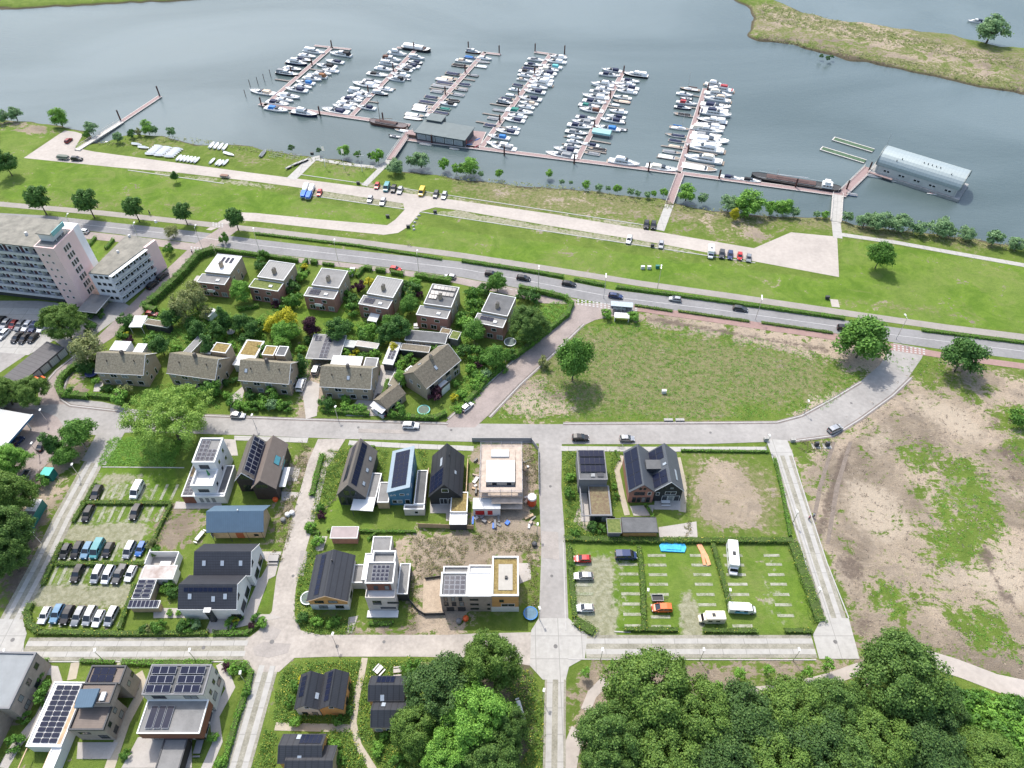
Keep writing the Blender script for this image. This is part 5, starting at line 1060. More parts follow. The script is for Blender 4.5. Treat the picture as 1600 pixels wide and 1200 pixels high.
for a,b,l_ in (((1302,216),(1365,235),'narrow green grated float nearer the open river'),((1283,231),(1352,252),'narrow green grated float nearer the walkway')):
    A, B = P(*a,DK), P(*b,DK); d = B-A; L = d.length; t = T('grated_float', l_, 'float', (A.x,A.y,0), math.atan2(d.y,d.x)); part('grating', MB().box(0.4,-1.3,DK-.15,L,1.3,DK-.05), t, M_mesh)
    part('frame', MB().box(0,-1.7,DK-.3,L,-1.3,DK+.02).box(0,1.3,DK-.3,L,1.7,DK+.02).box(0,-1.3,DK-.3,.4,1.3,DK+.02), t, M_fl)
def boathouse():
    zb = WATER+1.2; A, B = P(1366,268,zb), P(1491,308,zb); d = B-A; L = d.length; yaw = math.atan2(d.y,d.x); n = Vector((-d.y,d.x,0)).normalized(); W = 12.5; t = T('boathouse','large grey curved roof boathouse floating by the slanting pontoon','boathouse',(A.x,A.y,zb),yaw)
    Mr = ribbed('curved_metal_roof',(.30,.35,.35),1.2,0,.10,.45,.3,.06); ov = 2.0; N = 14; h0, hr = 2.9, 5.8
    arc = [(W/2-(W/2+ov*.0)*math.cos(math.pi*k/N), h0+hr*math.sin(math.pi*k/N)*.82) for k in range(N+1)]
    rings = lambda x, e: [(x,y,z+e) for y,z in arc]
    part('roof', MB().loft([[(x,y,z+.22) for y,z in arc]+[(x,y,z) for y,z in arc[::-1]] for x in (-.5,L+.8)]), t, Mr)
    Mw = mat('boathouse_wall',(.40,.41,.39),.7,.12,.6)
    part('wall', MB().box(0,.0,0,L,.25,h0+.1).box(0,W-.25,0,L,W,h0+.1), t, Mw)
    part('end_wall', MB().loft([[(x,0,0)]+[(x,y,z) for y,z in arc]+[(x,W,0)] for x in (L-.6,L-.4)]), t, mat('boathouse_end',(.33,.35,.34),.6,.12,1))
    part('glazed_end', MB().loft([[(x,0,0)]+[(x,y,z) for y,z in arc]+[(x,W,0)] for x in (.6,.8)]), t, mat('dark_glazing',(.10,.11,.12),.3,.5,.4))
    r = MB()
    for x in (-.45, L+.7):
        for (y0,z0),(y1,z1) in zip(arc,arc[1:]): r.cyl((x,y0,z0+.15),(x,y1,z1+.15),.28,None,5)
    part('roof_edge', r, t, mat('roof_edge_dark',(.13,.16,.16),.5,.1,1))
    for k in range(5):
        x = L*(.10+k*.19)
        for j in (0,1): f = part('window', MB().box(x+j*1.3,-.05,1.1,x+1.15+j*1.3,.02,2.1), t, M_deckw); part('pane', MB().box(x+.1+j*1.3,-.09,1.2,x+1.05+j*1.3,-.055,2.0), f, M_bglass)
    for k,(u,v) in enumerate(((.25,4),(.50,5),(.55,5),(.60,5),(.65,5),(.70,5),(.85,4),(.20,3))):
        y, z = arc[v]; part('roof_vent', MB().cyl((L*u,y,z),(L*u,y,z+.7),.16,None,6), t, M_trim)
    part('float', MB().box(-2,-.8,-1.6,L+2,W+.8,-.05), t, mat('float_concrete',(.28,.28,.27),.9,.2,1)); part('walkway', MB().box(-2,-2.0,-.35,L*.25,-.8,-.05), t, M_pont)
    part('mast', MB().cyl((-1,W*.9,0),(-1,W*.9,11),.08), t, M_steel)
boathouse()
def catamaran(px, py, label, L=5):
    p = P(px,py,WATER+.4); t = T('catamaran', label, 'catamaran', (p.x,p.y,WATER), math.atan2(WV.y,WV.x))
    for sy in (-1,1): part('hull', MB().loft([[(x,sy*1.1-.25*w,.4),(x,sy*1.1,0),(x,sy*1.1+.25*w,.4)] for x,w in ((-L/2,.6),(0,1),(L/2,.1))]), t, M_deckw)
    part('trampoline', MB().box(-L*.3,-1,.38,L*.2,1,.44), t, mat('net_red',(.25,.08,.08),.8,.2,2))
catamaran(1404,282,'white catamaran moored at the boathouse side'); catamaran(1459,301,'white float with rails at the boathouse corner')
# dinghies on land
def dinghy(px, py, L, dx, dy, label, c='white'):
    p = P(px,py,.3); t = T('dinghy', label, 'dinghy', (p.x,p.y,.15), yaw_px(px,py,dx,dy), 'dinghies laid up on the marina lawn'); W = L*.3
    st = [(-.5,.8),(-.2,1),(.15,.95),(.38,.55),(.5,.05)]
    part('hull', MB().loft([[(x*L,-W/2*w,.45),(x*L,0,0),(x*L,W/2*w,.45),(x*L,0,.55)] for x,w in st]), t, bm(c)); part('cover', MB().loft([[(x*L,-W/2*w*.9,.47),(x*L,W/2*w*.9,.47),(x*L,0,.75*w+.4)] for x,w in st[:4]]), t, cv('white' if c == 'white' else 'grey'))
D1 = [(214,226),(224,231)]; rowA = [(236+i*3.0,240-i*2.2+j*0) for i in range(5) for j in (0,)]
n = 0
for bx,by in ((243,236),(257,238),(273,240)):
    for k in range(6):
        n += 1; dinghy(bx-8+k*2.8, by+5.5-k*2.4, 4.2, 5, 0.4, 'white dinghy, %s from the road in the %s stack row of the lawn' % (ORD[k], ['left','middle','right'][(n-1)//6]))
for i in range(6): dinghy(280+i*5.6, 247+i*0.7, 4.5, 3.5, -3.5, 'white dinghy, %s in the slanting row nearest the marina road' % ordl(i, 6))
for i in range(4): dinghy(331+i*7, 227+i*1.0, 5.2, 3.5, -4.5, 'white sailing dinghy, %s in the row along the shore' % ordl(i, 4))
for i,(x,y) in enumerate(((332,252),(341,254),(346,255),(353,254))): dinghy(x,y,4.5,3.5,-3.5,'white dinghy, %s in the group beside the rowing racks' % ordl(i, 4))
dinghy(214,226,4.5,5,.5,'single white dinghy at the far left of the marina lawn'); dinghy(225,231,5,5,.5,'covered white dinghy next to the single one on the left'); dinghy(358,241,5.5,5,1.5,'white catamaran dinghy lying alone in the middle of the lawn'); dinghy(411,240,6,3,-4,'grey canoe lying alone on the marina lawn','grey')
for i,(x,y) in enumerate(((428,244),(439,243),(455,246),(464,246))):
    p = P(x,y,0); t = T('boat_rack','empty grey dinghy rack, %s of the four' % ordl(i,4),'boat rack',(p.x,p.y,0),-.25,'empty boat racks on the marina lawn')
    f = MB()
    for k in range(3): f.cyl((-1.3,k*1.5-1.5,.5),(1.3,k*1.5-1.5,.5),.07,None,4).cyl((-1.3,k*1.5-1.5,0),(-1.3,k*1.5-1.5,1.1),.07,None,4).cyl((1.3,k*1.5-1.5,0),(1.3,k*1.5-1.5,1.1),.07,None,4)
    part('frame', f, t, M_fl)
for i,(x,y,l_) in enumerate(((508,260,'leftmost of the three white flagpoles'),(538,264,'middle white flagpole'),(566,268,'rightmost white flagpole, with crossbar'))):
    p = P(x,y,0); t = T('flagpole', l_+' on the marina lawn','flagpole',(p.x,p.y,0),0,'flagpoles on the marina lawn'); part('pole', MB().cyl((0,0,0),(0,0,9),.11,.06,6), t, M_deckw)
    if i < 2: part('flag', MB().hull2([(0,0,8.8),(.9,.3,8.6),(.9,.3,6.6),(0,0,6.8)],.04), t, M_deckw)
    else: part('crossbar', MB().cyl((-1.6,0,7),(1.6,0,7),.06), t, M_deckw)
for x,y,l_ in ((430,284,'bicycle rack'),): pass
# ------------------------------------------------------------------ buildings
B_white = mat('render_white', (0.62,0.61,0.59), 0.85, 0.06, 0.5); B_cream = mat('plaster_cream', (0.52,0.48,0.42), 0.85, 0.08, 0.5)
B_brick = ribbed('brick_red_brown', (0.31,0.155,0.12), 0.3, 2, 0.25, 0.9, var=0.2); B_tan = ribbed('brick_tan', (0.33,0.265,0.19), 0.3, 2, 0.2, 0.9, var=0.15)
B_light = ribbed('brick_light_grey', (0.52,0.475,0.43), 0.3, 2, 0.18, 0.9, var=0.12); B_yel = ribbed('brick_yellow', (0.42,0.35,0.25), 0.3, 2, 0.2, 0.9, var=0.15)
B_wood = ribbed('timber_honey', (0.52,0.28,0.10), 0.22, 0, 0.3, 0.7, var=0.18); B_wood2 = ribbed('timber_tan', (0.44,0.32,0.20), 0.22, 2, 0.3, 0.7, var=0.18)
B_dwood = ribbed('timber_dark', (0.045,0.035,0.032), 0.22, 0, 0.4, 0.7, var=0.2); B_rwood = ribbed('timber_red_brown', (0.20,0.075,0.045), 0.22, 2, 0.3, 0.7, var=0.2)
B_black = ribbed('cladding_black', (0.022,0.025,0.030), 0.3, 0, 0.4, 0.6, var=0.15); B_blue = ribbed('cladding_blue', (0.06,0.165,0.26), 0.22, 2, 0.25, 0.6, var=0.1)
B_grey = mat('cladding_grey', (0.17,0.17,0.175), 0.7, 0.1, 0.6); B_greyd = mat('dark_frame', (0.045,0.047,0.052), 0.6, 0.1, 1); B_tbr = ribbed('brick_taupe', (0.31,0.255,0.215), 0.3, 2, 0.2, 0.9, var=0.2)
B_pink = mat('concrete_pink', (0.74,0.53,0.50), 0.85, 0.06, 0.3); B_lil = mat('panel_pale', (0.74,0.73,0.74), 0.8, 0.06, 0.4); B_dred = mat('panel_dark_red', (0.11,0.045,0.05), 0.7, 0.15, 1)
R_tileb = ribbed('roof_tiles_black', (0.035,0.037,0.045), 0.36, 0, 0.55, 0.5, var=0.15, both=(1,0.45)); R_tilebx = ribbed('roof_tiles_black_fine', (0.032,0.034,0.040), 0.30, 1, 0.5, 0.5, var=0.12, both=(0,1.2))
R_old = mat('old_tiles', (0.155,0.135,0.095), 0.95, 0.25, 2.2, 0.5, 4.0, col2=(0.25,0.225,0.165)); R_oldd = mat('old_tiles_dark', (0.135,0.115,0.085), 0.95, 0.25, 2.0, 0.5, 4.0, col2=(0.20,0.175,0.13))
R_bit = mat('bitumen_grey', (0.105,0.107,0.108), 0.9, 0.2, 0.5, 0.2, 3.0); R_bitl = mat('bitumen_light', (0.19,0.187,0.18), 0.9, 0.18, 0.45, 0.2, 3.0); R_white = mat('roof_white', (0.56,0.555,0.54), 0.8, 0.08, 0.5)
R_zinc = ribbed('zinc_seam', (0.155,0.158,0.155), 0.8, 0, 0.3, 0.5, var=0.12); R_brown = ribbed('roof_slate_brown', (0.155,0.125,0.105), 0.3, 1, 0.3, 0.7, var=0.12); R_slate = ribbed('roof_slate_taupe', (0.13,0.115,0.10), 0.3, 1, 0.3, 0.7, var=0.12)
R_bsteel = ribbed('roof_steel_blue', (0.085,0.135,0.185), 0.5, 0, 0.12, 0.5, var=0.08); R_seam = ribbed('roof_seam_dark', (0.075,0.085,0.098), 0.5, 1, 0.4, 0.5, var=0.1); R_seamx = ribbed('roof_seam_light', (0.17,0.19,0.205), 0.5, 1, 0.3, 0.5, var=0.1)
R_sed = mat('sedum_mat', (0.20,0.135,0.05), 1.0, 0.35, 1.8, 0.5, 5.0, col2=(0.30,0.235,0.09)); R_sed2 = mat('sedum_red', (0.17,0.10,0.075), 1.0, 0.35, 1.5, 0.5, 5.0, col2=(0.21,0.185,0.10)); R_sedg = mat('sedum_green', (0.09,0.14,0.03), 1.0, 0.35, 1.5, 0.5, 5.0, col2=(0.17,0.19,0.06))
R_gravel = mat('roof_gravel', (0.20,0.195,0.165), 1.0, 0.3, 0.35, 0.3, 3.0, col2=(0.27,0.255,0.215))
W_glass = mat('window_glass', (0.018,0.023,0.028), 0.08, 0, spec=0.7); W_curt = mat('window_blind', (0.20,0.21,0.21), 0.3, 0.3, 2.0)
W_frame = mat('window_frame_white', (0.62,0.62,0.60), 0.6, 0); W_dark = mat('window_frame_dark', (0.04,0.042,0.045), 0.6, 0)
S_cell = ribbed('solar_cells', (0.010,0.014,0.034), 0.2, 0, 0.4, 0.25, var=0.1); S_frame = mat('solar_frame', (0.34,0.35,0.37), 0.7, 0); S_cell.node_tree.nodes['Principled BSDF'].inputs['Specular IOR Level'].default_value = 0.18; S_framed = mat('solar_frame_dark', (0.03,0.03,0.035), 0.7, 0)
_wc = {}
def window(t, face, a, z, w, h, dims, fm=None, gm_=None, name='window', proud=0.05):
    "window on a wall of a box dims=(x0,y0,x1,y1); face S/N/E/W; a = distance along the wall from its left/near corner"
    fm = fm or W_frame; gm_ = gm_ or W_glass; x0,y0,x1,y1 = dims; key = (round(w,2),round(h,2),fm.name,gm_.name)
    if key not in _wc:
        e = 0.09; f = MB().box(0,-proud,0,w,0.02,e).box(0,-proud,h-e,w,0.02,h).box(0,-proud,e,e,0.02,h-e).box(w-e,-proud,e,w,0.02,h-e)
        if w > 1.7: f.box(w/2-.035,-proud,e,w/2+.035,0.02,h-e)
        _wc[key] = (f.mesh('window',fm), MB().box(e-.01,-proud*.45,e-.01,w-e+.01,0.01,h-e+.01).mesh('pane',gm_))
    loc, rz = {'S':((x0+a,y0,z),0),'E':((x1,y0+a,z),math.pi/2),'N':((x1-a,y1,z),math.pi),'W':((x0,y1-a,z),-math.pi/2)}[face]
    f = part(name, _wc[key][0], t, loc=loc, rz=rz); part('pane', _wc[key][1], f); return f
def winrow(t, face, n, start, gap, z, w, h, dims, fm=None, gm_=None):
    for k in range(n): window(t, face, start+k*gap, z, w, h, dims, fm, gm_ or (W_curt if (k*7+int(start*3)+int(z))%4 == 1 else W_glass))
def flat(t, x0, y0, x1, y1, z0, z1, wall, roof, coping=None, par=0.35, cw=0.28, wname='wall', rname='roof'):
    part(wname, MB().box(x0,y0,z0,x1,y1,z1-par), t, wall)
    part(rname, MB().box(x0+cw,y0+cw,z1-par,x1-cw,y1-cw,z1-par+.06), t, roof)
    c = MB(); o = 0.05
    c.box(x0-o,y0-o,z1-par,x1+o,y0+cw,z1).box(x0-o,y1-cw,z1-par,x1+o,y1+o,z1).box(x0-o,y0+cw,z1-par,x0+cw,y1-cw,z1).box(x1-cw,y0+cw,z1-par,x1+o,y1-cw,z1)
    part('parapet', c, t, coping or wall)
def gable(t, x0, y0, x1, y1, ze, zr, ax, wall, roof, ov=0.3, th=0.18, rf=0.5, z0=0.0, ze2=None, trim=None):
    "gabled volume; ax='x' ridge along x, 'y' ridge along y; rf = ridge position across the span; ze2 = second eave height"
    ze2 = ze if ze2 is None else ze2; w = MB()
    if ax == 'x':
        ym = y0+(y1-y0)*rf; prof = [(y0,z0),(y1,z0),(y1,ze2),(ym,zr),(y0,ze)]; w.loft([[(x,p,q) for p,q in prof] for x in (x0,x1)])
        s1, s2 = (zr-ze)/(ym-y0), (zr-ze2)/(y1-ym)
        a = [(x0-ov,y0-ov,ze-ov*s1+th),(x1+ov,y0-ov,ze-ov*s1+th),(x1+ov,ym,zr+th),(x0-ov,ym,zr+th)]; b = [(x0-ov,ym,zr+th),(x1+ov,ym,zr+th),(x1+ov,y1+ov,ze2-ov*s2+th),(x0-ov,y1+ov,ze2-ov*s2+th)]
    else:
        xm = x0+(x1-x0)*rf; prof = [(x0,z0),(x0,ze),(xm,zr),(x1,ze2),(x1,z0)]; w.loft([[(p,y,q) for p,q in prof] for y in (y0,y1)])
        s1, s2 = (zr-ze)/(xm-x0), (zr-ze2)/(x1-xm)
        a = [(x0-ov,y0-ov,ze-ov*s1+th),(xm,y0-ov,zr+th),(xm,y1+ov,zr+th),(x0-ov,y1+ov,ze-ov*s1+th)]; b = [(xm,y0-ov,zr+th),(x1+ov,y0-ov,ze2-ov*s2+th),(x1+ov,y1+ov,ze2-ov*s2+th),(xm,y1+ov,zr+th)]
    part('wall', w, t, wall); part('roof', MB().hull2(a, th-.01), t, roof); part('roof', MB().hull2(b, th-.01), t, roof)
    if trim:
        m = MB(); e = .09
        if ax == 'y':
            for q in (a, b):
                p0, p1 = Vector(q[0]), Vector(q[1]); m.cyl(p0+Vector((0,-.03,-.02)), p1+Vector((0,-.03,-.02)), e, None, 4)
        else:
            for q in (a, b): m.cyl(Vector(q[1])+Vector((.03,0,-.02)), Vector(q[2])+Vector((.03,0,-.02)), e, None, 4)
            m.cyl(Vector(a[0])+Vector((0,-.03,0)), Vector(a[1])+Vector((0,-.03,0)), e, None, 4)
        part('bargeboard', m, t, trim)
    return a, b
_pc = {}
def panels(t, q, nu, nv, gap=0.06, dark=False, inset=(0,0,1,1), lift=0.08, tilt=0.0):
    "nu x nv solar panels on the quad q (near-left, near-right, far-right, far-left); inset in fractions"
    q = [Vector(p) for p in q]; o, U, Vv = q[0], q[1]-q[0], q[3]-q[0]; o = o+U*inset[0]+Vv*inset[1]; U = U*(inset[2]-inset[0]); Vv = Vv*(inset[3]-inset[1])
    lu, lv = U.length, Vv.length; u, v = U/lu, Vv/lv; n = u.cross(v).normalized(); pw, ph = lu/nu-gap, lv/nv-gap; key = (round(pw,2),round(ph,2),dark)
    if key not in _pc:
        m = MB().box(0,0,0,pw,ph,.045); m.cur = 1; e = .05 if not dark else .03; m.add([(e,e,.05),(pw-e,e,.05),(pw-e,ph-e,.05),(e,ph-e,.05)],[(0,1,2,3)]); _pc[key] = m.mesh('solar_panel', S_framed if dark else S_frame, S_cell)
    rot = Matrix((u, v, n)).transposed().to_4x4()
    if tilt: rot = rot @ Matrix.Rotation(tilt, 4, 'X')
    for i in range(nu):
        for j in range(nv):
            p = part('solar_panel', _pc[key], t); pos = o+u*(i*lu/nu+gap/2)+v*(j*lv/nv+gap/2)+n*lift; p.matrix_local = Matrix.Translation(pos) @ rot
def skylight(t, q, u, v, w=0.9, h=1.3, m=None):
    q = [Vector(p) for p in q]; U, Vv = (q[1]-q[0]), (q[3]-q[0]); uu, vv = U.normalized(), Vv.normalized(); n = uu.cross(vv).normalized(); p = q[0]+U*u+Vv*v
    o = part('skylight', MB().box(-w/2,-h/2,0,w/2,h/2,.07), t, W_dark); o.matrix_local = Matrix.Translation(p+n*.02) @ Matrix((uu,vv,n)).transposed().to_4x4()
    part('pane', MB().box(-w/2+.07,-h/2+.07,.072,w/2-.07,h/2-.07,.095), o, m or mat('skylight_glass',(0.30,0.34,0.38),.12,0,spec=.6))
def chimney(t, x, y, z0, z1, w=.6, d=.6, m=None): c = part('chimney', MB().box(x-w/2,y-d/2,z0,x+w/2,y+d/2,z1), t, m or B_tan); part('chimney_pot', MB().box(x-w/2+.08,y-d/2+.08,z1,x+w/2-.08,y+d/2-.08,z1+.15), c, M_trim)
def pipe(t, x, y, z0, z1, r=.09, m=None): part('vent_pipe', MB().cyl((x,y,z0),(x,y,z1),r,None,7), t, m or M_trim)
def door(t, face, a, w, dims, m=None, h=2.2, z=0.0):
    f = window(t, face, a, z, w, h, dims, W_dark if m is None else m, None, 'door'); return f
def bld(name, label, o, yaw, cat='house', group=None): return T(name, label, cat, o, yaw, group)

# --- six flat roofed brick houses along the dike road
GA = 'flat roofed brick houses behind the dike road'
SH = [((320,424),(359,428),(333,396),(310,432),R_white,'flat roofed house with white roof and three solar panels, farthest left'),((402,432),(443,438),(418,406),(391,443),R_zinc,'flat roofed house with green sedum on its lower roof'),((487,445),(529,450),(499,418),(476,455),R_bitl,'flat roofed house with pale roof and white balcony over the garden'),
      ((573,458),(614,465),(586,430),(563,466),R_zinc,'flat roofed house with small white garden canopy at its wall'),((662,474),(705,480),(674,443),(652,480),R_bit,'flat roofed house with dark roof and rows of solar panels'),((752,486),(793,494),(761,456),(743,495),R_bit,'flat roofed house with smooth grey roof, nearest the side street')]
for i,(fl,frr,bl,lo,rm,lab) in enumerate(SH):
    o, yaw, w, d = fr(fl, frr, 6.6, bl); t = bld('brick_house', lab, o, yaw, 'house', GA); 
    flat(t, 0,0,w,d, 0,6.6, B_tan, rm, W_frame, .22,.16); chimney(t, w*.5,d*.35,6.4,8.2,.9,1.3,B_tan)
    flat(t, -1.2,-4.3,w-.2,-.02, 0,5.6, B_brick, R_bitl if i != 1 else R_sedg, W_frame, .22,.16, 'front_wall','lower_roof'); dm = (-1.2,-4.3,w-.2,0)
    winrow(t,'S',3,1.2,3.1,.5,1.9,1.7,dm); winrow(t,'S',2,1.5,4.2,3.4,1.6,1.2,dm); winrow(t,'E',2,1,3.5,3.3,1.0,1.2,(0,0,w,d)); door(t,'E',5.5,1.1,(0,0,w,d),W_frame)
    part('roof_light', MB().box(w*.55,-3.0,5.4,w*.55+1.1,-2.0,5.75), t, R_white)
    top = [(.5,.5,6.45),(w-.5,.5,6.45),(w-.5,d-.5,6.45),(.5,d-.5,6.45)]
    if i == 0: panels(t, top, 3, 1, .7, True, (.25,.55,.85,.95), .15)
    if i == 4: panels(t, top, 6, 1, .05, True, (.05,.78,.98,.95), .25, .2); panels(t, top, 6, 1, .05, True, (.03,.48,.98,.65), .25, .2); panels(t, top, 3, 1, .05, True, (.03,.24,.35,.42), .25, .2)
    if i == 5: panels(t, [(-.9,-4,5.42),(w-.4,-4,5.42),(w-.4,-.3,5.42),(-.9,-.3,5.42)], 4, 1, .1, True, (.12,.4,.6,.85), .1)
    if i in (3,2): panels(t, [(-.9,-4,5.42),(w-.4,-4,5.42),(w-.4,-.3,5.42),(-.9,-.3,5.42)], 3, 2, .15, True, (.08,.2,.45,.85), .1)
    if i in (0,2): b = part('balcony', MB().box(w*.28,-5.5,2.75,w*.52,-4.36,2.95).box(w*.28,-5.5,2.95,w*.52,-5.42,3.9), t, W_frame)
    if i == 3: part('garden_canopy', MB().hull2([(2.5,-7.6,2.3),(5.6,-7.6,2.3),(5.6,-4.36,2.7),(2.5,-4.36,2.7)],.12).cyl((2.6,-7.5,0),(2.6,-7.5,2.3),.07).cyl((5.5,-7.5,0),(5.5,-7.5,2.3),.07), t, R_white)
    if i == 0: part('side_canopy', MB().box(-5.2,-1.5,2.4,-1.3,2.2,2.55), t, M_terr)

# --- brown tiled gabled pairs along the village street
GB = 'brown tiled semi detached houses'
SG = [((150,581),(223,585),(153,552),'brown tiled house pair behind the rounded green hedge, farthest left'),((262,582),(335,592),(265,559),'brown tiled house pair partly behind the big pale willow'),((374,593),(450,599),(377,566),'brown tiled house pair between willow and the driveway with white van'),((501,603),(578,607),(506,573),'brown tiled house pair with four ball clipped trees in front')]
for i,(fl,frr,rl,lab) in enumerate(SG):
    o, yaw, w, d = fr(fl, frr, 5.2, d=8.4); t = bld('semi_detached_house', lab, o, yaw, 'house', GB); a, b = gable(t, 0,0,w,8.4, 5.2,8.7,'x',B_tan,R_old,.3,trim=W_frame)
    dm = (0,0,w,8.4); winrow(t,'S',2,.8,w-2.8,3.6,1.2,.9,dm); winrow(t,'S',2,w*.27,w*.24,3.3,1.9,1.3,dm); winrow(t,'S',4,.9,w*.245,.7,1.7,1.6,dm)
    window(t,'E',3.5,5.6,1.2,1.4,dm); window(t,'E',1.2,3.3,1.0,1.2,dm); door(t,'E',5.0,1.0,dm,W_frame); window(t,'E',2.0,.8,1.2,1.3,dm)
    chimney(t,w*.53,4.2,8.2,9.9,.7,.9,mat('chimney_brick',(.13,.11,.10),.9,.2,2)); 
    for (u,v) in ((.22,.55),(.80,.62)): pipe(t,w*u,4.2*v,5.2+3.5*v,6.1+3.5*v,.14)
    if i in (2,3): skylight(t,a,.14 if i==2 else .55,.5,.9,1.2)
    # rear extensions
    for (x0_,x1_,zz,rm) in ([(.2,5.0,4.6,R_white),(6.2,9.0,3.2,R_white)],[(6.0,9.0,4.8,R_white),(9.5,w-.1,6.0,R_sed)],[(4.0,7.4,6.0,R_sed),(8.0,10.8,6.2,R_bit)],[(.3,9.0,3.2,R_white),(9.8,w-.3,3.0,R_bitl)])[i]:
        flat(t,x0_,8.42,x1_,12.2 if zz > 3.3 else 13.0,0,zz+1.2,B_tan if i else B_white,rm,W_frame,.2,.18,'rear_wall','rear_roof')
# rotated brown tiled house at the side street with a low annex
A, B = P(666,606,5.2), P(718,563,5.2); yaw = math.atan2((B-A).y,(B-A).x); w = (B-A).length; t = bld('semi_detached_house','turned brown tiled house with white bay porch beside the slanting side street',(A.x,A.y,0),yaw,'house',GB)
a, b = gable(t,0,0,w,8.6,5.2,8.7,'x',B_tan,R_oldd,.3,trim=W_frame); dm = (0,0,w,8.6); winrow(t,'S',4,1.2,w*.24,3.2,1.7,1.3,dm,W_dark); winrow(t,'S',4,1.2,w*.24,.6,2.0,1.8,dm); winrow(t,'W',2,2,3,3.2,1.2,1.3,dm)
chimney(t,w*.5,4.3,8.2,9.9,.7,.9); part('bay_porch', MB().box(w*.28,-2.0,0,w*.52,-.02,2.6), t, B_white); part('balcony_rail', MB().box(w*.28,-2.0,2.6,w*.52,-1.9,3.5), t, W_dark); skylight(t,a,.45,.5); skylight(t,b,.3,.4)
flat(t,w*.2,8.62,w*.35,11,0,3.2,B_white,R_white,W_frame); flat(t,w*.05,8.62,w*.18,11,0,3.0,B_grey,R_bit,W_frame)
A = P(647,634,0); t2 = T('house_annex','low tiled annex with white glazed porch beside the turned house','annex',(A.x-3,A.y+.5,0),yaw); a,b = gable(t2,-5.5,0.5,1.6,5.5,2.8,4.6,'x',B_tan,R_oldd,.2); part('porch', MB().hull2([(-7.5,.6,2.3),(-5.75,.6,2.7),(-5.75,5.4,2.7),(-7.5,5.4,2.3)],.1).box(-7.4,.7,0,-5.8,5.3,1.0), t2, R_white)
winrow(t2,'S',2,1.5,2.5,.9,1.4,1.3,(-5.5,.5,1.6,5.5))

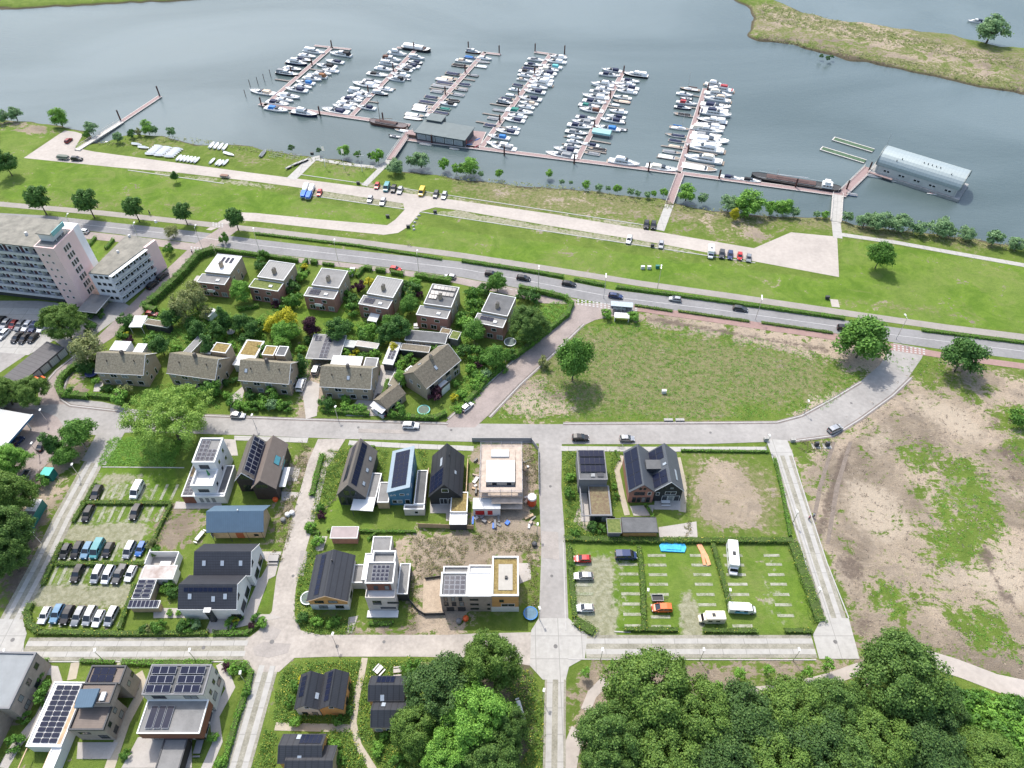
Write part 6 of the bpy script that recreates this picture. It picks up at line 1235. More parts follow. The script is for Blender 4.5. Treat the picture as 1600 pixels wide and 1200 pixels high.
# --- apartment tower and its wing
def apart():
    C1 = P(141,477); Lf = P(87-100,389-13.6,23); e = (P(87,389,23)-P(0,379.5,23)).normalized(); yaw = math.atan2(e.y,e.x); Lw, D, Hh = 70, 12.5, 22.6
    o = (C1.x-e.x*Lw, C1.y-e.y*Lw, 0); t = bld('apartment_tower','long pale apartment slab with pink stair end and galleries on each floor',o,yaw,'apartment block'); fh = 2.72; x1 = Lw-6.6
    part('wall', MB().box(0,0.02,0,x1,D,Hh), t, B_lil); part('roof', MB().box(-.2,-1.3,Hh,x1,D+.3,Hh+.35), t, R_gravel); part('end_tower', MB().box(x1+.02,-1.5,0,Lw,8.6,Hh+.7), t, B_pink); part('rear_block', MB().box(x1+.02,8.62,0,Lw-1.2,D,Hh), t, B_lil); part('tower_roof', MB().box(x1+.4,-1.1,Hh+.7,Lw-.4,8.2,Hh+.78), t, R_bit)
    part('ground_floor', MB().box(0,-.03,0,x1,.015,2.7), t, B_greyd)
    for f in range(8):
        z = 2.75+f*fh if f < 7 else None
        if z is None or z > Hh-1: continue
        part('gallery', MB().box(0,-1.4,z,x1,.01,z+.16), t, W_frame); part('balustrade', MB().box(0,-1.42,z+.2,x1,-1.36,z+1.0), t, mat('balustrade_glass',(.46,.46,.48),.4,.12,.6))
        for k in range(13):
            xx = x1-(k+1)*5.6
            if xx < 0: continue
            part('panel', MB().box(xx+4.4,-.06,z+.17,xx+5.4,.0,z+fh-.05), t, B_dred); window(t,'S',xx+.3,z+.75,2.4,1.35,(0,0.02,x1,D)); window(t,'S',xx+3.1,z+.3,.95,1.9,(0,0.02,x1,D),W_frame,W_glass)
            part('divider', MB().box(xx+2.85,-1.3,z+.16,xx+2.95,0,z+fh), t, W_frame)
        for k in (0,1): window(t,'S',1.4+k*2.0,z+.9,.8,.9,(x1,-1.5,Lw,8.6),W_frame)
        for k in range(3): window(t,'E',3.2+k*1.1,z+.3,.95,1.9,(x1,-1.5,Lw,8.6),W_frame)
    part('penthouse', MB().box(x1+.5,1.6,Hh+.78,x1+4.6,6.8,Hh+3.2), t, B_white); part('penthouse_roof', MB().box(x1+.2,1.3,Hh+3.2,x1+4.9,7.1,Hh+3.45), t, R_gravel)
    s = part('roof_sign_frame', MB().box(x1+5.3,1.8,Hh+2.6,x1+5.5,7.6,Hh+4.0), t, mat('sign_turquoise',(.20,.42,.42),.5,.1,1)); part('sign_post', MB().cyl((x1+5.4,2.2,Hh+.7),(x1+5.4,2.2,Hh+2.6),.08).cyl((x1+5.4,4.7,Hh+.7),(x1+5.4,4.7,Hh+2.6),.08).cyl((x1+5.4,7.2,Hh+.7),(x1+5.4,7.2,Hh+2.6),.08), s, W_frame)
    for xx in (x1-6,x1-18,x1-30): part('roof_vent', MB().cyl((xx,4,Hh+.3),(xx,4,Hh+1.3),.5,.4,8), t, R_white)
    part('entrance_canopy', MB().box(Lw+.3,-6,2.6,Lw+7,2.5,2.8), t, R_bitl); part('canopy_edge', MB().box(Lw+.3,-6.1,2.8,Lw+7.1,-6,3.0).box(Lw+7,-6,2.8,Lw+7.1,2.5,3.0), t, W_frame); part('entrance_wall', MB().box(Lw+.02,-4,0,Lw+5.5,1.8,2.59), t, mat('entrance_brick',(.25,.22,.16),.9,.15,1))
    # wing
    K, Rr, Q2 = P(187,464), P(258,408), None; tops = [P(170,430,11.2),P(242,376,11.2),P(198,367,11.2),P(138,427,11.2)]
    d = (P(242,376,11.2)-P(170,430,11.2)); yw = math.atan2(d.y,d.x); L = d.length; t = bld('apartment_wing','four storey apartment wing with pink end panel beside the brick street',(tops[0].x,tops[0].y,0),yw,'apartment block')
    inv = Matrix.Rotation(-yw,3,'Z'); pl = [(inv@(p-tops[0])) for p in tops]; poly = [(p.x,p.y) for p in pl]
    part('wall', MB().prism(poly,0,11.0), t, B_lil); part('roof', MB().prism([(p[0]*1.005,p[1]) for p in poly],11.0,11.35), t, R_gravel); x2 = L*.77
    part('end_panel', MB().box(x2,-.35,.5,L+.1,.5,11.5), t, B_pink)
    for f in range(4):
        z = f*2.75+.3; part('gallery', MB().box(-.3,-1.3,z+2.35,x2,0,z+2.5), t, W_frame); part('balustrade', MB().box(-.3,-1.32,z+.2,x2,-1.26,z+1.1), t, MATS['balustrade_glass'])
        for k in range(6): window(t,'S',.5+k*x2/6.2,z+.7,x2*.085,1.3,(0,0,x2,1)); window(t,'S',.5+(k+.6)*x2/6.2,z+.1,.8,2.0,(0,0,x2,1),B_dred if k in (2,5) else W_frame)
    d2 = Vector(poly[3]); L2 = d2.length; ya = math.atan2(-d2.y,-d2.x)
    for f in range(4):
        z = f*2.75+.5
        for k in range(3):
            wn_ = window(t,'S',0,z+.6,1.4,1.3,(0,0,1,1)); pos = d2*(1-(.18+.27*k)); wn_.location = (pos.x,pos.y,z+.6); wn_.rotation_euler = (0,0,ya)
    for xx,yy in ((10,6),(18,9),(28,7)): part('roof_vent', MB().cyl((xx,yy,11.3),(xx,yy,12.1),.45,.35,8), t, R_white)
apart()
# garage row, canopy roof, carports in the old village
o, yaw, w, d = fr((33,597),(98,543),3.0,d=7); t = bld('garage_row','long grey roofed garage row with pale doors below the apartment car park',(P(33,597,3).x-3*0,P(33,597,3).y,0),yaw,'garages'); xa = -14
part('wall', MB().box(xa,0,0,w,6.2,2.85), t, mat('garage_brick',(.12,.105,.10),.9,.2,1)); part('roof', MB().box(xa-.2,-.3,2.85,w+.2,6.4,3.05), t, ribbed('garage_roof',(.105,.10,.10),1.4,0,.2,.85))
for k in range(9): part('garage_door', MB().box(xa+1.2+k*3.2,-.06,.05,xa+3.9+k*3.2,.02,2.35), t, ribbed('garage_door_paint',(.45,.44,.41),.6,0,.3))
o, yaw, w, d = fr((9,696),(51,648),4.6,(0,641)); t = bld('canopy_roof','large white flat canopy roof with blue edge over parked cars',o,yaw,'canopy'); part('roof', MB().box(-14,.1,4.3,w,20,4.6), t, mat('canopy_white',(.40,.40,.385),.8,.06,.3)); part('fascia', MB().box(-14,-.1,4.05,w,.08,4.7), t, mat('fascia_blue',(.02,.14,.27),.5,.05,1)); part('fascia_edge', MB().box(-14,-.25,4.7,w,.1,4.85), t, W_frame)
for xx,yy in ((-8,2),(2,2),(w-1.5,2),(w-1.5,13),(2,13)): part('column', MB().cyl((xx,yy,0),(xx,yy,4.3),.18), t, W_frame)
def lowroof(name, label, fl, frr, bl, z, roofm, wallm=None, th=.22, cat='shed', posts=False, fascia=None, sub=None, d=None):
    o, yaw, w, d = fr(fl, frr, z, bl, d); t = T(name, label, cat, o, yaw)
    part('roof', MB().box(.12,.12,z-th,w-.12,d-.12,z-.02), t, roofm); f = MB().box(0,0,z-th-.05,w,.12,z+.04).box(0,d-.12,z-th-.05,w,d,z+.04).box(0,.12,z-th-.05,.12,d-.12,z+.04).box(w-.12,.12,z-th-.05,w,d-.12,z+.04); part('fascia', f, t, fascia or W_frame)
    if wallm: part('wall', MB().box(.25,.25,0,w-.25,d-.25,z-th-.03), t, wallm)
    if posts:
        for x in (.2,w-.2):
            for y in (.2,d-.2): part('post', MB().cyl((x,y,0),(x,y,z-th),.08,None,6), t, W_frame if not wallm else wallm)
    return t, w, d
lowroof('carport','white carport roof by the brick street, right of the round hedge shrub',(201,511),(221,511),(206,493),2.9,R_white,None,posts=True)
lowroof('garden_shed','long mossy flat shed roof behind the white carport',(224,506),(262,512),(225,497),2.7,R_oldd,B_greyd)
lowroof('carport','grey felt strip roof slanting between gardens of the second pair',(281,555),(292,558),(301,520),2.8,R_bitl,B_tan)
t,w,d = lowroof('garden_room','white flat roof with orange sedum square between second and third pair',(363,570),(392,573),(383,530),3.0,R_white,B_white); part('sedum_bed', MB().box(.5,d*.42,2.98,w-.6,d-.5,3.05), t, R_sed)
t,w,d = lowroof('carport','large pale carport roof with two columns of solar panels',(477,560),(530,562),(497,522),3.0,R_bitl,None,posts=True); q = [(0,0,3.0),(w,0,3.0),(w,d,3.0),(0,d,3.0)]; panels(t,q,2,6,.12,False,(.38,.05,.62,.95),.12); panels(t,q,2,1,.12,False,(.08,.72,.30,.92),.12)
lowroof('garden_shed','pale strip roof beside the big panelled carport',(527,540),(553,543),(534,530),2.6,mat('roof_strip_pale',(.40,.41,.38),.8,.1,1),B_grey); lowroof('garden_shed','thin beige strip roof left of the trees behind the fourth pair',(554,540),(589,545),(560,532),2.6,M_terr,B_tan)
t,w,d = lowroof('bungalow','long dark flat roof bungalow with white edge behind the turned house',(632,531),(696,537),(637,515),3.6,R_bit,B_tan,fascia=W_frame,cat='house'); winrow(t,'S',3,2,4,1.0,2.0,1.4,(.25,.25,w,d))
lowroof('garden_room','low mossy flat roof with beams before the dark bungalow',(625,546),(670,551),(627,536),2.9,R_oldd,B_greyd); t,w,d = lowroof('garden_room','small flat roof with brown sedum right of the dark bungalow',(686,521),(701,524),(692,512),3.2,R_sed2,B_grey); t,w,d = lowroof('garden_room','small flat roof with green sedum right of the brown one',(701,528),(715,531),(706,516),3.2,R_sedg,B_grey)
t,w,d = lowroof('carport','narrow white carport with solar panels at the long driveway',(597,568),(614,570),(606,533),3.0,R_white,B_greyd); panels(t,[(0,0,3),(w,0,3),(w,d,3),(0,d,3)],2,3,.08,False,(.25,.22,.85,.62),.1)
lowroof('garden_shed','brown flat shed roof at the right side of the sixth brick house',(803,491),(815,495),(808,479),2.8,R_sed2,B_grey)
lowroof('garden_shed','mossy shed beside the pollard tree at the long driveway',(606,601),(622,604),(610,580),2.8,R_old,B_white)
lowroof('garden_shed','white shed roof hidden between trees left of the lawn',(318,492),(326,495),(328,480),2.4,R_white,B_white)

# --- new village
def H1():   # white cubic house
    o, yaw, w, d = fr((299.5,722),(335,722),9.2,(314.5,684)); t = bld('cubic_house','white cubic house with rooftop solar rows and a roof terrace',o,yaw)
    flat(t,0,0,w,d,0,9.2,B_white,R_bitl,B_white,.5,.35); q = [(.5,.5,8.8),(w-.5,.5,8.8),(w-.5,d-.5,8.8),(.5,d-.5,8.8)]; panels(t,q,2,5,.12,False,(.02,.03,.48,.98),.12,.1); panels(t,q,2,3,.12,False,(.52,.03,.98,.55),.12,.1)
    flat(t,.2,-5.0,w+.1,-.02,0,6.4,B_white,R_white,B_white,.9,.35,'front_wall','terrace'); window(t,'S',1.3,5.8,2.4,2.2,(0,0,w,d),W_dark); part('parasol', MB().cyl((w*.62,-1.2,5.6),(w*.62,-1.2,7.6),.3,.12,8), t, mat('parasol_green',(.03,.17,.06),.8,.1,1)); window(t,'S',1.4,3.6,2.6,1.2,(.2,-5.0,w,0),W_dark)
    flat(t,-2.8,-5.9,.15,5,0,3.2,B_rwood,R_sed2,W_frame,.3,.2,'side_wall','side_roof'); panels(t,[(-2.7,-5.8,3),(0,-5.8,3),(0,1.5,3),(-2.7,1.5,3)],2,6,.12,False,(.08,.03,.95,.8),.1)
    flat(t,.2,-5.9,w+2.2,-5.05,0,3.1,B_white,R_white,W_frame,.3,.2); flat(t,w+.12,-5.0,w+2.2,3.5,0,3.1,B_white,R_bit,W_frame,.3,.2); dm = (0,0,w,d)
    for a_,z in ((1.2,6.2),(4.6,6.4),(1.2,3.6),(4.4,3.6)): window(t,'E',a_,z,1.1,1.5,dm)
    window(t,'E',-3.6,3.7,1.1,1.4,(0,0,w+.1,d)); winrow(t,'S',3,4.2,1.5,.3,1.1,2.2,(-3,-5.9,w,0),W_frame,W_curt); part('brown_panel', MB().box(-2.7,-5.98,.2,.15,-5.92,2.7), t, B_rwood)
def H2():   # brown twin gables
    o, yaw, w, d = fr((368.5,749),(395,757),5.2,d=13); t = bld('twin_gable_house','taupe twin gable house with a long solar strip and glass front',o,0.0); W = 10.2; m = 4.6
    a,b = gable(t,0,0,m,11.5,5.2,8.2,'y',B_dwood,R_slate,.35,trim=W_frame); a2,b2 = gable(t,m+.1,-2.4,W,11,5.2,8.4,'y',B_dwood,R_brown,.35); panels(t,b,2,8,.05,False,(.08,.10,.82,.97),.05); panels(t,a2,1,9,.05,True,(.05,.05,.30,.95),.05)
    dm = (0,0,m,14); window(t,'S',.9,5.2,m-1.8,1.9,dm,W_dark); window(t,'S',1.0,.3,m-2.0,2.5,dm,W_dark); window(t,'S',m+.9,4.9,3.2,1.6,(0,-2.4,W,11),W_dark); part('glass_corner', MB().box(W-.2,4.0,3.4,W+.12,7.2,5.3), t, mat('turquoise_glass',(.06,.22,.26),.1,.1,1)); skylight(t,b2,.62,.55,1.6,2.6,MATS['turquoise_glass'])
    winrow(t,'E',3,2,3.6,.5,1.8,2.2,(0,-2.4,W,11),W_dark); part('ledge', MB().box(W+.02,-.5,2.6,W+1.6,5.5,2.8), t, W_frame); pipe(t,m-.8,9,6.6,8.6,.15)
def H3():   # steel blue roof timber house
    o, yaw, w, d = fr((321,828),(411,827),4.6,d=8.0); t = bld('timber_house','unfinished timber house under a steel blue metal roof',o,yaw); a,b = gable(t,.8,.5,w-.8,6.4,4.4,7.0,'x',B_wood2,R_bsteel,.8); dm = (.8,.5,w-.8,6.4)
    window(t,'S',4.5,3.0,.9,.8,dm,W_dark); window(t,'S',9.6,.8,1.1,.9,dm,W_dark); part('door', MB().box(6.2,.42,.1,8.0,.52,2.3), t, mat('door_rust',(.30,.09,.04),.8,.2,1)); part('scaffold_frame', MB().cyl((1.0,-.5,0),(1.2,-.4,4.2),.06).cyl((5.2,-.5,0),(5.2,-.4,4.2),.06).cyl((9.4,-.5,0),(9.4,-.4,4.2),.06).cyl((13,-.5,0),(13,-.4,4.2),.06), t, W_dark); winrow(t,'W',2,2,3,1,1.6,2.0,dm,W_frame,W_curt); pipe(t,w*.55,3.6,6.8,7.6,.15,R_white)
def tilehouse(label, rl, rr, el, er, bl, sk, back, win=True):
    o, yaw, w, d = fr(el, er, 5.0, d=9.6); t = bld('tiled_house',label,o,yaw); a,b = gable(t,0,0,w,7.8,5.0,8.2,'x',B_white,R_tileb,.15,trim=W_frame,rf=.52); dm = (0,0,w,7.8)
    for u in sk: skylight(t,a,u,.52,.9,1.3)
    window(t,'E',1.8,5.2,1.4,1.2,dm,W_dark); winrow(t,'E',2,1.2,3.2,.4,2.4,2.2,dm,W_dark); return t,a,b,w
def H4():
    t,a,b,w = tilehouse('black tiled house with three small skylights, upper of two',(303.5,861),(391.7,861),(303.5,899),(391,899),None,(.18,.5,.82),0)
    t,a,b,w = tilehouse('black tiled house with long dark solar strip and front dormer door',(280,909),(368.6,909),(279,951.6),(369,951.6),None,(.2,.8),0); panels(t,a,10,1,.04,True,(.09,.70,.92,.88),.04); skylight(t,a,.6,.42)
    part('dormer', MB().box(w*.46,-.7,0,w*.56,1.2,5.2), t, B_greyd); part('dormer_roof', MB().box(w*.45,-.9,5.2,w*.57,.9,5.32), t, W_frame); window(t,'S',w*.465,.2,1.05,3.6,(0,-.7,w,8),W_dark); window(t,'S',w*.85,.2,2.2,2.3,(0,0,w+.5,8),W_dark)
    lowroof_t,w2,d2 = lowroof('pergola_room','white walled garden room with patchy pink grey roof, left of tiled houses',(217.6,905),(270,905),(221,883),3.0,mat('patchy_roof',(.36,.27,.23),.85,.3,.35,col2=(.52,.50,.47)),B_white,cat='garden room')
    o,yaw,w,d = fr((223,882),(276,882),3.0,(253,854)); tt = T('courtyard_wall','white courtyard walls with bench behind the garden room','wall',o,0); part('wall', MB().box(0,d*.1,0,.2,d*.9,2.6).box(0+.2,d*.75,0,7,d*.78,2.6).box(6.9,0,0,7.1,d*.75,2.6), tt, B_white); part('bench', MB().box(2.5,1.2,0,5,2.2,.6), tt, R_white)
    t,w,d = lowroof('solar_carport','carport covered with ten tilted solar panels beside the hedge',(205,936),(234,936),(215,905.5),2.9,R_bitl,B_tan); q = [(0,0,3),(w,0,3),(w,d,3),(0,d,3)]; panels(t,q,2,4,.3,False,(.02,.03,.98,.98),.15,.12)
    t,w,d = lowroof('timber_shed','tan timber shed with a row of solar panels on its sloping roof',(199,950),(247,950),(204,938),2.6,R_bitl,B_wood2); panels(t,[(0,0,2.6),(w,0,2.6),(w,d,2.6),(0,d,2.6)],7,1,.06,False,(.0,.05,.95,.95),.1,.1)
def H5():   # grey gable with glass front
    o,yaw,w,d = fr((527,772),(570,774.6),4.6,(538,702)); t = bld('gable_house','grey brown gable house with glazed front and sunken solar strips',o,yaw); d = 13.8; w = 6.8; a,b = gable(t,0,0,w,d,4.4,9.0,'y',B_greyd,R_slate,.3,trim=W_dark); dm = (0,0,w,d)
    panels(t,a,1,9,.04,True,(.38,.2,.72,.95),.03); panels(t,b,1,9,.04,True,(.12,.08,.42,.95),.03)
    for v in (.22,.5,.75): skylight(t,b,.72,v,.9,1.2)
    for x in (.4,2.0,3.6,5.2): window(t,'S',x,.3,1.25,3.2,dm,W_dark)
    for x in (1.7,3.5): window(t,'S',x,4.2,1.5,2.3,dm,W_dark)
    flat(t,w+.02,.5,w+2.4,8,0,3.1,B_grey,R_bitl,W_frame,.3,.2); part('veranda_roof', MB().box(w*.55,-3.2,2.8,w+2.4,.4,3.0), t, W_frame); part('post', MB().cyl((w*.6,-3,0),(w*.6,-3,2.8),.08), t, W_dark); part('terrace_door', MB().box(w*.6,-.12,.1,w+2.2,-.03,2.5), t, W_glass)
def H6():   # blue monopitch
    o,yaw,w,d = fr((605,767),(641,762),6.2,d=13.5); yaw = 0; w = 5.5; d = 12.3; t = bld('blue_house','narrow blue timber house under a mono pitch roof full of solar',o,yaw); z0,z1 = 5.6,7.9
    part('wall', MB().loft([[(0,y,0),(w,y,0),(w,y,z1),(0,y,z0)] for y in (0,d)]), t, B_blue); q = [(-.2,-.2,z0+.12),(w+.2,-.2,z1+.12),(w+.2,d+.2,z1+.12),(-.2,d+.2,z0+.12)]; part('roof', MB().hull2(q,.14), t, mat('roof_edge_blue',(.22,.28,.32),.6,.08,1)); panels(t,q,3,8,.04,True,(.18,.08,.82,.93),.05); dm = (0,0,w,d)
    for x,z in ((.5,4.0),(1.3,4.1),(4.6,4.5)): window(t,'S',x,z,.5,.5,dm)
    window(t,'S',2.8,4.2,1.2,.8,dm); winrow(t,'S',2,.7,1.3,.9,1.2,1.4,dm); window(t,'S',3.9,.6,1.2,1.9,dm); winrow(t,'E',3,2,3.5,4.5,.9,1.1,dm)
    flat(t,w+.8,-1.6,w+3.4,8.5,0,3.0,B_grey,R_bit,W_frame,.3,.2,'annex_wall','annex_roof'); flat(t,w*.72,-3.0,w+3.4,-1.65,0,2.8,B_light,R_bitl,W_frame,.3,.2,'annex_wall','annex_roof'); window(t,'S',6.4,.8,1.0,1.2,(0,-3.0,w,1)); flat(t,-2.8,-1,-.02,5,0,2.8,B_wood2,R_bitl,W_frame,.25,.18,'carport_wall','carport_roof')
def H7():   # black gable
    o,yaw,w,d = fr((671,775),(720.6,771),3.6,d=14); w = 7.8; o = (o[0],o[1],0); yaw = 0.0; t = bld('black_gable_house','black gable house with green roofed annex and pale terrace',o,yaw); a,b = gable(t,0,0,w,12.2,3.6,8.6,'y',B_black,R_tilebx,.25,trim=W_dark); dm = (0,0,w,14); panels(t,a,3,4,.04,True,(.05,.05,.9,.45),.04); skylight(t,a,.72,.62,1.0,2.6); skylight(t,b,.55,.45,.8,1.1); pipe(t,w*.6,9,7.2,8.8)
    window(t,'S',w*.4,5.2,1.7,1.5,dm); winrow(t,'S',2,2.4,2.1,.1,1.9,2.4,dm); flat(t,w*.68,-4.2,w+1.6,1.6,0,3.0,B_greyd,R_sed,W_frame,.25,.2,'annex_wall','annex_roof'); flat(t,w*.68,-7.4,w+1.6,-4.4,0,2.6,B_greyd,R_white,W_frame,.2,.15,'shed_wall','shed_roof'); part('side_fence', MB().box(w+.9,2.2,0,w+1.1,13,1.6), t, B_wood2); part('side_fence', MB().box(-1.3,-.5,0,-1.1,10,1.6), t, B_wood2)
def H8():   # house under construction
    o,yaw,w,d = fr((760,752),(804,752),6.6,(760,719.5)); t = bld('unfinished_house','unfinished white house wrapped in scaffolding at the village centre',o,yaw); part('wall', MB().box(0,0,0,w,d,6.2), t, B_cream); part('roof', MB().box(-.1,-.1,6.2,w+.1,d+.1,6.6), t, R_white); part('lower_wall', MB().box(-3.2,-5.6,0,3.4,-2.6,3.0), t, B_white); part('lower_roof', MB().box(-3.3,-5.7,3.0,3.5,-2.5,3.2), t, R_white); part('base', MB().box(-.8,-1.0,0,w+.6,0,5.0), t, B_grey)
    winrow(t,'S',2,1.4,3.6,4.7,1.1,1.3,(0,0,w,d),W_dark)
    for x in (-2.7,.3): part('red_panel', MB().box(x,-5.68,.5,x+(2.2 if x < 0 else 1.2),-5.58,2.2), t, mat('panel_red',(.40,.02,.02),.5,.1,1))
    Mpl = mat('scaffold_planks',(.40,.33,.27),.85,.2,.8); sc = T('scaffolding','steel scaffolding with pale plank decks around the unfinished house','scaffolding',o,yaw,None)
    X0,Y0,X1,Y1 = -1.7,-3.0,w+1.9,d+5.5
    for z in (2.0,4.0,6.0):
        part('deck', MB().box(X0,Y0,z,X0+1.6,Y1,z+.06).box(X1-1.6,Y0,z,X1,Y1,z+.06).box(X0+1.6,Y0,z,X1-1.6,Y0+1.6,z+.06).box(X0+1.6,Y1-1.8,z,X1-1.6,Y1,z+.06), sc, Mpl)
    f = MB()
    for x,y in [(X0,Y0+k*(Y1-Y0)/5) for k in range(6)]+[(X1,Y0+k*(Y1-Y0)/5) for k in range(6)]+[(X0+k*(X1-X0)/4,Y0) for k in range(1,4)]+[(X0+k*(X1-X0)/4,Y1) for k in range(1,4)]: f.cyl((x,y,0),(x,y,7.6),.06,None,5)
    for z in (2.9,4.9,6.6,7.1):
        for p,q_ in (((X0,Y0),(X1,Y0)),((X1,Y0),(X1,Y1)),((X1,Y1),(X0,Y1)),((X0,Y1),(X0,Y0))): f.cyl((*p,z),(*q_,z),.045,None,4)
    part('tubes', f, sc, S_frame); part('material_stack', MB().box(1,Y1-4.3,6.25,5.5,Y1-2.2,6.7), sc, R_white)
    for k in range(5): part('diagonal_brace', MB().cyl((X0,Y0+k*(Y1-Y0)/5,0.2),(X0,Y0+(k+1)*(Y1-Y0)/5,6.2),.04,None,4) if k%2 else MB().cyl((X1,Y0+k*(Y1-Y0)/5,6.2),(X1,Y0+(k+1)*(Y1-Y0)/5,.2),.04,None,4), sc, S_frame)
    part('toe_board', MB().box(X0,Y0-.03,6.06,X1,Y0,6.3).box(X0,Y0-.03,4.06,X1,Y0,4.3).box(X0,Y0-.03,2.06,X1,Y0,2.3), sc, Mpl); part('front_deck', MB().box(X0+2,Y0-2.2,2.2,X1,Y0-.05,2.26).box(X0+3,Y0-1.6,3.8,X1,Y0-.05,3.86), sc, Mpl)
    rr = random.Random(5); cl = [Mpl,R_white,B_grey,R_bitl,MATS['tarp_blue'],M_conc,B_wood2]
    for k in range(26):
        x = rr.uniform(X0-3.5,X1+3.0); y = rr.choice([rr.uniform(Y0-6,Y0-2.6),rr.uniform(Y0-6,Y0-2.6),rr.uniform(Y0,Y1)]); 
        if Y0-2.6 < y: x = rr.choice([X0-rr.uniform(.8,1.6),X1+rr.uniform(.8,2.0)])
        L_,w_,h_ = rr.uniform(.5,2.4),rr.uniform(.3,1.0),rr.uniform(.1,.7); c_ = T('building_material','%s %s of building material, %s from left by the scaffolded house' % (('small' if L_*w_ < 1 else 'large'),('flat pack' if h_ < .35 else 'stack'),ORD[k]),'building material',(o[0]+x,o[1]+y,0),rr.uniform(0,3),'building material around the scaffolded house'); c_['sx'] = x
        part('stack', MB().box(-L_/2,-w_/2,.08,L_/2,w_/2,.08+h_), c_, rr.choice(cl)); part('pallet', MB().box(-L_/2,-w_/2,0,L_/2,w_/2,.075), c_, B_wood2)
    cs = sorted([q for q in COL if q.get('sx') is not None], key=lambda q: q['sx'])
    for k,q in enumerate(cs): q['label'] = q['label'].split(',')[0]+', %s from left by the scaffolded house' % ORD[k]; del q['sx']
    part('platform', MB().box(-.2,d+.2,6.1,w+.2,Y1-1.85,6.25), sc, Mpl)
    tk = T('cement_silo','red and white round silo standing at the scaffold corner','silo',(o[0]+w+4.3,o[1]-2.5,0)); part('tank', MB().cyl((0,0,.8),(0,0,3.2),1.15,1.15,14), tk, mat('silo_red',(.45,.06,.02),.5,.1,1)); part('lid', MB().cyl((0,0,3.2),(0,0,3.7),1.15,1.05,14), tk, R_white)
    for k in range(3): part('leg', MB().cyl((math.cos(k*2.1)*.9,math.sin(k*2.1)*.9,0),(math.cos(k*2.1)*.9,math.sin(k*2.1)*.9,.9),.08), tk, S_frame)
def H9():
    o,yaw,w,d = fr((481,937),(541,937),4.8,d=12.5); t = bld('gable_house','black roofed gable house with honey timber gable at the corner',o,0.0); w = 8.4; a,b = gable(t,0,0,w,10.6,4.6,7.0,'y',B_white,R_tilebx,.35,trim=B_wood2); dm = (0,0,w,12.5); part('timber_gable', MB().loft([[(0,y,2.7),(w,y,2.7),(w,y,4.6),(w/2,y,7.0),(0,y,4.6)] for y in (-.06,-.005)]), t, B_wood)
    winrow(t,'S',2,1.3,3.0,3.3,2.0,1.2,(0,-.06,w,10),W_dark); winrow(t,'S',2,1.8,3.6,.6,1.9,1.5,dm,W_dark); winrow(t,'E',3,2,3.5,.5,1.8,1.6,dm,W_dark); pipe(t,w*.52,8,6.8,7.9,.15); panels(t,a,1,8,.04,True,(.38,.08,.62,.95),.04)
    flat(t,w+.02,5,w+2.6,9.5,0,3.0,B_cream,R_bitl,W_frame,.3,.2,'annex_wall','annex_roof')
    lowroof('garden_shed','brick garden shed with pale flat roof by the corner driveway',(515,841),(558,841),(519,822.5),2.9,mat('roof_beige',(.30,.25,.24),.85,.12,.6),B_brick)
def H10():
    o,yaw,w,d = fr((570,911),(614,911),9.2,(575,878)); t = bld('white_tower_house','tall pale brick house with square solar field on its roof',o,0.0); flat(t,0,0,w,d,0,9.2,B_light,R_bit,W_frame,.3,.22); panels(t,[(0,0,9),(w,0,9),(w,d,9),(0,d,9)],4,4,.14,False,(.2,.1,.82,.85),.15,.13)
    part('recess_panel', MB().box(.2,-.05,6.0,w-.6,-.01,8.8), t, B_rwood); part('balcony_slab', MB().box(-.1,-1.9,5.4,w+.2,-.06,5.6), t, R_white); part('balcony_wall', MB().box(-.1,-2.0,5.6,w+.2,-1.85,6.5).box(-.1,-1.85,5.6,.05,-.06,6.5).box(w+.05,-1.85,5.6,w+.2,-.06,6.5), t, B_light); part('lower_front', MB().box(-.1,-1.9,0,w+.2,-.06,5.39), t, B_light); dm = (0,-1.9,w,d)
    window(t,'S',1.2,3.0,1.9,1.8,dm,W_dark); window(t,'S',4.4,3.4,2.6,.9,dm,W_dark); window(t,'S',2.6,1.0,3.4,.8,dm,W_dark); winrow(t,'S',2,1.6,2.4,6.3,1.0,1.8,(0,-.05,w,d),W_dark); winrow(t,'E',3,1,2.6,3,.8,1.3,dm,W_dark)
    flat(t,.6,d+.02,w-.4,d+3.4,0,8.2,B_light,R_bitl,W_frame,1.0,.25,'rear_wall','roof_terrace'); flat(t,-1.8,d-2,-.02,d+4.5,0,5.0,B_light,R_white,W_frame,.3,.2,'side_wall','side_roof'); flat(t,-1.0,d+4.6,3.4,d+10,0,3.2,B_light,R_bitl,W_frame,.3,.2,'annex_wall','annex_roof'); flat(t,w+.05,.5,w+2.4,8,0,3.2,B_greyd,R_bitl,W_frame,.3,.2,'carport_wall','carport_roof')
    part('terrace_apron', MB().box(-.4,-3.6,0,w+.4,-2.0,.35), t, R_white)
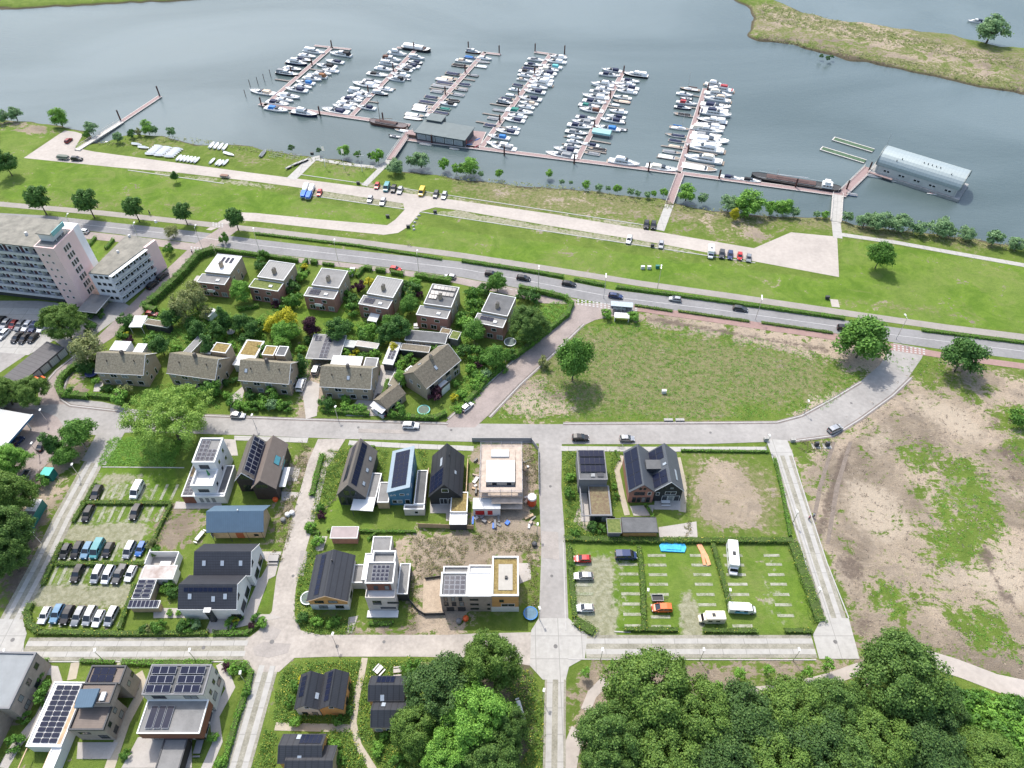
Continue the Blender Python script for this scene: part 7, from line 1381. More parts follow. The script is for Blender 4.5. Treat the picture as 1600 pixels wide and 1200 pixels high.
def H11():
    o,yaw,w,d = fr((687.5,931),(769,933),7.4,(692.5,895)); t = bld('flat_roofed_row_house','three part flat roofed house with white roof and timber right wing',o,0.0); w1 = 5.8; w2 = 11.1; w3 = 16.9; d = 5.6
    flat(t,0,0,w1,d,0,7.4,B_tbr,R_bit,W_frame,.3,.3); flat(t,w1+.02,0,w2,d,0,7.3,B_tbr,R_white,W_frame,.2,.2,'middle_wall','middle_roof'); flat(t,w2+.02,0,w3,9.4,0,7.6,B_wood,R_sed,W_frame,.5,.3,'timber_wall','sedum_roof'); part('roof_deck', MB().box(w2+1.4,1.4,7.2,w3-1.3,7.6,7.3), t, ribbed('deck_planks',(.33,.31,.27),.3,0,.25)); part('base_wall', MB().box(w2-.2,-.09,0,w3+.1,-.02,2.2), t, B_white)
    panels(t,[(0,0,7.2),(w1,0,7.2),(w1,d,7.2),(0,d,7.2)],4,4,.06,False,(.12,.08,.92,.85),.12); flat(t,.2,d+.02,w1,d+2.2,0,6.0,B_tbr,R_bitl,W_frame,.6,.2,'rear_wall','rear_terrace'); flat(t,w1+.1,d+.02,w2,d+2.4,0,6.2,B_tbr,R_white,W_frame,.6,.2,'rear_wall','rear_terrace')
    dm = (0,0,w2,d); winrow(t,'S',3,.7,1.6,4.9,.8,1.9,dm,W_dark); winrow(t,'S',3,.6,1.7,2.6,1.0,1.9,dm,W_dark); winrow(t,'S',2,1.0,2.5,.2,1.7,1.9,dm,W_dark)
    for z in (5.2,3.0,.9): window(t,'S',6.3,z,1.9,.8,dm,W_dark)
    for z in (2.8,.8): window(t,'S',10.0,z,.7,.9,dm,W_dark)
    window(t,'S',w2+1.6,4.4,1.0,1.2,(0,0,w3,1),W_dark); window(t,'S',w2+2.0,2.4,3.0,1.3,(0,0,w3,1),W_frame); part('ball_chair', MB().box(w2+2.8,4,7.3,w2+3.4,4.6,7.7), t, M_trim)
def H12():
    o,yaw,w,d = fr((905,749),(949,749),5.8,(904,703)); t = bld('panel_roof_house','grey house with three broad solar rows and a red brown green roof',o,0.0); w = 7.0; d = 9.1; flat(t,0,0,w,d,0,5.8,B_grey,R_bit,B_grey,.25,.2)
    for v in (0,1,2): panels(t,[(0,0,5.65),(w,0,5.65),(w,d,5.65),(0,d,5.65)],5,1,.03,True,(.06,.24+v*.26,.96,.44+v*.26),.3,.12)
    part('roof_light', MB().box(3.0,.8,5.6,4.0,1.8,5.85), t, W_curt); part('roof_light', MB().box(4.6,.8,5.6,6.1,2.0,5.85), t, W_glass)
    flat(t,2.4,-8.6,w+.4,-.02,0,3.2,B_greyd,R_sed2,B_grey,.25,.2,'front_wall','green_roof'); part('canopy_frame', MB().box(.2,-8.8,2.9,.5,0,3.15).box(.5,-8.8,2.9,w+.6,-8.6,3.15).box(w+.42,-8.6,2.9,w+.62,0,3.15), t, B_grey); winrow(t,'S',3,1.0+2.4,1.7,.2,1.6,2.3,(0,-8.6,w,1),W_dark); part('courtyard', MB().box(.3,-8.5,.0,2.38,-.1,.12), t, M_terr)
def H13():
    o,yaw,w,d = fr((984,768),(1023,768),4.8,d=14); t = bld('twin_gable_house','dark steel twin gable house with brick left front and large panels',o,0.0); w = 6.1; a,b = gable(t,0,0,w,12,4.8,7.8,'y',B_brick,R_seam,.3,trim=W_dark); panels(t,a,2,3,.08,True,(.06,.05,.92,.95),.06); dm = (0,0,w,12)
    window(t,'S',1.2,3.2,2.6,1.4,dm,W_dark); window(t,'S',4.5,3.3,.9,1.3,dm); winrow(t,'S',4,1.0,1.15,.2,1.0,2.1,dm,W_dark); winrow(t,'S',2,2.2,1.0,5.5,.7,.8,dm,W_dark)
    a,b = gable(t,w+.1,.4,w+7.0,11.8,4.8,8.4,'y',B_black,R_seam,.3,trim=W_frame); panels(t,a,2,2,.08,True,(.06,.05,.85,.38),.06); panels(t,a,2,2,.08,True,(.06,.66,.85,.97),.06); skylight(t,b,.52,.30,.9,3.4); dm = (w,.4,w+7,12); skylight(t,a,.82,.5,1.2,.8)
    window(t,'S',2.8,2.9,2.8,1.3,dm); winrow(t,'S',3,2.3,1.5,.1,1.4,2.3,dm); winrow(t,'S',2,1.9,1.8,5.2,1.0,.9,dm,W_dark); winrow(t,'S',1,.6,1,2.6,.9,1.3,dm); part('dormer', MB().box(w-1.4,5.4,5.4,w+1.8,7.8,6.9), t, B_greyd); part('dormer_roof', MB().box(w-1.6,5.2,6.9,w+2.1,8.0,7.05), t, R_bit)
    t,w,d = lowroof('timber_shed','long honey timber shed with dark flat roof below the twin gables',(973,832),(1029,832),(973,808),2.9,R_bit,B_wood,fascia=B_greyd); t,w,d = lowroof('garden_shed','grey shed with yellow green sedum roof beside the timber shed',(949.5,833),(972,833),(949.5,810),2.8,R_sedg,B_grey,fascia=B_grey)
def H14():  # front row
    o,yaw,w,d = fr((-30,1106),(15,1106),6.6,(47.5,1047)); t = bld('brick_block_house','taupe brick block house cut by the left picture edge',P(15,1105,6.6).xy.to_3d()-Vector((12,0,0)),-.02); w = 12; d = 11; flat(t,0,0,w,d,0,6.6,B_tbr,mat('roof_pale_zinc',(.20,.215,.22),.6,.1,.5),B_grey,.4,.3); flat(t,-1,-8,w-2.5,-.02,0,5.6,B_tbr,R_bitl,B_grey,.4,.3); winrow(t,'E',3,2,3.2,3.8,1.2,1.5,(0,0,w,d),W_dark); winrow(t,'E',2,1.5,4.2,1.0,1.8,1.4,(0,0,w,d),W_dark); winrow(t,'E',2,1.5,3,3.4,1.2,1.3,(-1,-8,w-2.5,0),W_dark)
    o,yaw,w,d = fr((40,1166),(95,1167),3.4,(89,1065)); t = bld('solar_roof_wing','long low white roofed wing carrying three solar rows',o,yaw,'house wing'); flat(t,0,0,w,d,0,3.4,B_white,R_white,W_frame,.25,.2); panels(t,[(0,0,3.2),(w,0,3.2),(w,d,3.2),(0,d,3.2)],3,11,.2,True,(.12,.05,.82,.95),.15); part('sand_strip', MB().box(w*.84,.5,3.2,w-.4,d*.9,3.26), t, mat('roof_sand',(.42,.30,.19),1,.3,1)); flat(t,w*.72,-3.6,w,-.02,0,3.0,B_white,R_white,W_frame,.2,.2); part('pergola', MB().box(-.2,-3.8,2.4,w*.7,-3.6,2.6).box(-.2,-3.6,2.4,0,-.1,2.6).box(w*.66,-3.6,2.4,w*.7,-.1,2.6).cyl((0,-3.7,0),(0,-3.7,2.4),.1).cyl((w*.68,-3.7,0),(w*.68,-3.7,2.4),.1), t, B_wood2)
    o,yaw,w,d = fr((106,1140),(160,1141),6.2,d=12.5); t = bld('brick_block_house','stacked taupe brick house with tilted dark roof box on top',o,0.0); w = 6.7; flat(t,0,0,w,6,0,6.2,B_tbr,R_brown,B_greyd,.5,.25); flat(t,.4,4.2,w+.4,8.0,6.0,8.2,B_tbr,R_brown,B_greyd,.35,.2,'upper_wall','upper_roof'); part('tilted_box', MB().hull2([(.5,3.4,8.0),(4.2,3.4,8.4),(4.7,6.6,9.2),(.7,6.6,8.8)],.5), t, R_bsteel); part('roof_hatch', MB().box(5.0,4.6,8.0,5.9,6.2,8.5), t, R_white)
    flat(t,.6,8.02,w+.8,11.6,0,7.8,B_tbr,R_brown,B_greyd,.4,.25,'rear_wall','rear_roof'); panels(t,[(.6,8.0,7.5),(w,8.0,7.5),(w,11.6,7.5),(.6,11.6,7.5)],3,2,.08,True,(.12,.1,.85,.9),.15,.1); dm = (0,0,w,6); winrow(t,'S',1,1.2,1,3.5,2.2,1.2,dm,W_dark); window(t,'S',4.3,1.0,1.8,2.0,dm,W_dark); winrow(t,'E',2,1.0,2.6,3.8,1.0,1.3,dm,W_dark); winrow(t,'E',2,.8,2.8,.8,1.4,1.5,dm,W_dark); winrow(t,'E',2,.8,1.8,3.8,1.0,1.3,(0,8,w+.8,12),W_dark)
    o,yaw,w,d = fr((221,1085),(317.5,1085),8.8,(236,1039)); t = bld('grey_block_house','big grey house with six raised solar tables and stepped roofs',o,0.0); w = 11.9; d = 5.8; flat(t,0,0,w,d,0,8.8,B_cream,R_bit,B_grey,.3,.25)
    for k in (0,1):
        for v in (0,1,2): panels(t,[(0,0,8.6),(w,0,8.6),(w,d,8.6),(0,d,8.6)],3,1,.03,False,(.05+k*.47,.05+v*.31,.45+k*.48,.30+v*.31),.35,.12)
    winrow(t,'S',2,1.6,6.2,6.6,2.6,1.5,(0,0,w,d),W_dark); winrow(t,'E',3,1.2,2.0,4.8,.8,1.5,(0,0,w,d),W_dark); winrow(t,'E',2,1.0,2.8,2.0,1.6,1.8,(0,0,w,d),W_dark); o2,_,w_,d_ = fr((214,1135),(314,1135),6.0,(225,1095)); flat(t,.2,-6.2,w+.2,-.02,2.9,6.0,B_rwood,R_bitl,W_frame,.25,.2,'lower_wall','lower_roof'); panels(t,[(.2,-6.2,5.8),(w,-6.2,5.8),(w,0,5.8),(.2,0,5.8)],3,1,.2,False,(.1,.12,.5,.82),.3,.0); part('ground_wall', MB().box(.8,-5.6,0,w-.6,-.02,2.88), t, B_cream); winrow(t,'S',4,.6,2.7,.3,2.2,2.3,(.8,-5.6,w,0),W_dark); winrow(t,'E',3,1,2.2,.3,1.8,2.3,(1,-5.6,w-.6,0),W_dark)
    flat(t,4.4,-13.2,8.9,-6.22,0,2.9,B_dwood,R_bitl,B_greyd,.2,.2,'porch_wall','porch_roof')
def H15():
    tt = []
    def g(label, el, er, ridge_y, ax, w, d, ze, zr, wall, roofm, name='small_gable_house', z=None):
        o,yaw,w_,_ = fr(el, er, ze, d=d); t = bld(name,label,o,0.0,'house','small timber gable houses'); a,b = gable(t,0,0,w,d,ze,zr,ax,wall,roofm,.18,trim=W_dark); return t,a,b
    t,a,b = g('left half of black twin gables, beige front',(461,1107),(497,1107),0,'y',4.5,6.4,4.0,6.0,B_cream,R_tilebx); panels(t,a,1,4,.04,True,(.25,.3,.75,.9),.04); skylight(t,b,.72,.35); winrow(t,'S',2,.9,2.0,.4,1.1,1.6,(0,0,5,8),W_dark); window(t,'S',1.9,4.0,1.0,1.0,(0,0,5,8))
    t,a,b = g('right half of black twin gables, honey timber front',(498.5,1107),(535,1105),0,'y',4.7,6.8,4.0,6.0,B_wood,R_tilebx); panels(t,a,1,5,.04,True,(.45,.15,.9,.95),.04); winrow(t,'E',2,1.5,3,.4,1.6,2.0,(0,0,4.7,6.8),W_dark); window(t,'S',2.0,4.0,1.0,1.0,(0,0,5,8))
    t,a,b = g('small black roofed timber house nearest the picnic benches',(576,1094),(630,1094),0,'x',6.9,4.6,4.2,5.8,B_wood,R_tilebx); skylight(t,a,.4,.2); panels(t,b,4,1,.04,True,(.2,.25,.7,.9),.04); winrow(t,'E',2,1,2.4,.8,1.2,1.4,(0,0,6.9,4.6),W_dark)
    t,a,b = g('small black roofed timber house half hidden by the tall trees',(580,1135),(640,1135),0,'x',7.2,4.8,3.6,5.4,B_wood2,R_tilebx); skylight(t,b,.3,.5); winrow(t,'S',3,.5,2.2,.8,1.4,1.5,(0,0,7.2,4.8),W_frame)
    t,a,b = g('black roofed timber house at the bottom edge of the view',(435,1191),(500,1191),0,'x',7.9,4.8,4.4,6.0,B_wood,R_tilebx); skylight(t,a,.5,.25); panels(t,b,5,1,.04,True,(.45,.15,.95,.9),.04); skylight(t,b,.4,.7); winrow(t,'E',2,1,2.6,.8,1.2,1.6,(0,0,7.9,4.8),W_dark)
    o,yaw,w,d = fr((440,1212),(520,1212),4.0,d=6); t = bld('small_gable_house','black roofed house cut off by the bottom picture edge',(o[0]+.6,o[1]-.8,0),0,'house','small timber gable houses'); gable(t,0,0,8.6,6,3.4,5.2,'x',B_wood2,R_tilebx,.2)
for f_ in (H1,H2,H3,H4,H5,H6,H7,H8,H9,H10,H11,H12,H13,H14,H15): f_()
# teal containers, bus shelter
def boxthing(name, label, cat, fl, frr, z, d, wallm, roofm, yaw_=None):
    o,yaw,w,_ = fr(fl, frr, z, d=d); t = T(name,label,cat,o,yaw if yaw_ is None else yaw_); part('wall', MB().box(0,0,0,w,d,z-.1), t, wallm); part('roof', MB().box(-.08,-.08,z-.1,w+.08,d+.08,z+.05), t, roofm); return t,w
M_teal = ribbed('container_teal',(.02,.155,.135),.35,1,.3,.5); M_teal2 = ribbed('container_teal_long',(.02,.155,.135),.35,0,.3,.5)
A, B = P(41,823,2.7), P(66,780,2.7); yaw = math.atan2((B-A).y,(B-A).x); w = (B-A).length; t = T('shipping_container','long teal container with grey and white roof beside the big trees','container',(A.x,A.y,0),yaw); part('wall', MB().box(0,0,0,w,2.6,2.6), t, M_teal2); part('roof', MB().box(-.02,-.02,2.6,w*.55,2.62,2.72), t, R_bit); part('roof', MB().box(w*.55+.02,-.02,2.6,w+.02,2.62,2.72), t, R_white)
t,w = boxthing('teal_shed','small teal shed with bright lid near the brick yard','shed',(62,742),(76,743),2.6,2.4,M_teal,mat('lid_teal',(.06,.42,.34),.6,.05,1))
o = P(968,489); t = T('bus_shelter','glass roofed bus shelter with white bench box at the dike road','bus shelter',(o.x-3,o.y+.5,0),-.12); part('roof', MB().box(0,0,2.5,7.0,2.4,2.62), t, mat('shelter_glass',(.33,.38,.40),.25,.2,1.5)); part('back_wall', MB().box(.1,2.25,.1,6.9,2.32,2.5), t, W_curt); 
for x in (.1,3.5,6.8): part('post', MB().cyl((x,.15,0),(x,.15,2.5),.07), t, W_frame)
part('bench', MB().box(1,1.5,0,5,2.1,.5), t, W_frame); t = T('bicycle_shelter','small white roof box just below the bus shelter','shelter',(o.x-2.2,o.y-4.2,0),-.1); part('roof', MB().box(0,0,1.7,4.6,2.4,1.9), t, W_frame); part('post', MB().box(.1,.1,0,.25,2.3,1.7), t, W_frame); part('post', MB().box(4.35,.1,0,4.5,2.3,1.7), t, W_frame)
# ------------------------------------------------------------------ trees, hedges and low growth where they stand
def row(items, place, group, noun, f=1.0, hk=None):
    "items: (key, x, y, radius); ordinal labels from left to right"
    items = sorted(items, key=lambda q: q[1]); n = len(items)
    for i, (k, x, y, r) in enumerate(items): tree(k, x, y, r*f, '%s, %s %s' % (noun[k] if isinstance(noun, dict) else noun, ordl(i, n), place), group=group, h=(r*f*hk if hk and k != 'cone' else None))
GN = {'broad':'green leafy tree','broad2':'green leafy tree','broadl':'pale green tree','dark':'dark green tree','yellow':'golden yellow tree','purple':'dark purple tree','olive':'dull olive tree','willow':'grey green willow','willowg':'light green willow','cone':'dark conifer','small':'slim young tree',
      'bush':'green shrub','bushd':'dark green shrub','bushl':'pale green shrub','bushy':'golden shrub','bushp':'purple shrub','busho':'olive shrub','bushg':'grey green shrub'}
row([('road',60,312,4.6),('road',136,317,4.6),('road',209,326,3.9),('road',286,333,3.5),('road',367,342,3.5)], 'of the roadside trees on the dike', 'roadside trees on the dike', 'dark roadside tree')
tree('dark',7,254,5,'dark tree on the grass slope at the left picture edge'); tree('bush',349,371,2,'small green tree on the verge left of the brick houses',h=4.5); tree('dark',273,276,1.7,'small dark tree alone on the meadow below the marina road',h=4.5)
tree('olive',268,362,2.6,'thin olive tree at the end of the pink apartment wing',h=5); tree('bush',262,388,2.2,'yellowish shrub mass beside the pink end panel',h=4)
row([('willow',1,180,3.2),('willow',21,176,3.4),('willowg',90,181,4.2),('willow',141,198,3.2),('bush',134,209,2.0),('bushg',184,213,2.6),('bushd',205,208,2.2),('willowg',229,198,3.2),('bushg',240,202,2.0),('bushg',266,205,2.4),('busho',216,206,1.8)], 'of the water edge growth by the slipway', 'bank growth by the slipway', GN, .95, 1.9)
row([('bushd',455,230,1.6),('bushd',498,234,1.3),('willowg',537,234,2.8),('bush',558,240,2.0),('bushl',590,242,3.4),('bush',579,243,1.8)], 'on the bank behind the flagpoles', 'bank growth behind the flagpoles', GN, .95, 1.6)
row([('willow',617,258,4.0),('willow',657,247,4.4),('bushg',641,251,2.8),('bushl',693,255,3.0),('bushl',713,263,2.6),('willowg',735,258,4.2),('bush',723,262,2.6),('bushg',752,271,1.6),('bushl',780,270,2.0),('willowg',858,270,1.8)], 'on the bank opposite the office boat', 'bank growth opposite the office boat', GN, .95, 1.6)
row([('bushg',878,284,1.4),('bushg',892,285,1.1),('bushl',916,288,2.2),('bushg',936,292,1.9),('bushg',950,294,1.4),('bushl',965,294,2.0),('bushg',985,299,1.9),('bushg',996,302,1.6),('bushg',1013,304,1.8),('bushl',1022,302,1.5),('bushl',1038,300,2.0)], 'in the water left of the straight gangway', 'flooded bushes left of the gangway', GN, .95, 1.6)
row([('willowg',1074,300,4.0),('bushg',1098,308,2.6),('willow',1140,315,4.0),('willowg',1172,316,6.0),('bushl',1205,324,3.2),('willowg',1226,322,3.8),('bushg',1243,330,2.4),('bushg',1277,334,1.7),('bushl',1290,335,1.9)], 'on the bank between the two gangways', 'bank growth between the gangways', GN, .95, 1.6)
row([('bushg',1325,338,2.6),('willow',1353,343,3.6),('willow',1377,342,4.6),('bushg',1394,346,3.2),('willow',1411,347,4.4),('bushg',1438,355,3.4),('willow',1472,352,4.6),('bushg',1487,361,2.6),('willow',1511,363,3.4),('bushg',1556,371,3.8),('willow',1592,379,3.4)], 'on the bank right of the last gangway', 'bank growth right of the last gangway', GN, .95, 1.6)
row([('bushd',1284,87,1.3),('bushd',1294,90,1.5),('bushd',1300,88,1.2)], 'standing in the water by the far spit', 'flooded bushes by the far spit', 'dark small bush')
tree('yellow',1148,334,1.9,'young yellow green tree on the marina lawn',h=5); tree('broad',1377,398,4.6,'single green tree on the lawn below the white footpath',h=10); tree('willow',1553,42,8.6,'lone grey green tree on the far spit beside the white boat',h=14)
tree('broad',897,562,5.6,'tall green tree in the meadow beside the slanting street',h=15); tree('broad2',1352,530,8.3,'broad round tree at the lower edge of the dike road',h=13); tree('dark',1507,556,6.3,'dark round tree beside the red path on the right',h=11)
tree('bush',1597,650,3.5,'green bush at the right picture edge',h=5); tree('bushl',948,490,2.2,'bush at the upper left corner of the meadow'); tree('bushl',990,494,2.2,'weedy bush below the bus shelter'); tree('busho',850,566,2.4,'greyish bush at the street edge of the meadow')
# big trees get their own crowns
L_mid = leafmat('leaves_mid_green', (0.052,0.114,0.024), (0.138,0.236,0.050)); L_fresh = leafmat('leaves_fresh_green', (0.068,0.140,0.024), (0.172,0.274,0.052)); L_pale = leafmat('leaves_pale_willow', (0.150,0.260,0.040), (0.320,0.480,0.095)); L_deep = leafmat('leaves_deep_green', (0.041,0.094,0.026), (0.102,0.182,0.045))
protoB = [make_tree('big_tree','b','tree',L_mid,17,8.5,44000,0.21,260,101,trunk_h=5,tr=.45,csize=.165), make_tree('big_tree','b','tree',L_fresh,17,8.5,44000,0.21,240,102,trunk_h=5,tr=.45,csize=.17), make_tree('big_tree','b','tree',L_light,15,8,40000,0.2,220,103,trunk_h=4,tr=.4,csize=.17),
          make_tree('big_tree','b','tree',L_deep,16,8,40000,0.21,200,104,trunk_h=5,tr=.45,csize=.19), make_tree('pale_willow','b','tree',L_pale,14,11,42000,0.17,260,105,trunk_h=3.5,tr=.5,csize=.13,inner=.3,base=-.9)]
RB = [9.3,9.3,8.8,8.9,11.2]
def big(i, x, y, r, label, h=None, zc=.6, group=None):
    s = r/RB[i]; H0 = [17,17,15,16,14][i]; hh = h or H0*s; p = P(x, y, hh*zc); o = dup(protoB[i], (p.x,p.y,0), R.uniform(0,6.28), label, group, (s,s,hh/H0)); return o
big(4,263,652,11.2,'huge pale feathery willow covering the village street',15)
big(1,96,503,6.8,'large round green tree between car park and brick street',12); tree('olive',137,545,5.2,'dull olive tree beside the garage row',h=10); big(1,47,612,5.2,'green tree at the street behind the white canopy',9); big(1,5,612,5.0,'green tree at the left picture edge above the canopy',9); tree('broad',120,677,4.6,'bushy tree in the paved corner by the big junction',h=8)
tree('cone',80,693,1.9,'leaning dark conifer beside the brick yard',h=9); tree('broad',100,712,3.2,'green bush tree above the teal shed',h=5); big(2,8,722,5.5,'bright green tree at the left edge beside the brick yard',9)
GL = 'large trees at the left edge'
big(1,8,775,7.0,'upper large tree behind the long teal container',14,group=GL); big(0,-6,835,8.0,'lower large tree hanging over the west lane',15,group=GL); big(0,5,868,5.5,'lowest dark tree at the west lane bend',12,group=GL); tree('bush',62,752,2.4,'bush between teal shed and long container',h=3.5)
for k,(i,x,y,r,h,l_) in enumerate(((0,1410,1062,9.8,17,'great dark tree right of the winding path'),(1,1015,1085,9.6,17,'tallest tree beside the centre lane in the wood'),(0,960,1150,7.5,14,'tree at the wood edge nearest the centre lane'),(1,1095,1125,8,14,'tree right of the tallest one in the wood'),(3,1165,1130,8,13,'middle tree below the bare strip with saplings'),(1,1240,1120,8,13,'tree below the winding sandy path in the wood'),
    (0,1310,1108,6.8,12,'dark tree left of the great dark tree'),(3,1280,1170,8,13,'tree in the lower middle of the wood'),(1,1370,1165,8,13,'tree below the great dark tree'),(3,1450,1165,8,12,'tree in the lower right of the wood'),(1,1040,1190,8,14,'tree at the bottom edge under the tallest one'),(3,1130,1195,8,13,'bottom edge tree left of the wood middle'),(1,1210,1200,8,13,'bottom edge tree in the wood middle'),(0,1330,1205,8,13,'bottom edge tree right of the wood middle'),(1,1540,1190,7,10,'tree near the bottom right corner'),(0,955,1200,6,12,'lowest tree beside the centre lane'),(3,1475,1105,4.5,8,'smaller dark tree right behind the great one'))):
    big(i,x,y,r,l_,h,group='trees of the wood at bottom right')
for k,(i,x,y,r,h,l_) in enumerate(((1,764,1035,6.6,16,'tall green tree overhanging the south street'),(2,742,1125,7.6,14,'bright green tree in the middle of the garden grove'),(3,690,1080,7.8,13,'dark tree right behind the black roofed timber houses'),(1,650,1140,5.5,11,'tree below the timber house half hidden by leaves'),(2,700,1185,6.0,10,'bright green tree at the bottom edge of the grove'),(0,792,1138,4.6,11,'dark tree beside the bare garden corner'),(0,770,1190,6,12,'dark tree at the bottom edge beside the centre lane'))):
    big(i,x,y,r,l_,h,group='trees of the garden grove')
row([('small',915,1052,1.1),('small',957,1043,1.1),('small',1155,1054,1.4),('small',1200,1048,1.2),('small',1262,1052,1.2),('small',1294,1040,1.4),('small',1122,1074,1.2)], 'in the bare strip along the south lane', 'saplings in the bare strip', 'young staked tree')
# gardens of the brick houses and tiled houses
row([('olive',300,462,4.5),('broadl',377,455,3.9),('busho',345,448,2.2),('bushl',421,452,2.0),('bushd',455,447,3.2),('bush',460,466,3.4),('bush',447,472,2.6),('bushd',405,414,2.6),('bush',410,398,2.4),('bushl',470,432,2.4),('bushy',475,418,1.6),('bushp',430,476,1.8)], 'around the first three brick houses', 'garden plants of the first three brick houses', GN)
row([('bush',540,460,2.2),('bushp',560,446,2.8),('bushy',575,440,2.2),('bushd',553,468,2.6),('bush',550,482,2.8),('broad',640,476,3.4),('bushd',640,451,4.0),('bushp',655,458,2.0),('bushl',648,440,2.2),('bush',628,500,2.0),('bushl',545,425,2.0),('bushd',540,435,1.6)], 'around the fourth and fifth brick houses', 'garden plants of the fourth and fifth brick houses', GN)
row([('bush',722,495,2.6),('bushl',733,505,3.4),('bush',742,478,3.4),('bushl',745,483,2.4),('bush',741,456,3.4),('broad',777,441,3.4),('bushd',758,450,2.6),('bushd',816,460,2.6),('bushd',832,461,3.0),('broad',741,517,3.7),('bush',720,503,2.2),('bushl',746,474,2.2)], 'around the sixth brick house', 'garden plants of the sixth brick house', GN)
big(0,824,506,6.6,'large dark tree between sixth brick house and street',11)
row([('dark',265,498,3.6),('olive',285,478,5.0),('cone',350,498,2.2),('dark',340,515,3.6),('dark',375,505,3.6),('busho',322,488,3.4),('bushd',300,505,3.2),('dark',310,515,3.6),('bush',330,528,3.0),('bushl',345,525,2.4),('dark',395,515,3.2),('bush',405,508,3.0),('bushd',390,503,2.6),('bush',300,530,3.0),('cone',325,545,2.4),('bushd',385,528,3.0),('bushl',362,540,2.2),('bushl',355,550,1.8),('dark',250,540,3.8),('bush',236,530,3.4),('bushp',201,530,2.2),('bush',190,528,2.6),('bushy',195,522,1.4),('bushl',275,545,2.2)], 'in the left half of the shared back gardens', 'plants in the left half of the back gardens', GN, .86)
row([('yellow',447,502,4.6),('yellow',425,508,3.4),('broadl',441,520,4.2),('broadl',455,515,3.4),('broadl',440,538,3.2),('purple',486,510,3.2),('bushd',481,530,1.8),('dark',528,515,4.4),('bush',540,508,3.0),('bush',570,522,3.4),('bushl',578,512,2.4),('dark',604,520,3.6),('dark',623,512,4.6),('broad',610,505,3.2),('bush',410,548,2.8),('bushg',430,552,3.2),('bush',447,560,2.6),('bushd',450,570,3.0),('bushl',470,545,2.0),('bushl',400,560,1.6),('bushl',540,550,2.0),('bushy',548,558,1.6),('bushy',556,548,1.4),('bush',566,556,2.2),('busho',575,565,2.0),('bushl',585,551,2.2),('cone',470,568,1.6),('bushd',592,535,2.4),('bushl',618,542,1.6),('yellow',615,545,2.2)], 'in the right half of the shared back gardens', 'plants in the right half of the back gardens', GN, .9)
row([('broad',775,557,4.4),('bushd',725,547,3.2),('bush',745,551,3.4),('bush',757,560,2.8),('bush',683,545,2.6),('bushp',747,570,1.8),('bushl',735,575,2.2),('bush',745,585,2.2),('bushl',752,590,2.4),('bushg',760,583,2.2),('bushl',742,600,2.4),('bushl',722,615,2.0),('bushy',710,622,1.6),('bushp',678,614,3.6),('bush',713,598,1.8),('broadl',627,590,2.8),('bush',640,560,2.4),('bushl',625,570,2.2),('bushl',716,640,1.8),('bushd',797,552,2.6),('bush',785,575,2.2),('bush',622,640,2.8)], 'around the turned tiled house', 'garden plants around the turned house', GN, .88)
row([('bushl',186,619,3.0),('busho',193,612,2.6),('bushd',161,607,1.2),('bushd',170,606,1.4),('bush',110,612,1.8),('bushl',105,617,1.4),('bushl',150,595,1.4),('bushd',128,570,2.6),('bushd',140,573,2.2)], 'behind the rounded hedge', 'garden plants behind the rounded hedge', GN)
row([('bush',327,604,4.4),('bushd',318,612,2.8),('bush',335,608,2.8),('bushl',298,622,2.4),('bushd',354,597,1.6),('bushd',367,594,1.6),('bushl',353,617,1.8),('bush',362,628,2.4),('bushl',372,633,2.0),('bushl',385,634,2.0),('bush',398,633,2.2),('bushl',411,632,2.2),('bushg',424,631,2.4),('bushl',436,632,2.2),('bush',447,634,2.2),('bushd',390,616,2.2),('bush',420,615,3.4),('bushd',446,605,1.6),('bush',457,590,2.2),('bushd',467,585,2.0)], 'in front of the second and third tiled pairs', 'front garden plants of the tiled pairs', GN, .85)
row([('bushd',509,628,2.6),('bushl',540,624,1.7),('bushl',539,635,1.7),('bushl',552,637,1.5),('bushl',565,637,1.7)], 'before the fourth tiled pair', 'clipped trees before the fourth tiled pair', 'round clipped shrub')
row([('bushd',117,482,1.9),('bushd',136,484,1.9),('bushd',152,484,1.9),('bushd',127,493,1.3),('bushd',143,493,1.3),('bushd',158,493,1.3),('bushd',140,512,2.2),('bushd',196,500,3.2)], 'by the apartment entrance', 'clipped shrubs by the apartment entrance', 'dark clipped shrub')
row([('bushd',224,982,1.2),('busho',234,980,1.2),('bush',247,978,1.8),('bushd',284,977,1.6),('bush',295,976,1.8),('bushg',305,975,1.4),('bush',360,973,1.6),('bushy',368,970,1.0),('bush',374,964,1.0),('bush',400,966,1.4),('bushp',395,976,1.2),('bushl',410,972,1.4),('bush',262,915,1.8),('bushd',270,925,1.6),('bushl',255,922,1.0),('bushl',265,957,.9),('bushl',280,957,.9),('bush',242,860,1.6),('busho',235,850,1.6)], 'around the black tiled houses', 'garden plants of the black tiled houses', GN)
row([('bush',525,968,1.4),('bushl',516,973,1.2),('bushd',472,965,1.6),('bushl',495,970,1.6),('bushl',485,822,1.6),('bush',500,792,1.4),('bushl',497,845,1.8),('bushp',503,805,1.4)], 'in the corner garden of the honey timber gable', 'plants of the corner garden', GN)
row([('bush',70,1085,2.6),('bush',60,1065,1.8),('bush',22,1160,2.0),('bush',38,1120,1.4),('bushp',352,1042,1.2),('bushl',362,1046,1.2),('bush',376,1045,1.4),('bushl',333,1152,1.2),('bush',385,1080,1.2),('bush',196,1178,1.2),('bushl',345,1190,1.4),('bushd',60,1150,1.6)], 'around the front row blocks', 'garden plants of the front row blocks', GN)
row([('bush',893,880,1.0),('bushd',926,822,1.6),('bush',940,826,1.4),('bushl',892,745,1.5),('bush',890,770,1.6),('bush',900,832,1.4),('bushl',960,760,1.0),('bush',963,775,1.0)], 'around the three panel roof house', 'garden plants of the three panel house', GN)
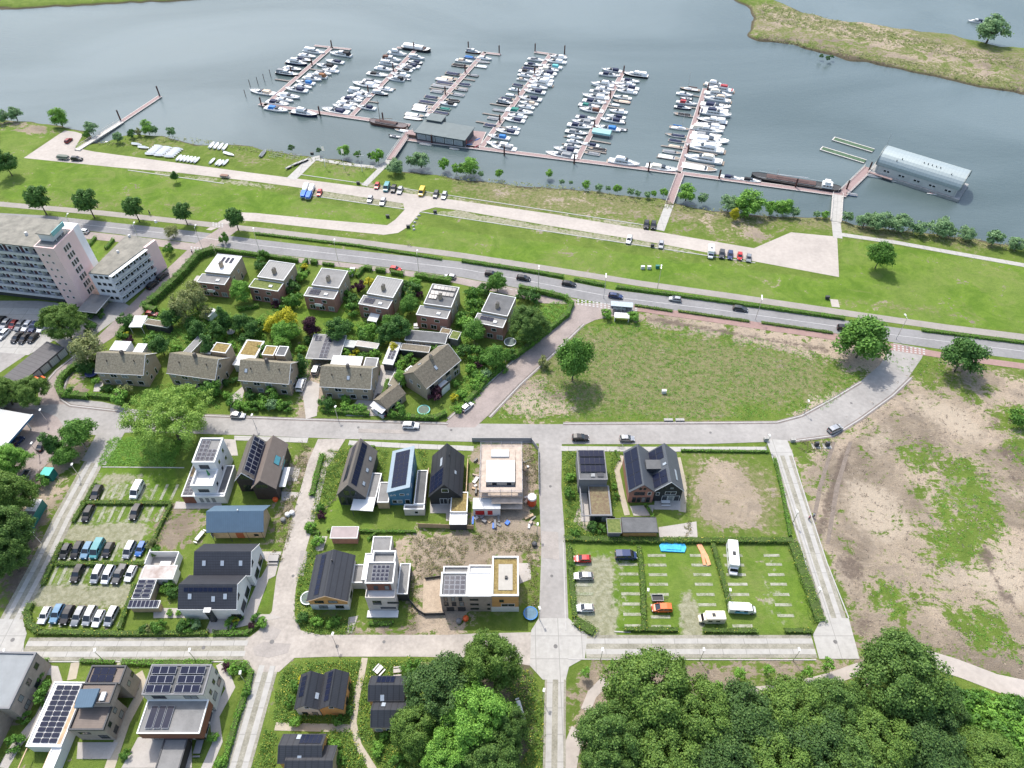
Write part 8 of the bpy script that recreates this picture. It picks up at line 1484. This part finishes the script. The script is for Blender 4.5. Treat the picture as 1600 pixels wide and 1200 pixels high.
row([('bush',465,1070,1.6),('bush',455,1095,1.4),('bushl',462,1128,1.4),('bushy',470,1062,1.2),('bush',528,1125,1.4),('bushd',545,1110,1.2),('bush',585,1110,1.2),('bush',640,1045,2.0),('bush',655,1040,1.6),('busho',665,1050,2.2),('bushl',590,1170,1.6),('bush',620,1190,1.8),('bushl',520,1165,1.6),('bush',530,1185,1.4),('bushl',600,1150,1.2)], 'between the small timber gable houses', 'garden plants of the small timber houses', GN)
# hedges
for pts,w,h,l_ in (([(134,567),(112,580),(97,595),(94,608),(100,619),(139,622)],2.2,2.0,'tall clipped hedge curving round the corner garden'),([(144,620),(166,622),(190,625)],1.6,1.5,'low clipped hedge right of the rounded one'),
   ([(335,394),(312,402),(280,438),(240,474),(228,482)],3.0,2.8,'thick dark hedge along the upper brick street'),([(228,484),(246,489)],2.4,2.6,'short thick hedge above the red car'),([(338,393),(400,401),(466,410)],1.4,1.8,'hedge behind the first two brick houses'),([(480,409),(470,425),(467,432)],1.6,1.8,'hedge beside the third brick house driveway'),
   ([(487,411),(496,413)],2.0,1.8,'short block hedge before the third brick house'),([(505,414),(522,416)],1.2,1.2,'short straight hedge behind the third brick house'),([(482,425),(472,436)],1.6,1.2,'slanting inner hedge beside the third brick house'),([(568,422),(558,434)],1.6,1.8,'hedge left of the fourth brick house'),([(570,421),(581,423)],1.8,1.8,'short hedge at the road behind the fourth brick house'),([(588,424),(602,426)],1.8,1.8,'middle short hedge behind the fourth brick house'),([(612,428),(630,431)],1.8,1.8,'right short hedge behind the fourth brick house'),
   ([(650,434),(703,442)],2.6,2.2,'long thick hedge behind the fifth brick house'),([(812,452),(860,462),(884,468),(893,477),(886,494),(830,540),(800,562)],2.0,2.0,'long curved hedge round the sixth brick house garden'),([(788,574),(760,596),(745,614),(728,632)],1.8,1.8,'hedge between turned house garden and slanting street'),
   ([(373,486),(404,480)],1.4,1.5,'dark inner garden hedge below the second brick house'),([(505,643),(540,646),(577,648)],1.6,1.5,'clipped hedge before the fourth tiled pair'),([(610,650),(640,654),(680,655),(697,648)],1.8,1.7,'clipped hedge before the turned house lawn'),([(606,597),(600,620),(594,650)],1.3,1.6,'hedge strip between the driveway cars'),([(625,560),(640,575)],1.6,1.5,'slanting hedge behind the mossy shed'),([(365,633),(452,638)],1.2,1.2,'low hedge along the street before third pair'),
   ([(128,500),(150,510)],1.5,1.2,'low hedge by the apartment entrance'),([(190,527),(210,505)],2.4,2.6,'tall hedge along the street by the white carport'),([(140,575),(150,560)],1.6,1.8,'hedge end beside the first tiled pair'),([(118,372),(113,378)],1.2,1.2,'left garden hedge behind the tower'),([(150,373),(137,388)],1.4,1.2,'middle garden hedge behind the tower'),([(178,376),(166,390)],1.4,1.2,'right garden hedge behind the tower'),
   ([(128,787),(200,787),(268,788)],1.3,1.0,'hedge between the two upper rows of west car park'),([(150,757),(132,790),(116,816)],1.4,1.0,'hedge on the lane side of the upper bays'),([(98,850),(84,880)],1.4,1.0,'hedge on the lane side of the middle bays'),([(90,882),(160,883),(228,882)],1.3,1.0,'long hedge between the middle rows of west car park'),([(82,884),(68,914)],1.4,1.0,'hedge on the lane side of the lower bays'),([(268,790),(248,830),(232,868)],1.0,1.0,'thin hedge on the house side of the upper bays'),([(212,915),(188,985)],1.2,1.2,'hedge on the house side of the front bays'),
   ([(50,945),(44,958),(48,976),(62,988)],2.0,1.2,'rounded hedge corner of west car park'),([(62,989),(130,990),(190,991),(325,990)],1.4,1.0,'long low hedge along the south lane before the west car park'),([(335,990),(385,990),(408,975)],1.4,1.0,'low hedge before the black tiled house terrace'),([(8,1044),(35,1038),(75,1037)],1.8,1.4,'hedge of the block house at bottom left'),([(128,1034),(180,1036)],1.0,1.0,'straight hedge behind the oval lawn'),([(192,1036),(236,1037),(330,1037)],1.5,1.1,'long hedge behind the big grey house'),
   ([(352,1037),(385,1040),(393,1052),(388,1075),(372,1120),(350,1200)],1.5,1.2,'hedge between grey house lawn and lane'),([(340,735),(368,740)],.8,.9,'dark hedge strip between white and taupe house'),([(548,700),(585,700)],1.0,1.0,'hedge behind the glazed gable house'),([(504,712),(495,745),(488,775)],1.6,1.2,'shrub hedge on the lane side of the glazed gable house'),([(480,820),(482,832),(500,834)],1.0,.9,'hedge corner by the garden shed'),([(512,830),(600,832),(650,832)],.8,1.0,'hedge behind the garden shed'),
   ([(592,830),(575,845)],.7,.9,'short hedge by the pale brick tower'),([(577,975),(613,975)],1.2,.8,'clipped strip before the tall pale brick house'),([(883,843),(950,845),(1060,846),(1238,846)],1.8,1.2,'long planted hedge above the east car park'),([(889,852),(892,900),(898,965)],1.5,.9,'planting strip on the left of the east car park'),([(900,972),(928,988)],3.0,.9,'square planted corner of the east car park'),([(998,856),(1003,905),(1006,985)],1.4,1.2,'first planting strip inside the east car park'),([(1113,852),(1128,905),(1141,955)],1.4,1.2,'second planting strip inside the east car park'),
   ([(975,984),(1058,985)],1.3,.9,'left planter box along the south east lane'),([(1099,986),(1181,987)],1.3,.9,'middle planter box along the south east lane'),([(1226,986),(1266,987)],1.3,.9,'right planter box along the south east lane'),([(1238,850),(1256,900),(1280,970)],3.2,1.0,'broad planted strip between east car park and lane'),([(1210,718),(1222,770),(1234,838)],1.0,.9,'thin hedge on the lane side of the bare plot'),([(1064,705),(1200,707)],.8,.8,'thin hedge above the bare plot'),([(962,706),(968,720)],.8,.8,'bit of hedge between the two dark houses'),([(1008,790),(1019,806),(1016,822)],.8,1.0,'hedge between brick terrace and square lawn'),
   ([(400,366),(560,385),(690,406)],1.3,.8,'low hedge between path and dike road, left part'),([(722,409),(820,424),(880,434)],1.6,1.1,'dark hedge strip above the three dark cars'),([(897,438),(944,447)],1.6,1.1,'short hedge strip between two path openings'),([(963,450),(1120,471),(1318,499)],1.6,1.1,'long hedge strip above the bus shelter'),([(1440,517),(1520,527),(1600,537)],1.4,.9,'hedge strip at the right end of the dike road'),([(992,478),(1050,487)],1.2,.7,'weedy strip beside the red path, left piece'),([(1060,487),(1170,503)],1.2,.7,'weedy strip beside the red path, middle piece'),([(1190,505),(1300,521)],1.2,.7,'weedy strip beside the red path, right piece')):
    hedge(pts,w,h,l_,L_weed if ('plant' in l_ or 'west car park' in l_ or 'bays' in l_ or 'weedy' in l_) else (L_hedge if w < 2.9 else L_green))
# low growth
cover('wildflower_growth','rough wildflower growth in the plots between the new houses',[[(508,705),(552,700),(540,745),(528,775),(498,815),(486,812),(494,760)],[(466,900),(486,850),(500,842),(478,945),(500,965),(548,970),(560,965),(548,990),(480,990),(460,965)],[(591,703),(606,705),(596,760),(585,762)],[(880,706),(902,706),(905,760),(908,800),(905,815),(950,832),(948,842),(884,840)],[(953,706),(972,706),(960,735),(964,790),(955,800)],[(650,703),(668,705),(665,740)]],L_weed,9,.12,.7,201,.25)
cover('wildflower_growth','wildflower and shrub growth around the small timber houses',[[(440,1050),(470,1035),(563,1033),(556,1085),(548,1130),(428,1130),(432,1090)],[(578,1033),(620,1033),(660,1040),(640,1060),(572,1060)],[(638,1030),(720,1032),(720,1060),(640,1062)],[(564,1060),(574,1062),(578,1140),(650,1150),(680,1200),(595,1200),(560,1150)],[(500,1143),(548,1142),(575,1200),(505,1200)],[(415,1143),(432,1143),(428,1200),(395,1200)],[(800,1045),(830,1050),(848,1100),(846,1200),(820,1200),(818,1120),(790,1080)],[(725,1030),(760,1032),(740,1050)]],L_weed,10,.13,.8,202,.18)
cover('undergrowth','dense undergrowth filling the gardens of the old village',[[(232,492),(300,470),(400,500),(430,545),(350,560),(250,548),(215,520)],[(400,500),(520,525),(600,540),(600,500),(560,505),(480,520),(430,480)],[(470,570),(490,560),(480,600),(462,600)],[(540,548),(597,550),(590,575),(530,560)],[(690,540),(770,545),(790,560),(735,640),(700,650),(720,600),(735,570)],[(735,450),(760,450),(735,540),(700,530)],[(360,615),(455,618),(452,636),(358,632)],[(260,600),(340,606),(345,640),(200,632),(205,618)],[(880,470),(890,480),(835,530),(800,545),(830,480)]],L_light,6,.14,.7,203,.45)
cover('undergrowth','leafy undergrowth below the wood at the right',[[(1470,1075),(1600,1110),(1620,1220),(1380,1220)],[(1100,1110),(1400,1120),(1400,1220),(930,1220),(920,1150)]],L_green,4,.2,1.6,204,.2)
cover('rough_weeds','rough weeds on the mounds of the building plots',[[(736,830),(842,832),(842,870),(800,860),(745,865)],[(640,838),(735,840),(720,900),(650,905)],[(470,690),(486,700),(470,760),(455,830),(440,880),(425,870),(440,790),(462,730)],[(810,700),(840,700),(842,760),(828,770)],[(822,870),(842,870),(840,960),(818,960),(828,900)],[(640,900),(655,900),(650,985),(636,985)],[(1075,712),(1080,838),(1070,838)],[(1250,690),(1300,690),(1290,705),(1245,706)]],L_weed2,5,.12,.5,205,.35)
cover('meadow_grass','tall tufts of meadow grass in the open field',[[(905,510),(1000,500),(1170,525),(1320,562),(1345,590),(1290,640),(1180,655),(900,655),(765,655),(800,620),(880,560)]],L_hedge,2.4,.11,.28,206,.35)
cover('bank_reeds','reeds and low scrub along the near shore',[[(690,272),(900,293),(1100,324),(1270,342),(1270,350),(1100,336),(900,303),(690,284)],[(1320,345),(1600,383),(1600,396),(1320,358)],[(150,222),(270,212),(400,230),(600,264),(600,270),(400,238),(270,222),(160,230)],[(1175,58),(1400,104),(1600,145),(1600,130),(1400,92),(1185,50)],[(1190,5),(1600,95),(1600,110),(1180,30)]],L_olive,1.0,.2,.6,207,.42)
cover('light_groundcover','yellow green groundcover on the corner plot by the big willow',[[(172,684),(288,684),(272,728),(152,728)]],L_light,12,.12,.35,208,.2)
cover('planting','dark planting between the car park lawns',[[(1236,850),(1250,850),(1284,960),(1268,984)],[(884,850),(898,852),(902,930),(892,960)],[(232,845),(270,795),(275,792),(240,870)]],L_weed,6,.1,.4,209,.3)
row([('bush',1436,1068,2.6),('bushl',1455,1078,2.4),('bush',1478,1088,2.8),('bushd',1500,1094,2.6),('bush',1525,1098,2.8),('bushl',1550,1100,2.6),('bush',1578,1104,2.8),('bushd',1598,1108,2.8),('bush',1425,1110,3.2),('bushl',1450,1125,3.0),('bush',1480,1130,3.2),('bushl',1500,1110,2.6),('bush',1520,1128,3.4),('bushl',1545,1122,3.0),('bush',1570,1118,3.0),('bushl',1590,1130,3.2),('bush',1500,1150,3.4),('bushl',1530,1158,3.0),('bush',1560,1150,3.4),('bushl',1590,1160,3.2),('bush',1575,1185,3.6),('bushd',1440,1090,2.4),('bushl',1510,1188,3.4)], 'of the thicket beside the sandy path', 'thicket beside the sandy path', GN, 1.15)
cover('field_weeds','fresh green weed patches spreading over the bare field',[[(1455,770),(1500,705),(1560,760),(1575,830),(1540,870),(1490,900),(1450,850)],[(1365,905),(1415,915),(1420,965),(1370,960)],[(1490,960),(1560,950),(1600,1040),(1500,1000)],[(1380,680),(1430,740),(1480,700),(1420,690)],[(1570,640),(1610,620),(1610,740),(1580,720)],[(1380,560),(1470,560),(1480,590),(1420,590)],[(1245,695),(1300,700),(1290,712),(1245,708)]],L_hedge,1.5,.12,.22,210,.5)
cover('clods','pale clods and stones scattered over the bare field',[[(1245,700),(1400,600),(1440,560),(1600,600),(1620,1060),(1420,1010),(1340,1000),(1270,790)],[(740,835),(842,835),(842,900),(740,900)],[(1010,490),(1310,535),(1370,590),(1160,525)]],mat('clod_soil',(.19,.15,.115),1,.3,2,col2=(.36,.30,.23)),.35,.16,.12,211,.4,cat='clods')
for t_ in protoB: kill(t_)
for t_ in PROTO.values(): kill(t_)
# ------------------------------------------------------------------ lamps, garden things, people
def lamp(x, y, h, label, grp, arm=1.2, ang=0.0):
    p = P(x,y); t = T('street_lamp',label,'street lamp',(p.x,p.y,0),ang,grp); part('pole', MB().cyl((0,0,0),(0,0,h),.10,.06,7).cyl((0,0,h-.05),(0,arm,h+.25),.05,None,5), t, M_steel); part('lamp_head', MB().box(-.22,arm-.2,h+.17,.22,arm+.55,h+.33), t, W_frame)
LG, LV = 'tall lamps along the dike road', 'low lamps of the new village'
LP_ = [(120,370),(222,384),(316,388),(406,393),(529,411),(655,428),(841,453),(943,466),(1027,452),(1180,500),(1400,530)]
for i,(x,y) in enumerate(LP_): lamp(x,y,8.5,'tall thin street lamp, %s along the dike road' % ordl(i,len(LP_)),LG,1.2,R.uniform(-.2,.2))
LV_ = [(839,838,'beside the centre street by the building mound'),(843,968,'at the row house trampoline corner'),(938,1032,'at the left end of the south east lane'),(1093,1032,'in the middle of the south east lane'),(1239,1032,'at the right end of the south east lane'),(1008,940,'at the first planting strip'),(1134,940,'at the second planting strip'),(1272,938,'beside the broad planted strip'),(1238,818,'beside the bare plot hedge'),(125,745,'at the upper west lane'),(66,850,'at the lower west lane'),(24,1034,'on the western crossing slab'),(163,1033,'on the south lane before the oval lawn'),(307,1033,'on the south lane before the big grey house'),(385,1068,'in the hedge of the big grey house'),(848,1095,'at the centre lane beside the grove'),(75,660,'leaning beside the white canopy'),(62,712,'in the brick yard'),(135,702,'under the bushy tree at the junction'),(1196,700,'at the slab of the east lane'),(400,668,'on the village street verge'),(528,655,'before the fourth tiled pair'),(790,575,'at the slanting side street'),(525,1008,'on the south street'),(1256,646,'at the meadow road bend')]
for x,y,l_ in LV_: lamp(x,y,4.6,'low white headed lamp '+l_,LV,.25,R.uniform(-.3,.3))
def tramp(x, y, r, c, label):
    p = P(x,y,.6); t = T('trampoline',label,'trampoline',(p.x,p.y,0)); n = 20; m = MB()
    ring = [(math.cos(2*math.pi*k/n),math.sin(2*math.pi*k/n)) for k in range(n)]
    m.loft([[(a*r,b*r,.62),(a*r*.86,b*r*.86,.62),(a*r*.86,b*r*.86,.55),(a*r,b*r,.55)] for a,b in ring+[ring[0]]], caps=False); part('rim_pad', m, t, mat('pad_'+c,{'teal':(.12,.40,.36),'blue':(.03,.16,.40),'white':(.55,.58,.58),'navy':(.02,.03,.10)}[c],.6,.1,1)); part('jumping_mat', MB().prism([(a*r*.87,b*r*.87) for a,b in ring],.56,.58), t, mat('mat_'+c,{'teal':(.10,.13,.10),'blue':(.10,.17,.22),'white':(.10,.13,.12),'navy':(.02,.03,.10)}[c],.8,.2,1))
    for k in range(0,n,5): part('leg', MB().cyl((ring[k][0]*r*.93,ring[k][1]*r*.93,0),(ring[k][0]*r*.93,ring[k][1]*r*.93,.56),.05,None,5), t, M_steel)
tramp(481,934,1.7,'white','pale round trampoline at the left eave of the honey timber gable'); tramp(829,958,1.6,'blue','blue rimmed trampoline at the right end of the row house'); tramp(662,640,1.8,'teal','teal rimmed trampoline on the turned house lawn'); tramp(797,534,1.9,'white','white rimmed trampoline under the big dark tree'); tramp(143,582,1.9,'navy','dark blue trampoline in the rounded hedge garden')
def solo_at(name, mb, x, y, label, cat, *m, z=0, rz=0, group=None): p = P(x,y,z); return solo(name, mb, label, cat, *m, loc=(p.x,p.y,z), rz=rz, group=group)
def table(x, y, label, w=1.6, d=.9, m=None, rz=0):
    p = P(x,y,.7); t = T('garden_table',label,'table',(p.x,p.y,.06),rz); part('top', MB().box(-w/2,-d/2,.68,w/2,d/2,.75), t, m or R_white)
    for a in (-1,1):
        for b in (-1,1): part('leg', MB().box(a*w*.42-.04,b*d*.4-.04,0,a*w*.42+.04,b*d*.4+.04,.68), t, W_dark)
    for b in (-1,1): part('bench', MB().box(-w/2,b*(d/2+.45)-.15,.40,w/2,b*(d/2+.45)+.15,.46), t, m or R_white)
table(592,1046,'white picnic table nearest the shell path',1.8,.9,rz=.9); table(621,1048,'cream picnic table right of the white one',1.7,.8,M_terr,.1); table(427,872,'grey solar topped table beside the upper tiled house',2.4,1.6,S_cell); table(1040,784,'white garden table on the square terrace',2.2,.9); table(310,1167,'dark grey garden table beside the big grey house',1.4,2.4,B_grey); table(813,1107,'long white bench table in the bare garden corner',.8,3.2,rz=.3); table(393,908,'small dark table by the tiled house glass wall',1.4,.8,B_greyd)
table(651,508,'white garden table group on the fifth house lawn',1.8,1.2); table(580,563,'white garden table in the sunny back garden',1.8,1.1); table(312,837,'white bench on the dry lawn by the timber house',1.0,2.6,rz=-.4)
M_pool = mat('tarp_pool', (.03,.34,.62), .5,.25,1.2,.5,2.0); pts = [(-3.1,-1.2),(2.4,-1.5),(3.0,-.2),(2.7,.9),(.4,1.2),(-2.6,1.1),(-3.3,.3)]
solo_at('folded_pool', MB().prism(pts,0,.35).prism([(-1.8,-.8),(1.5,-1.0),(1.9,.4),(-1.2,.6)],.35,.5), 1052,855,'crumpled bright blue pool cover on the car park grass','pool cover',M_pool)
solo_at('orange_float', MB().prism([(-.9,2.9),(.3,3.0),(1.0,-.5),(1.0,-2.6),(.2,-2.8),(.1,-.4),(-.2,-2.6),(-.8,-2.5),(-.5,.6)],0,.3), 1099,868,'long crumpled pale orange sheet on the car park grass','sheet',mat('sheet_orange',(.62,.27,.14),.6,.2,1.5,.5,3),rz=.1)
for x,l_ in ((1275,'left underground waste container on the bare verge'),(1292,'right underground waste container on the bare verge')):
    p = P(x,697); t = T('waste_container',l_,'waste container',(p.x,p.y,0)); part('plinth', MB().box(-1.1,-.9,0,1.1,.9,.10), t, M_conc); part('body', MB().box(-.5,-.3,.1,.5,.5,1.3), t, W_dark); part('lid', MB().box(-.45,-.2,1.3,.45,.4,1.5), t, B_greyd)
for x,y,c,l_ in ((1004,420,R_white,'left white cabinet on the green slope'),(1014,420,R_white,'right white cabinet on the green slope'),(1027,419,M_teal,'green cabinet right of the white ones on the slope'),(1292,467,W_dark,'dark litter bin on the slope by the short path'),(638,356,W_dark,'dark information board at the marina road bend'),(488,242,W_dark,'dark box on the lawn edge by the flagpoles'),(1019,386,W_dark,'dark post box on the lower marina verge'),(1196,688,M_conc,'concrete block at the left of the east lane slab'),(1238,690,M_conc,'concrete block at the right of the east lane slab'),(606,340+0,W_dark,'small dark post inside the marina road bend'),(560,288,W_dark,'dark rubbish bin beside the footpath start'),(680,333,W_dark,'dark bin on the slope below the yellow van'),(1037,614,R_white,'small white box alone in the meadow')):
    p = P(x,y); t = T('cabinet',l_,'cabinet',(p.x,p.y,0)); part('body', MB().box(-.6,-.35,0,.6,.35,1.1), t, c); part('lid', MB().box(-.65,-.4,1.1,.65,.4,1.18), t, c)
for i,(x,y) in enumerate(((655,337),(651,342),(648,348),(646,354),(647,359))):
    solo_at('boulder', MB().loft([[(r_*math.cos(a*1.05),r_*math.sin(a*1.05)*.8,z) for a in range(6)] for r_,z in ((.5,-.1),(.6,.25),(.35,.55))]),x,y,'pale boulder, %s down the slope of the road bend' % ORD[i],'boulder',M_kerb,group='boulders at the road bend')
for i,(x,y) in enumerate(((1044,657),(1062,657))): solo_at('timber_pile', MB().box(-1.2,-.4,0,1.2,.4,.5),x,y,('long pale bench block','short pale bench block')[i]+' at the meadow edge of the street','bench',M_conc)
def bag(x, y, label, c): solo_at('building_sack', MB().loft([[(r_*math.cos(a*.785),r_*math.sin(a*.785),z) for a in range(8)] for r_,z in ((.55,0),(.7,.5),(.6,.95),(.3,1.1))]),x,y,label,'sack',c,rz=R.random())
bag(457,803,'white building sack furthest right by the dusty lane',R_white); bag(450,806,'white building sack left of the furthest right one',R_white); bag(443,814,'large grey rubble sack beside the timber house',R_bitl)
bag(835,852,'dark covered sack near the building mound',B_greyd); bag(431,782,'orange garden stove beside the taupe twin house',mat('stove_orange',(.62,.10,.02),.5,.1,1)); bag(728,968,'orange barrel beside the row house door',MATS['stove_orange']); bag(717,972,'grey barrel beside the row house steps',B_grey)
solo_at('garden_table_round', MB().cyl((0,0,0),(0,0,.7),.1).cyl((0,0,.7),(0,0,.8),1.2,1.2,18),362,521,'large white round garden table among the shrubs','table',R_white)
for pts,h,m,l_ in (([(653,955),(664,962),(695,961)],1.2,B_greyd,'black screen fence round the sandy pit'),([(636,900),(636,935),(653,955)],1.4,B_greyd,'thin dark fence left of the sandy pit'),([(654,824),(740,827)],1.8,B_wood2,'grey wooden board fence behind the building plots'),([(738,690),(830,690),(841,705),(842,770)],1.6,S_frame,'mesh site fence round the scaffolded house'),([(665,905),(688,902)],.8,B_greyd,'dark edging board above the sandy pit'),([(120,560),(160,530)],.0,B_greyd,'')):
    if not h: continue
    q = PW(pts); t = T('fence',l_,'fence',(q[0][0],q[0][1],0)); loc = [(a-q[0][0],b-q[0][1]) for a,b in q]; part('fence_panel', MB().strip(loc,.06,.05,h), t, m)
    pm = MB()
    for (x0,y0),(x1,y1) in zip(loc,loc[1:]):
        n = max(1,int(math.hypot(x1-x0,y1-y0)/2.4))
        for k in range(n+1): part('post', MB().box(x0+(x1-x0)*k/n-.07,y0+(y1-y0)*k/n-.07,0,x0+(x1-x0)*k/n+.07,y0+(y1-y0)*k/n+.07,h+.1), t, m)
# sandy pit
sheet('sand_pit',[(662,905),(690,902),(700,925),(692,955),(660,958)],mat('pit_sand',(.34,.275,.205),1,.2,.5,.5,2,coords='World'),.03)
# people
def person(x, y, label, top, legs, hair, rz=0, bike=False):
    p = P(x,y,0); v = [(0,0,.95),(0,0,1.15),(0,0,1.40),(0,0,1.50),(0,.02,1.62),(.10,0,.90),(.12,.05,.50),(.12,0,.06),(.12,.14,.04),(-.10,0,.90),(-.12,.18,.52),(-.12,-.08,.06),(-.12,.06,.04),(.19,0,1.40),(.25,.05,1.14),(.22,.22,.98),(.21,.29,.93),(-.19,0,1.40),(-.25,-.02,1.14),(-.24,.12,.95),(-.23,.18,.90)]
    e = [(0,1),(1,2),(2,3),(3,4),(0,5),(5,6),(6,7),(7,8),(0,9),(9,10),(10,11),(11,12),(2,13),(13,14),(14,15),(15,16),(2,17),(17,18),(18,19),(19,20)]; rad = [.14,.13,.15,.06,.10,.10,.07,.045,.04,.10,.07,.045,.04,.07,.045,.035,.03,.07,.045,.035,.03]
    me = bpy.data.meshes.new('person'); me.from_pydata(v,e,[]); o = bpy.data.objects.new('person',me); COL.link(o); o.location = (p.x,p.y,.08 if not bike else .35); o.rotation_euler = (0,0,rz); o['label'] = label; o['category'] = 'person'
    sk = o.modifiers.new('skin','SKIN'); ss = o.modifiers.new('sub','SUBSURF'); ss.levels = ss.render_levels = 1
    for i,r_ in enumerate(rad): me.skin_vertices[0].data[i].radius = (r_,r_*.85,) if True else None
    me.skin_vertices[0].data[0].use_root = True; me.materials.append(top)
    part('trousers', MB().cyl((.10,0,.98),(.12,.05,.5),.13,.10,8).cyl((.12,.05,.5),(.12,0,.10),.10,.075,8).cyl((-.10,0,.98),(-.12,.18,.5),.13,.10,8).cyl((-.12,.18,.5),(-.12,-.08,.10),.10,.075,8), o, legs); hm = MB().loft([[(r_*math.cos(a*.785),.0+r_*math.sin(a*.785),z) for a in range(8)] for r_,z in ((.09,1.60),(.115,1.68),(.10,1.76),(.04,1.80))]); part('hair', hm, o, hair); return o
skin_ = mat('cloth_dark',(.03,.035,.05),.9,.1,5); person(1263,812,'person in pink top walking on the east lane',mat('cloth_pink',(.50,.20,.22),.9,.1,5),skin_,mat('hair_brown',(.05,.03,.02),.8,.1,5),3.0); person(301,396,'person in dark clothes walking at the brick street mouth',skin_,skin_,MATS['hair_brown'],1.5); person(1270,808,'person in white top walking beside the pink one',R_white,skin_,MATS['hair_brown'],3.1)
def bicycle(x, y, label, rz=0, rider=None):
    p = P(x,y,0); t = T('bicycle',label,'bicycle',(p.x,p.y,.08),rz); n = 14
    for s in (-.52,.52):
        m = MB(); ring = [(s+.34*math.cos(2*math.pi*k/n),.34+.34*math.sin(2*math.pi*k/n)) for k in range(n+1)]
        for (a,b),(c,d) in zip(ring,ring[1:]): m.cyl((a,0,b),(c,0,d),.03,None,4,False)
        part('wheel', m, t, M_tyre)
    part('frame', MB().cyl((-.52,0,.34),(-.1,0,.80),.03).cyl((-.1,0,.8),(.4,0,.85),.03).cyl((.4,0,.85),(.52,0,.34),.03).cyl((-.52,0,.34),(0,0,.32),.03).cyl((0,0,.32),(.4,0,.8),.03).cyl((.4,0,.85),(.36,0,1.05),.02), t, B_greyd); part('saddle', MB().box(-.25,-.08,.9,.02,.08,.96), t, M_trim); part('handlebar', MB().cyl((.36,-.28,1.05),(.36,.28,1.05),.02), t, M_steel)
bicycle(235,337,'bicycle ridden along the path between two roadside trees',-.15); person(235,336,'cyclist in dark clothes on the path between roadside trees',skin_,skin_,MATS['hair_brown'],-1.7,True); bicycle(970,700,'bicycle standing on the footpath above the twin dark gables',.1); bicycle(640,385,'bicycle standing beside the river side path',-.15)
for i,(x,y) in enumerate(((452,262),(462,257),(470,254),(478,251))):
    p = P(x,y,.3); t = T('rowing_skiff','grey boat on a trolley, %s beside the concrete slip path' % ordl(i,4),'boat trolley',(p.x,p.y,.1),.9,'boats on trolleys beside the slip path'); part('hull', MB().loft([[(a,-.5*w,.7),(a,0,.35),(a,.5*w,.7),(a,0,.95)] for a,w in ((-1.8,.6),(0,1),(1.8,.1))]), t, M_fl); part('trolley', MB().box(-1,-.5,.1,1,.5,.3), t, M_trim)
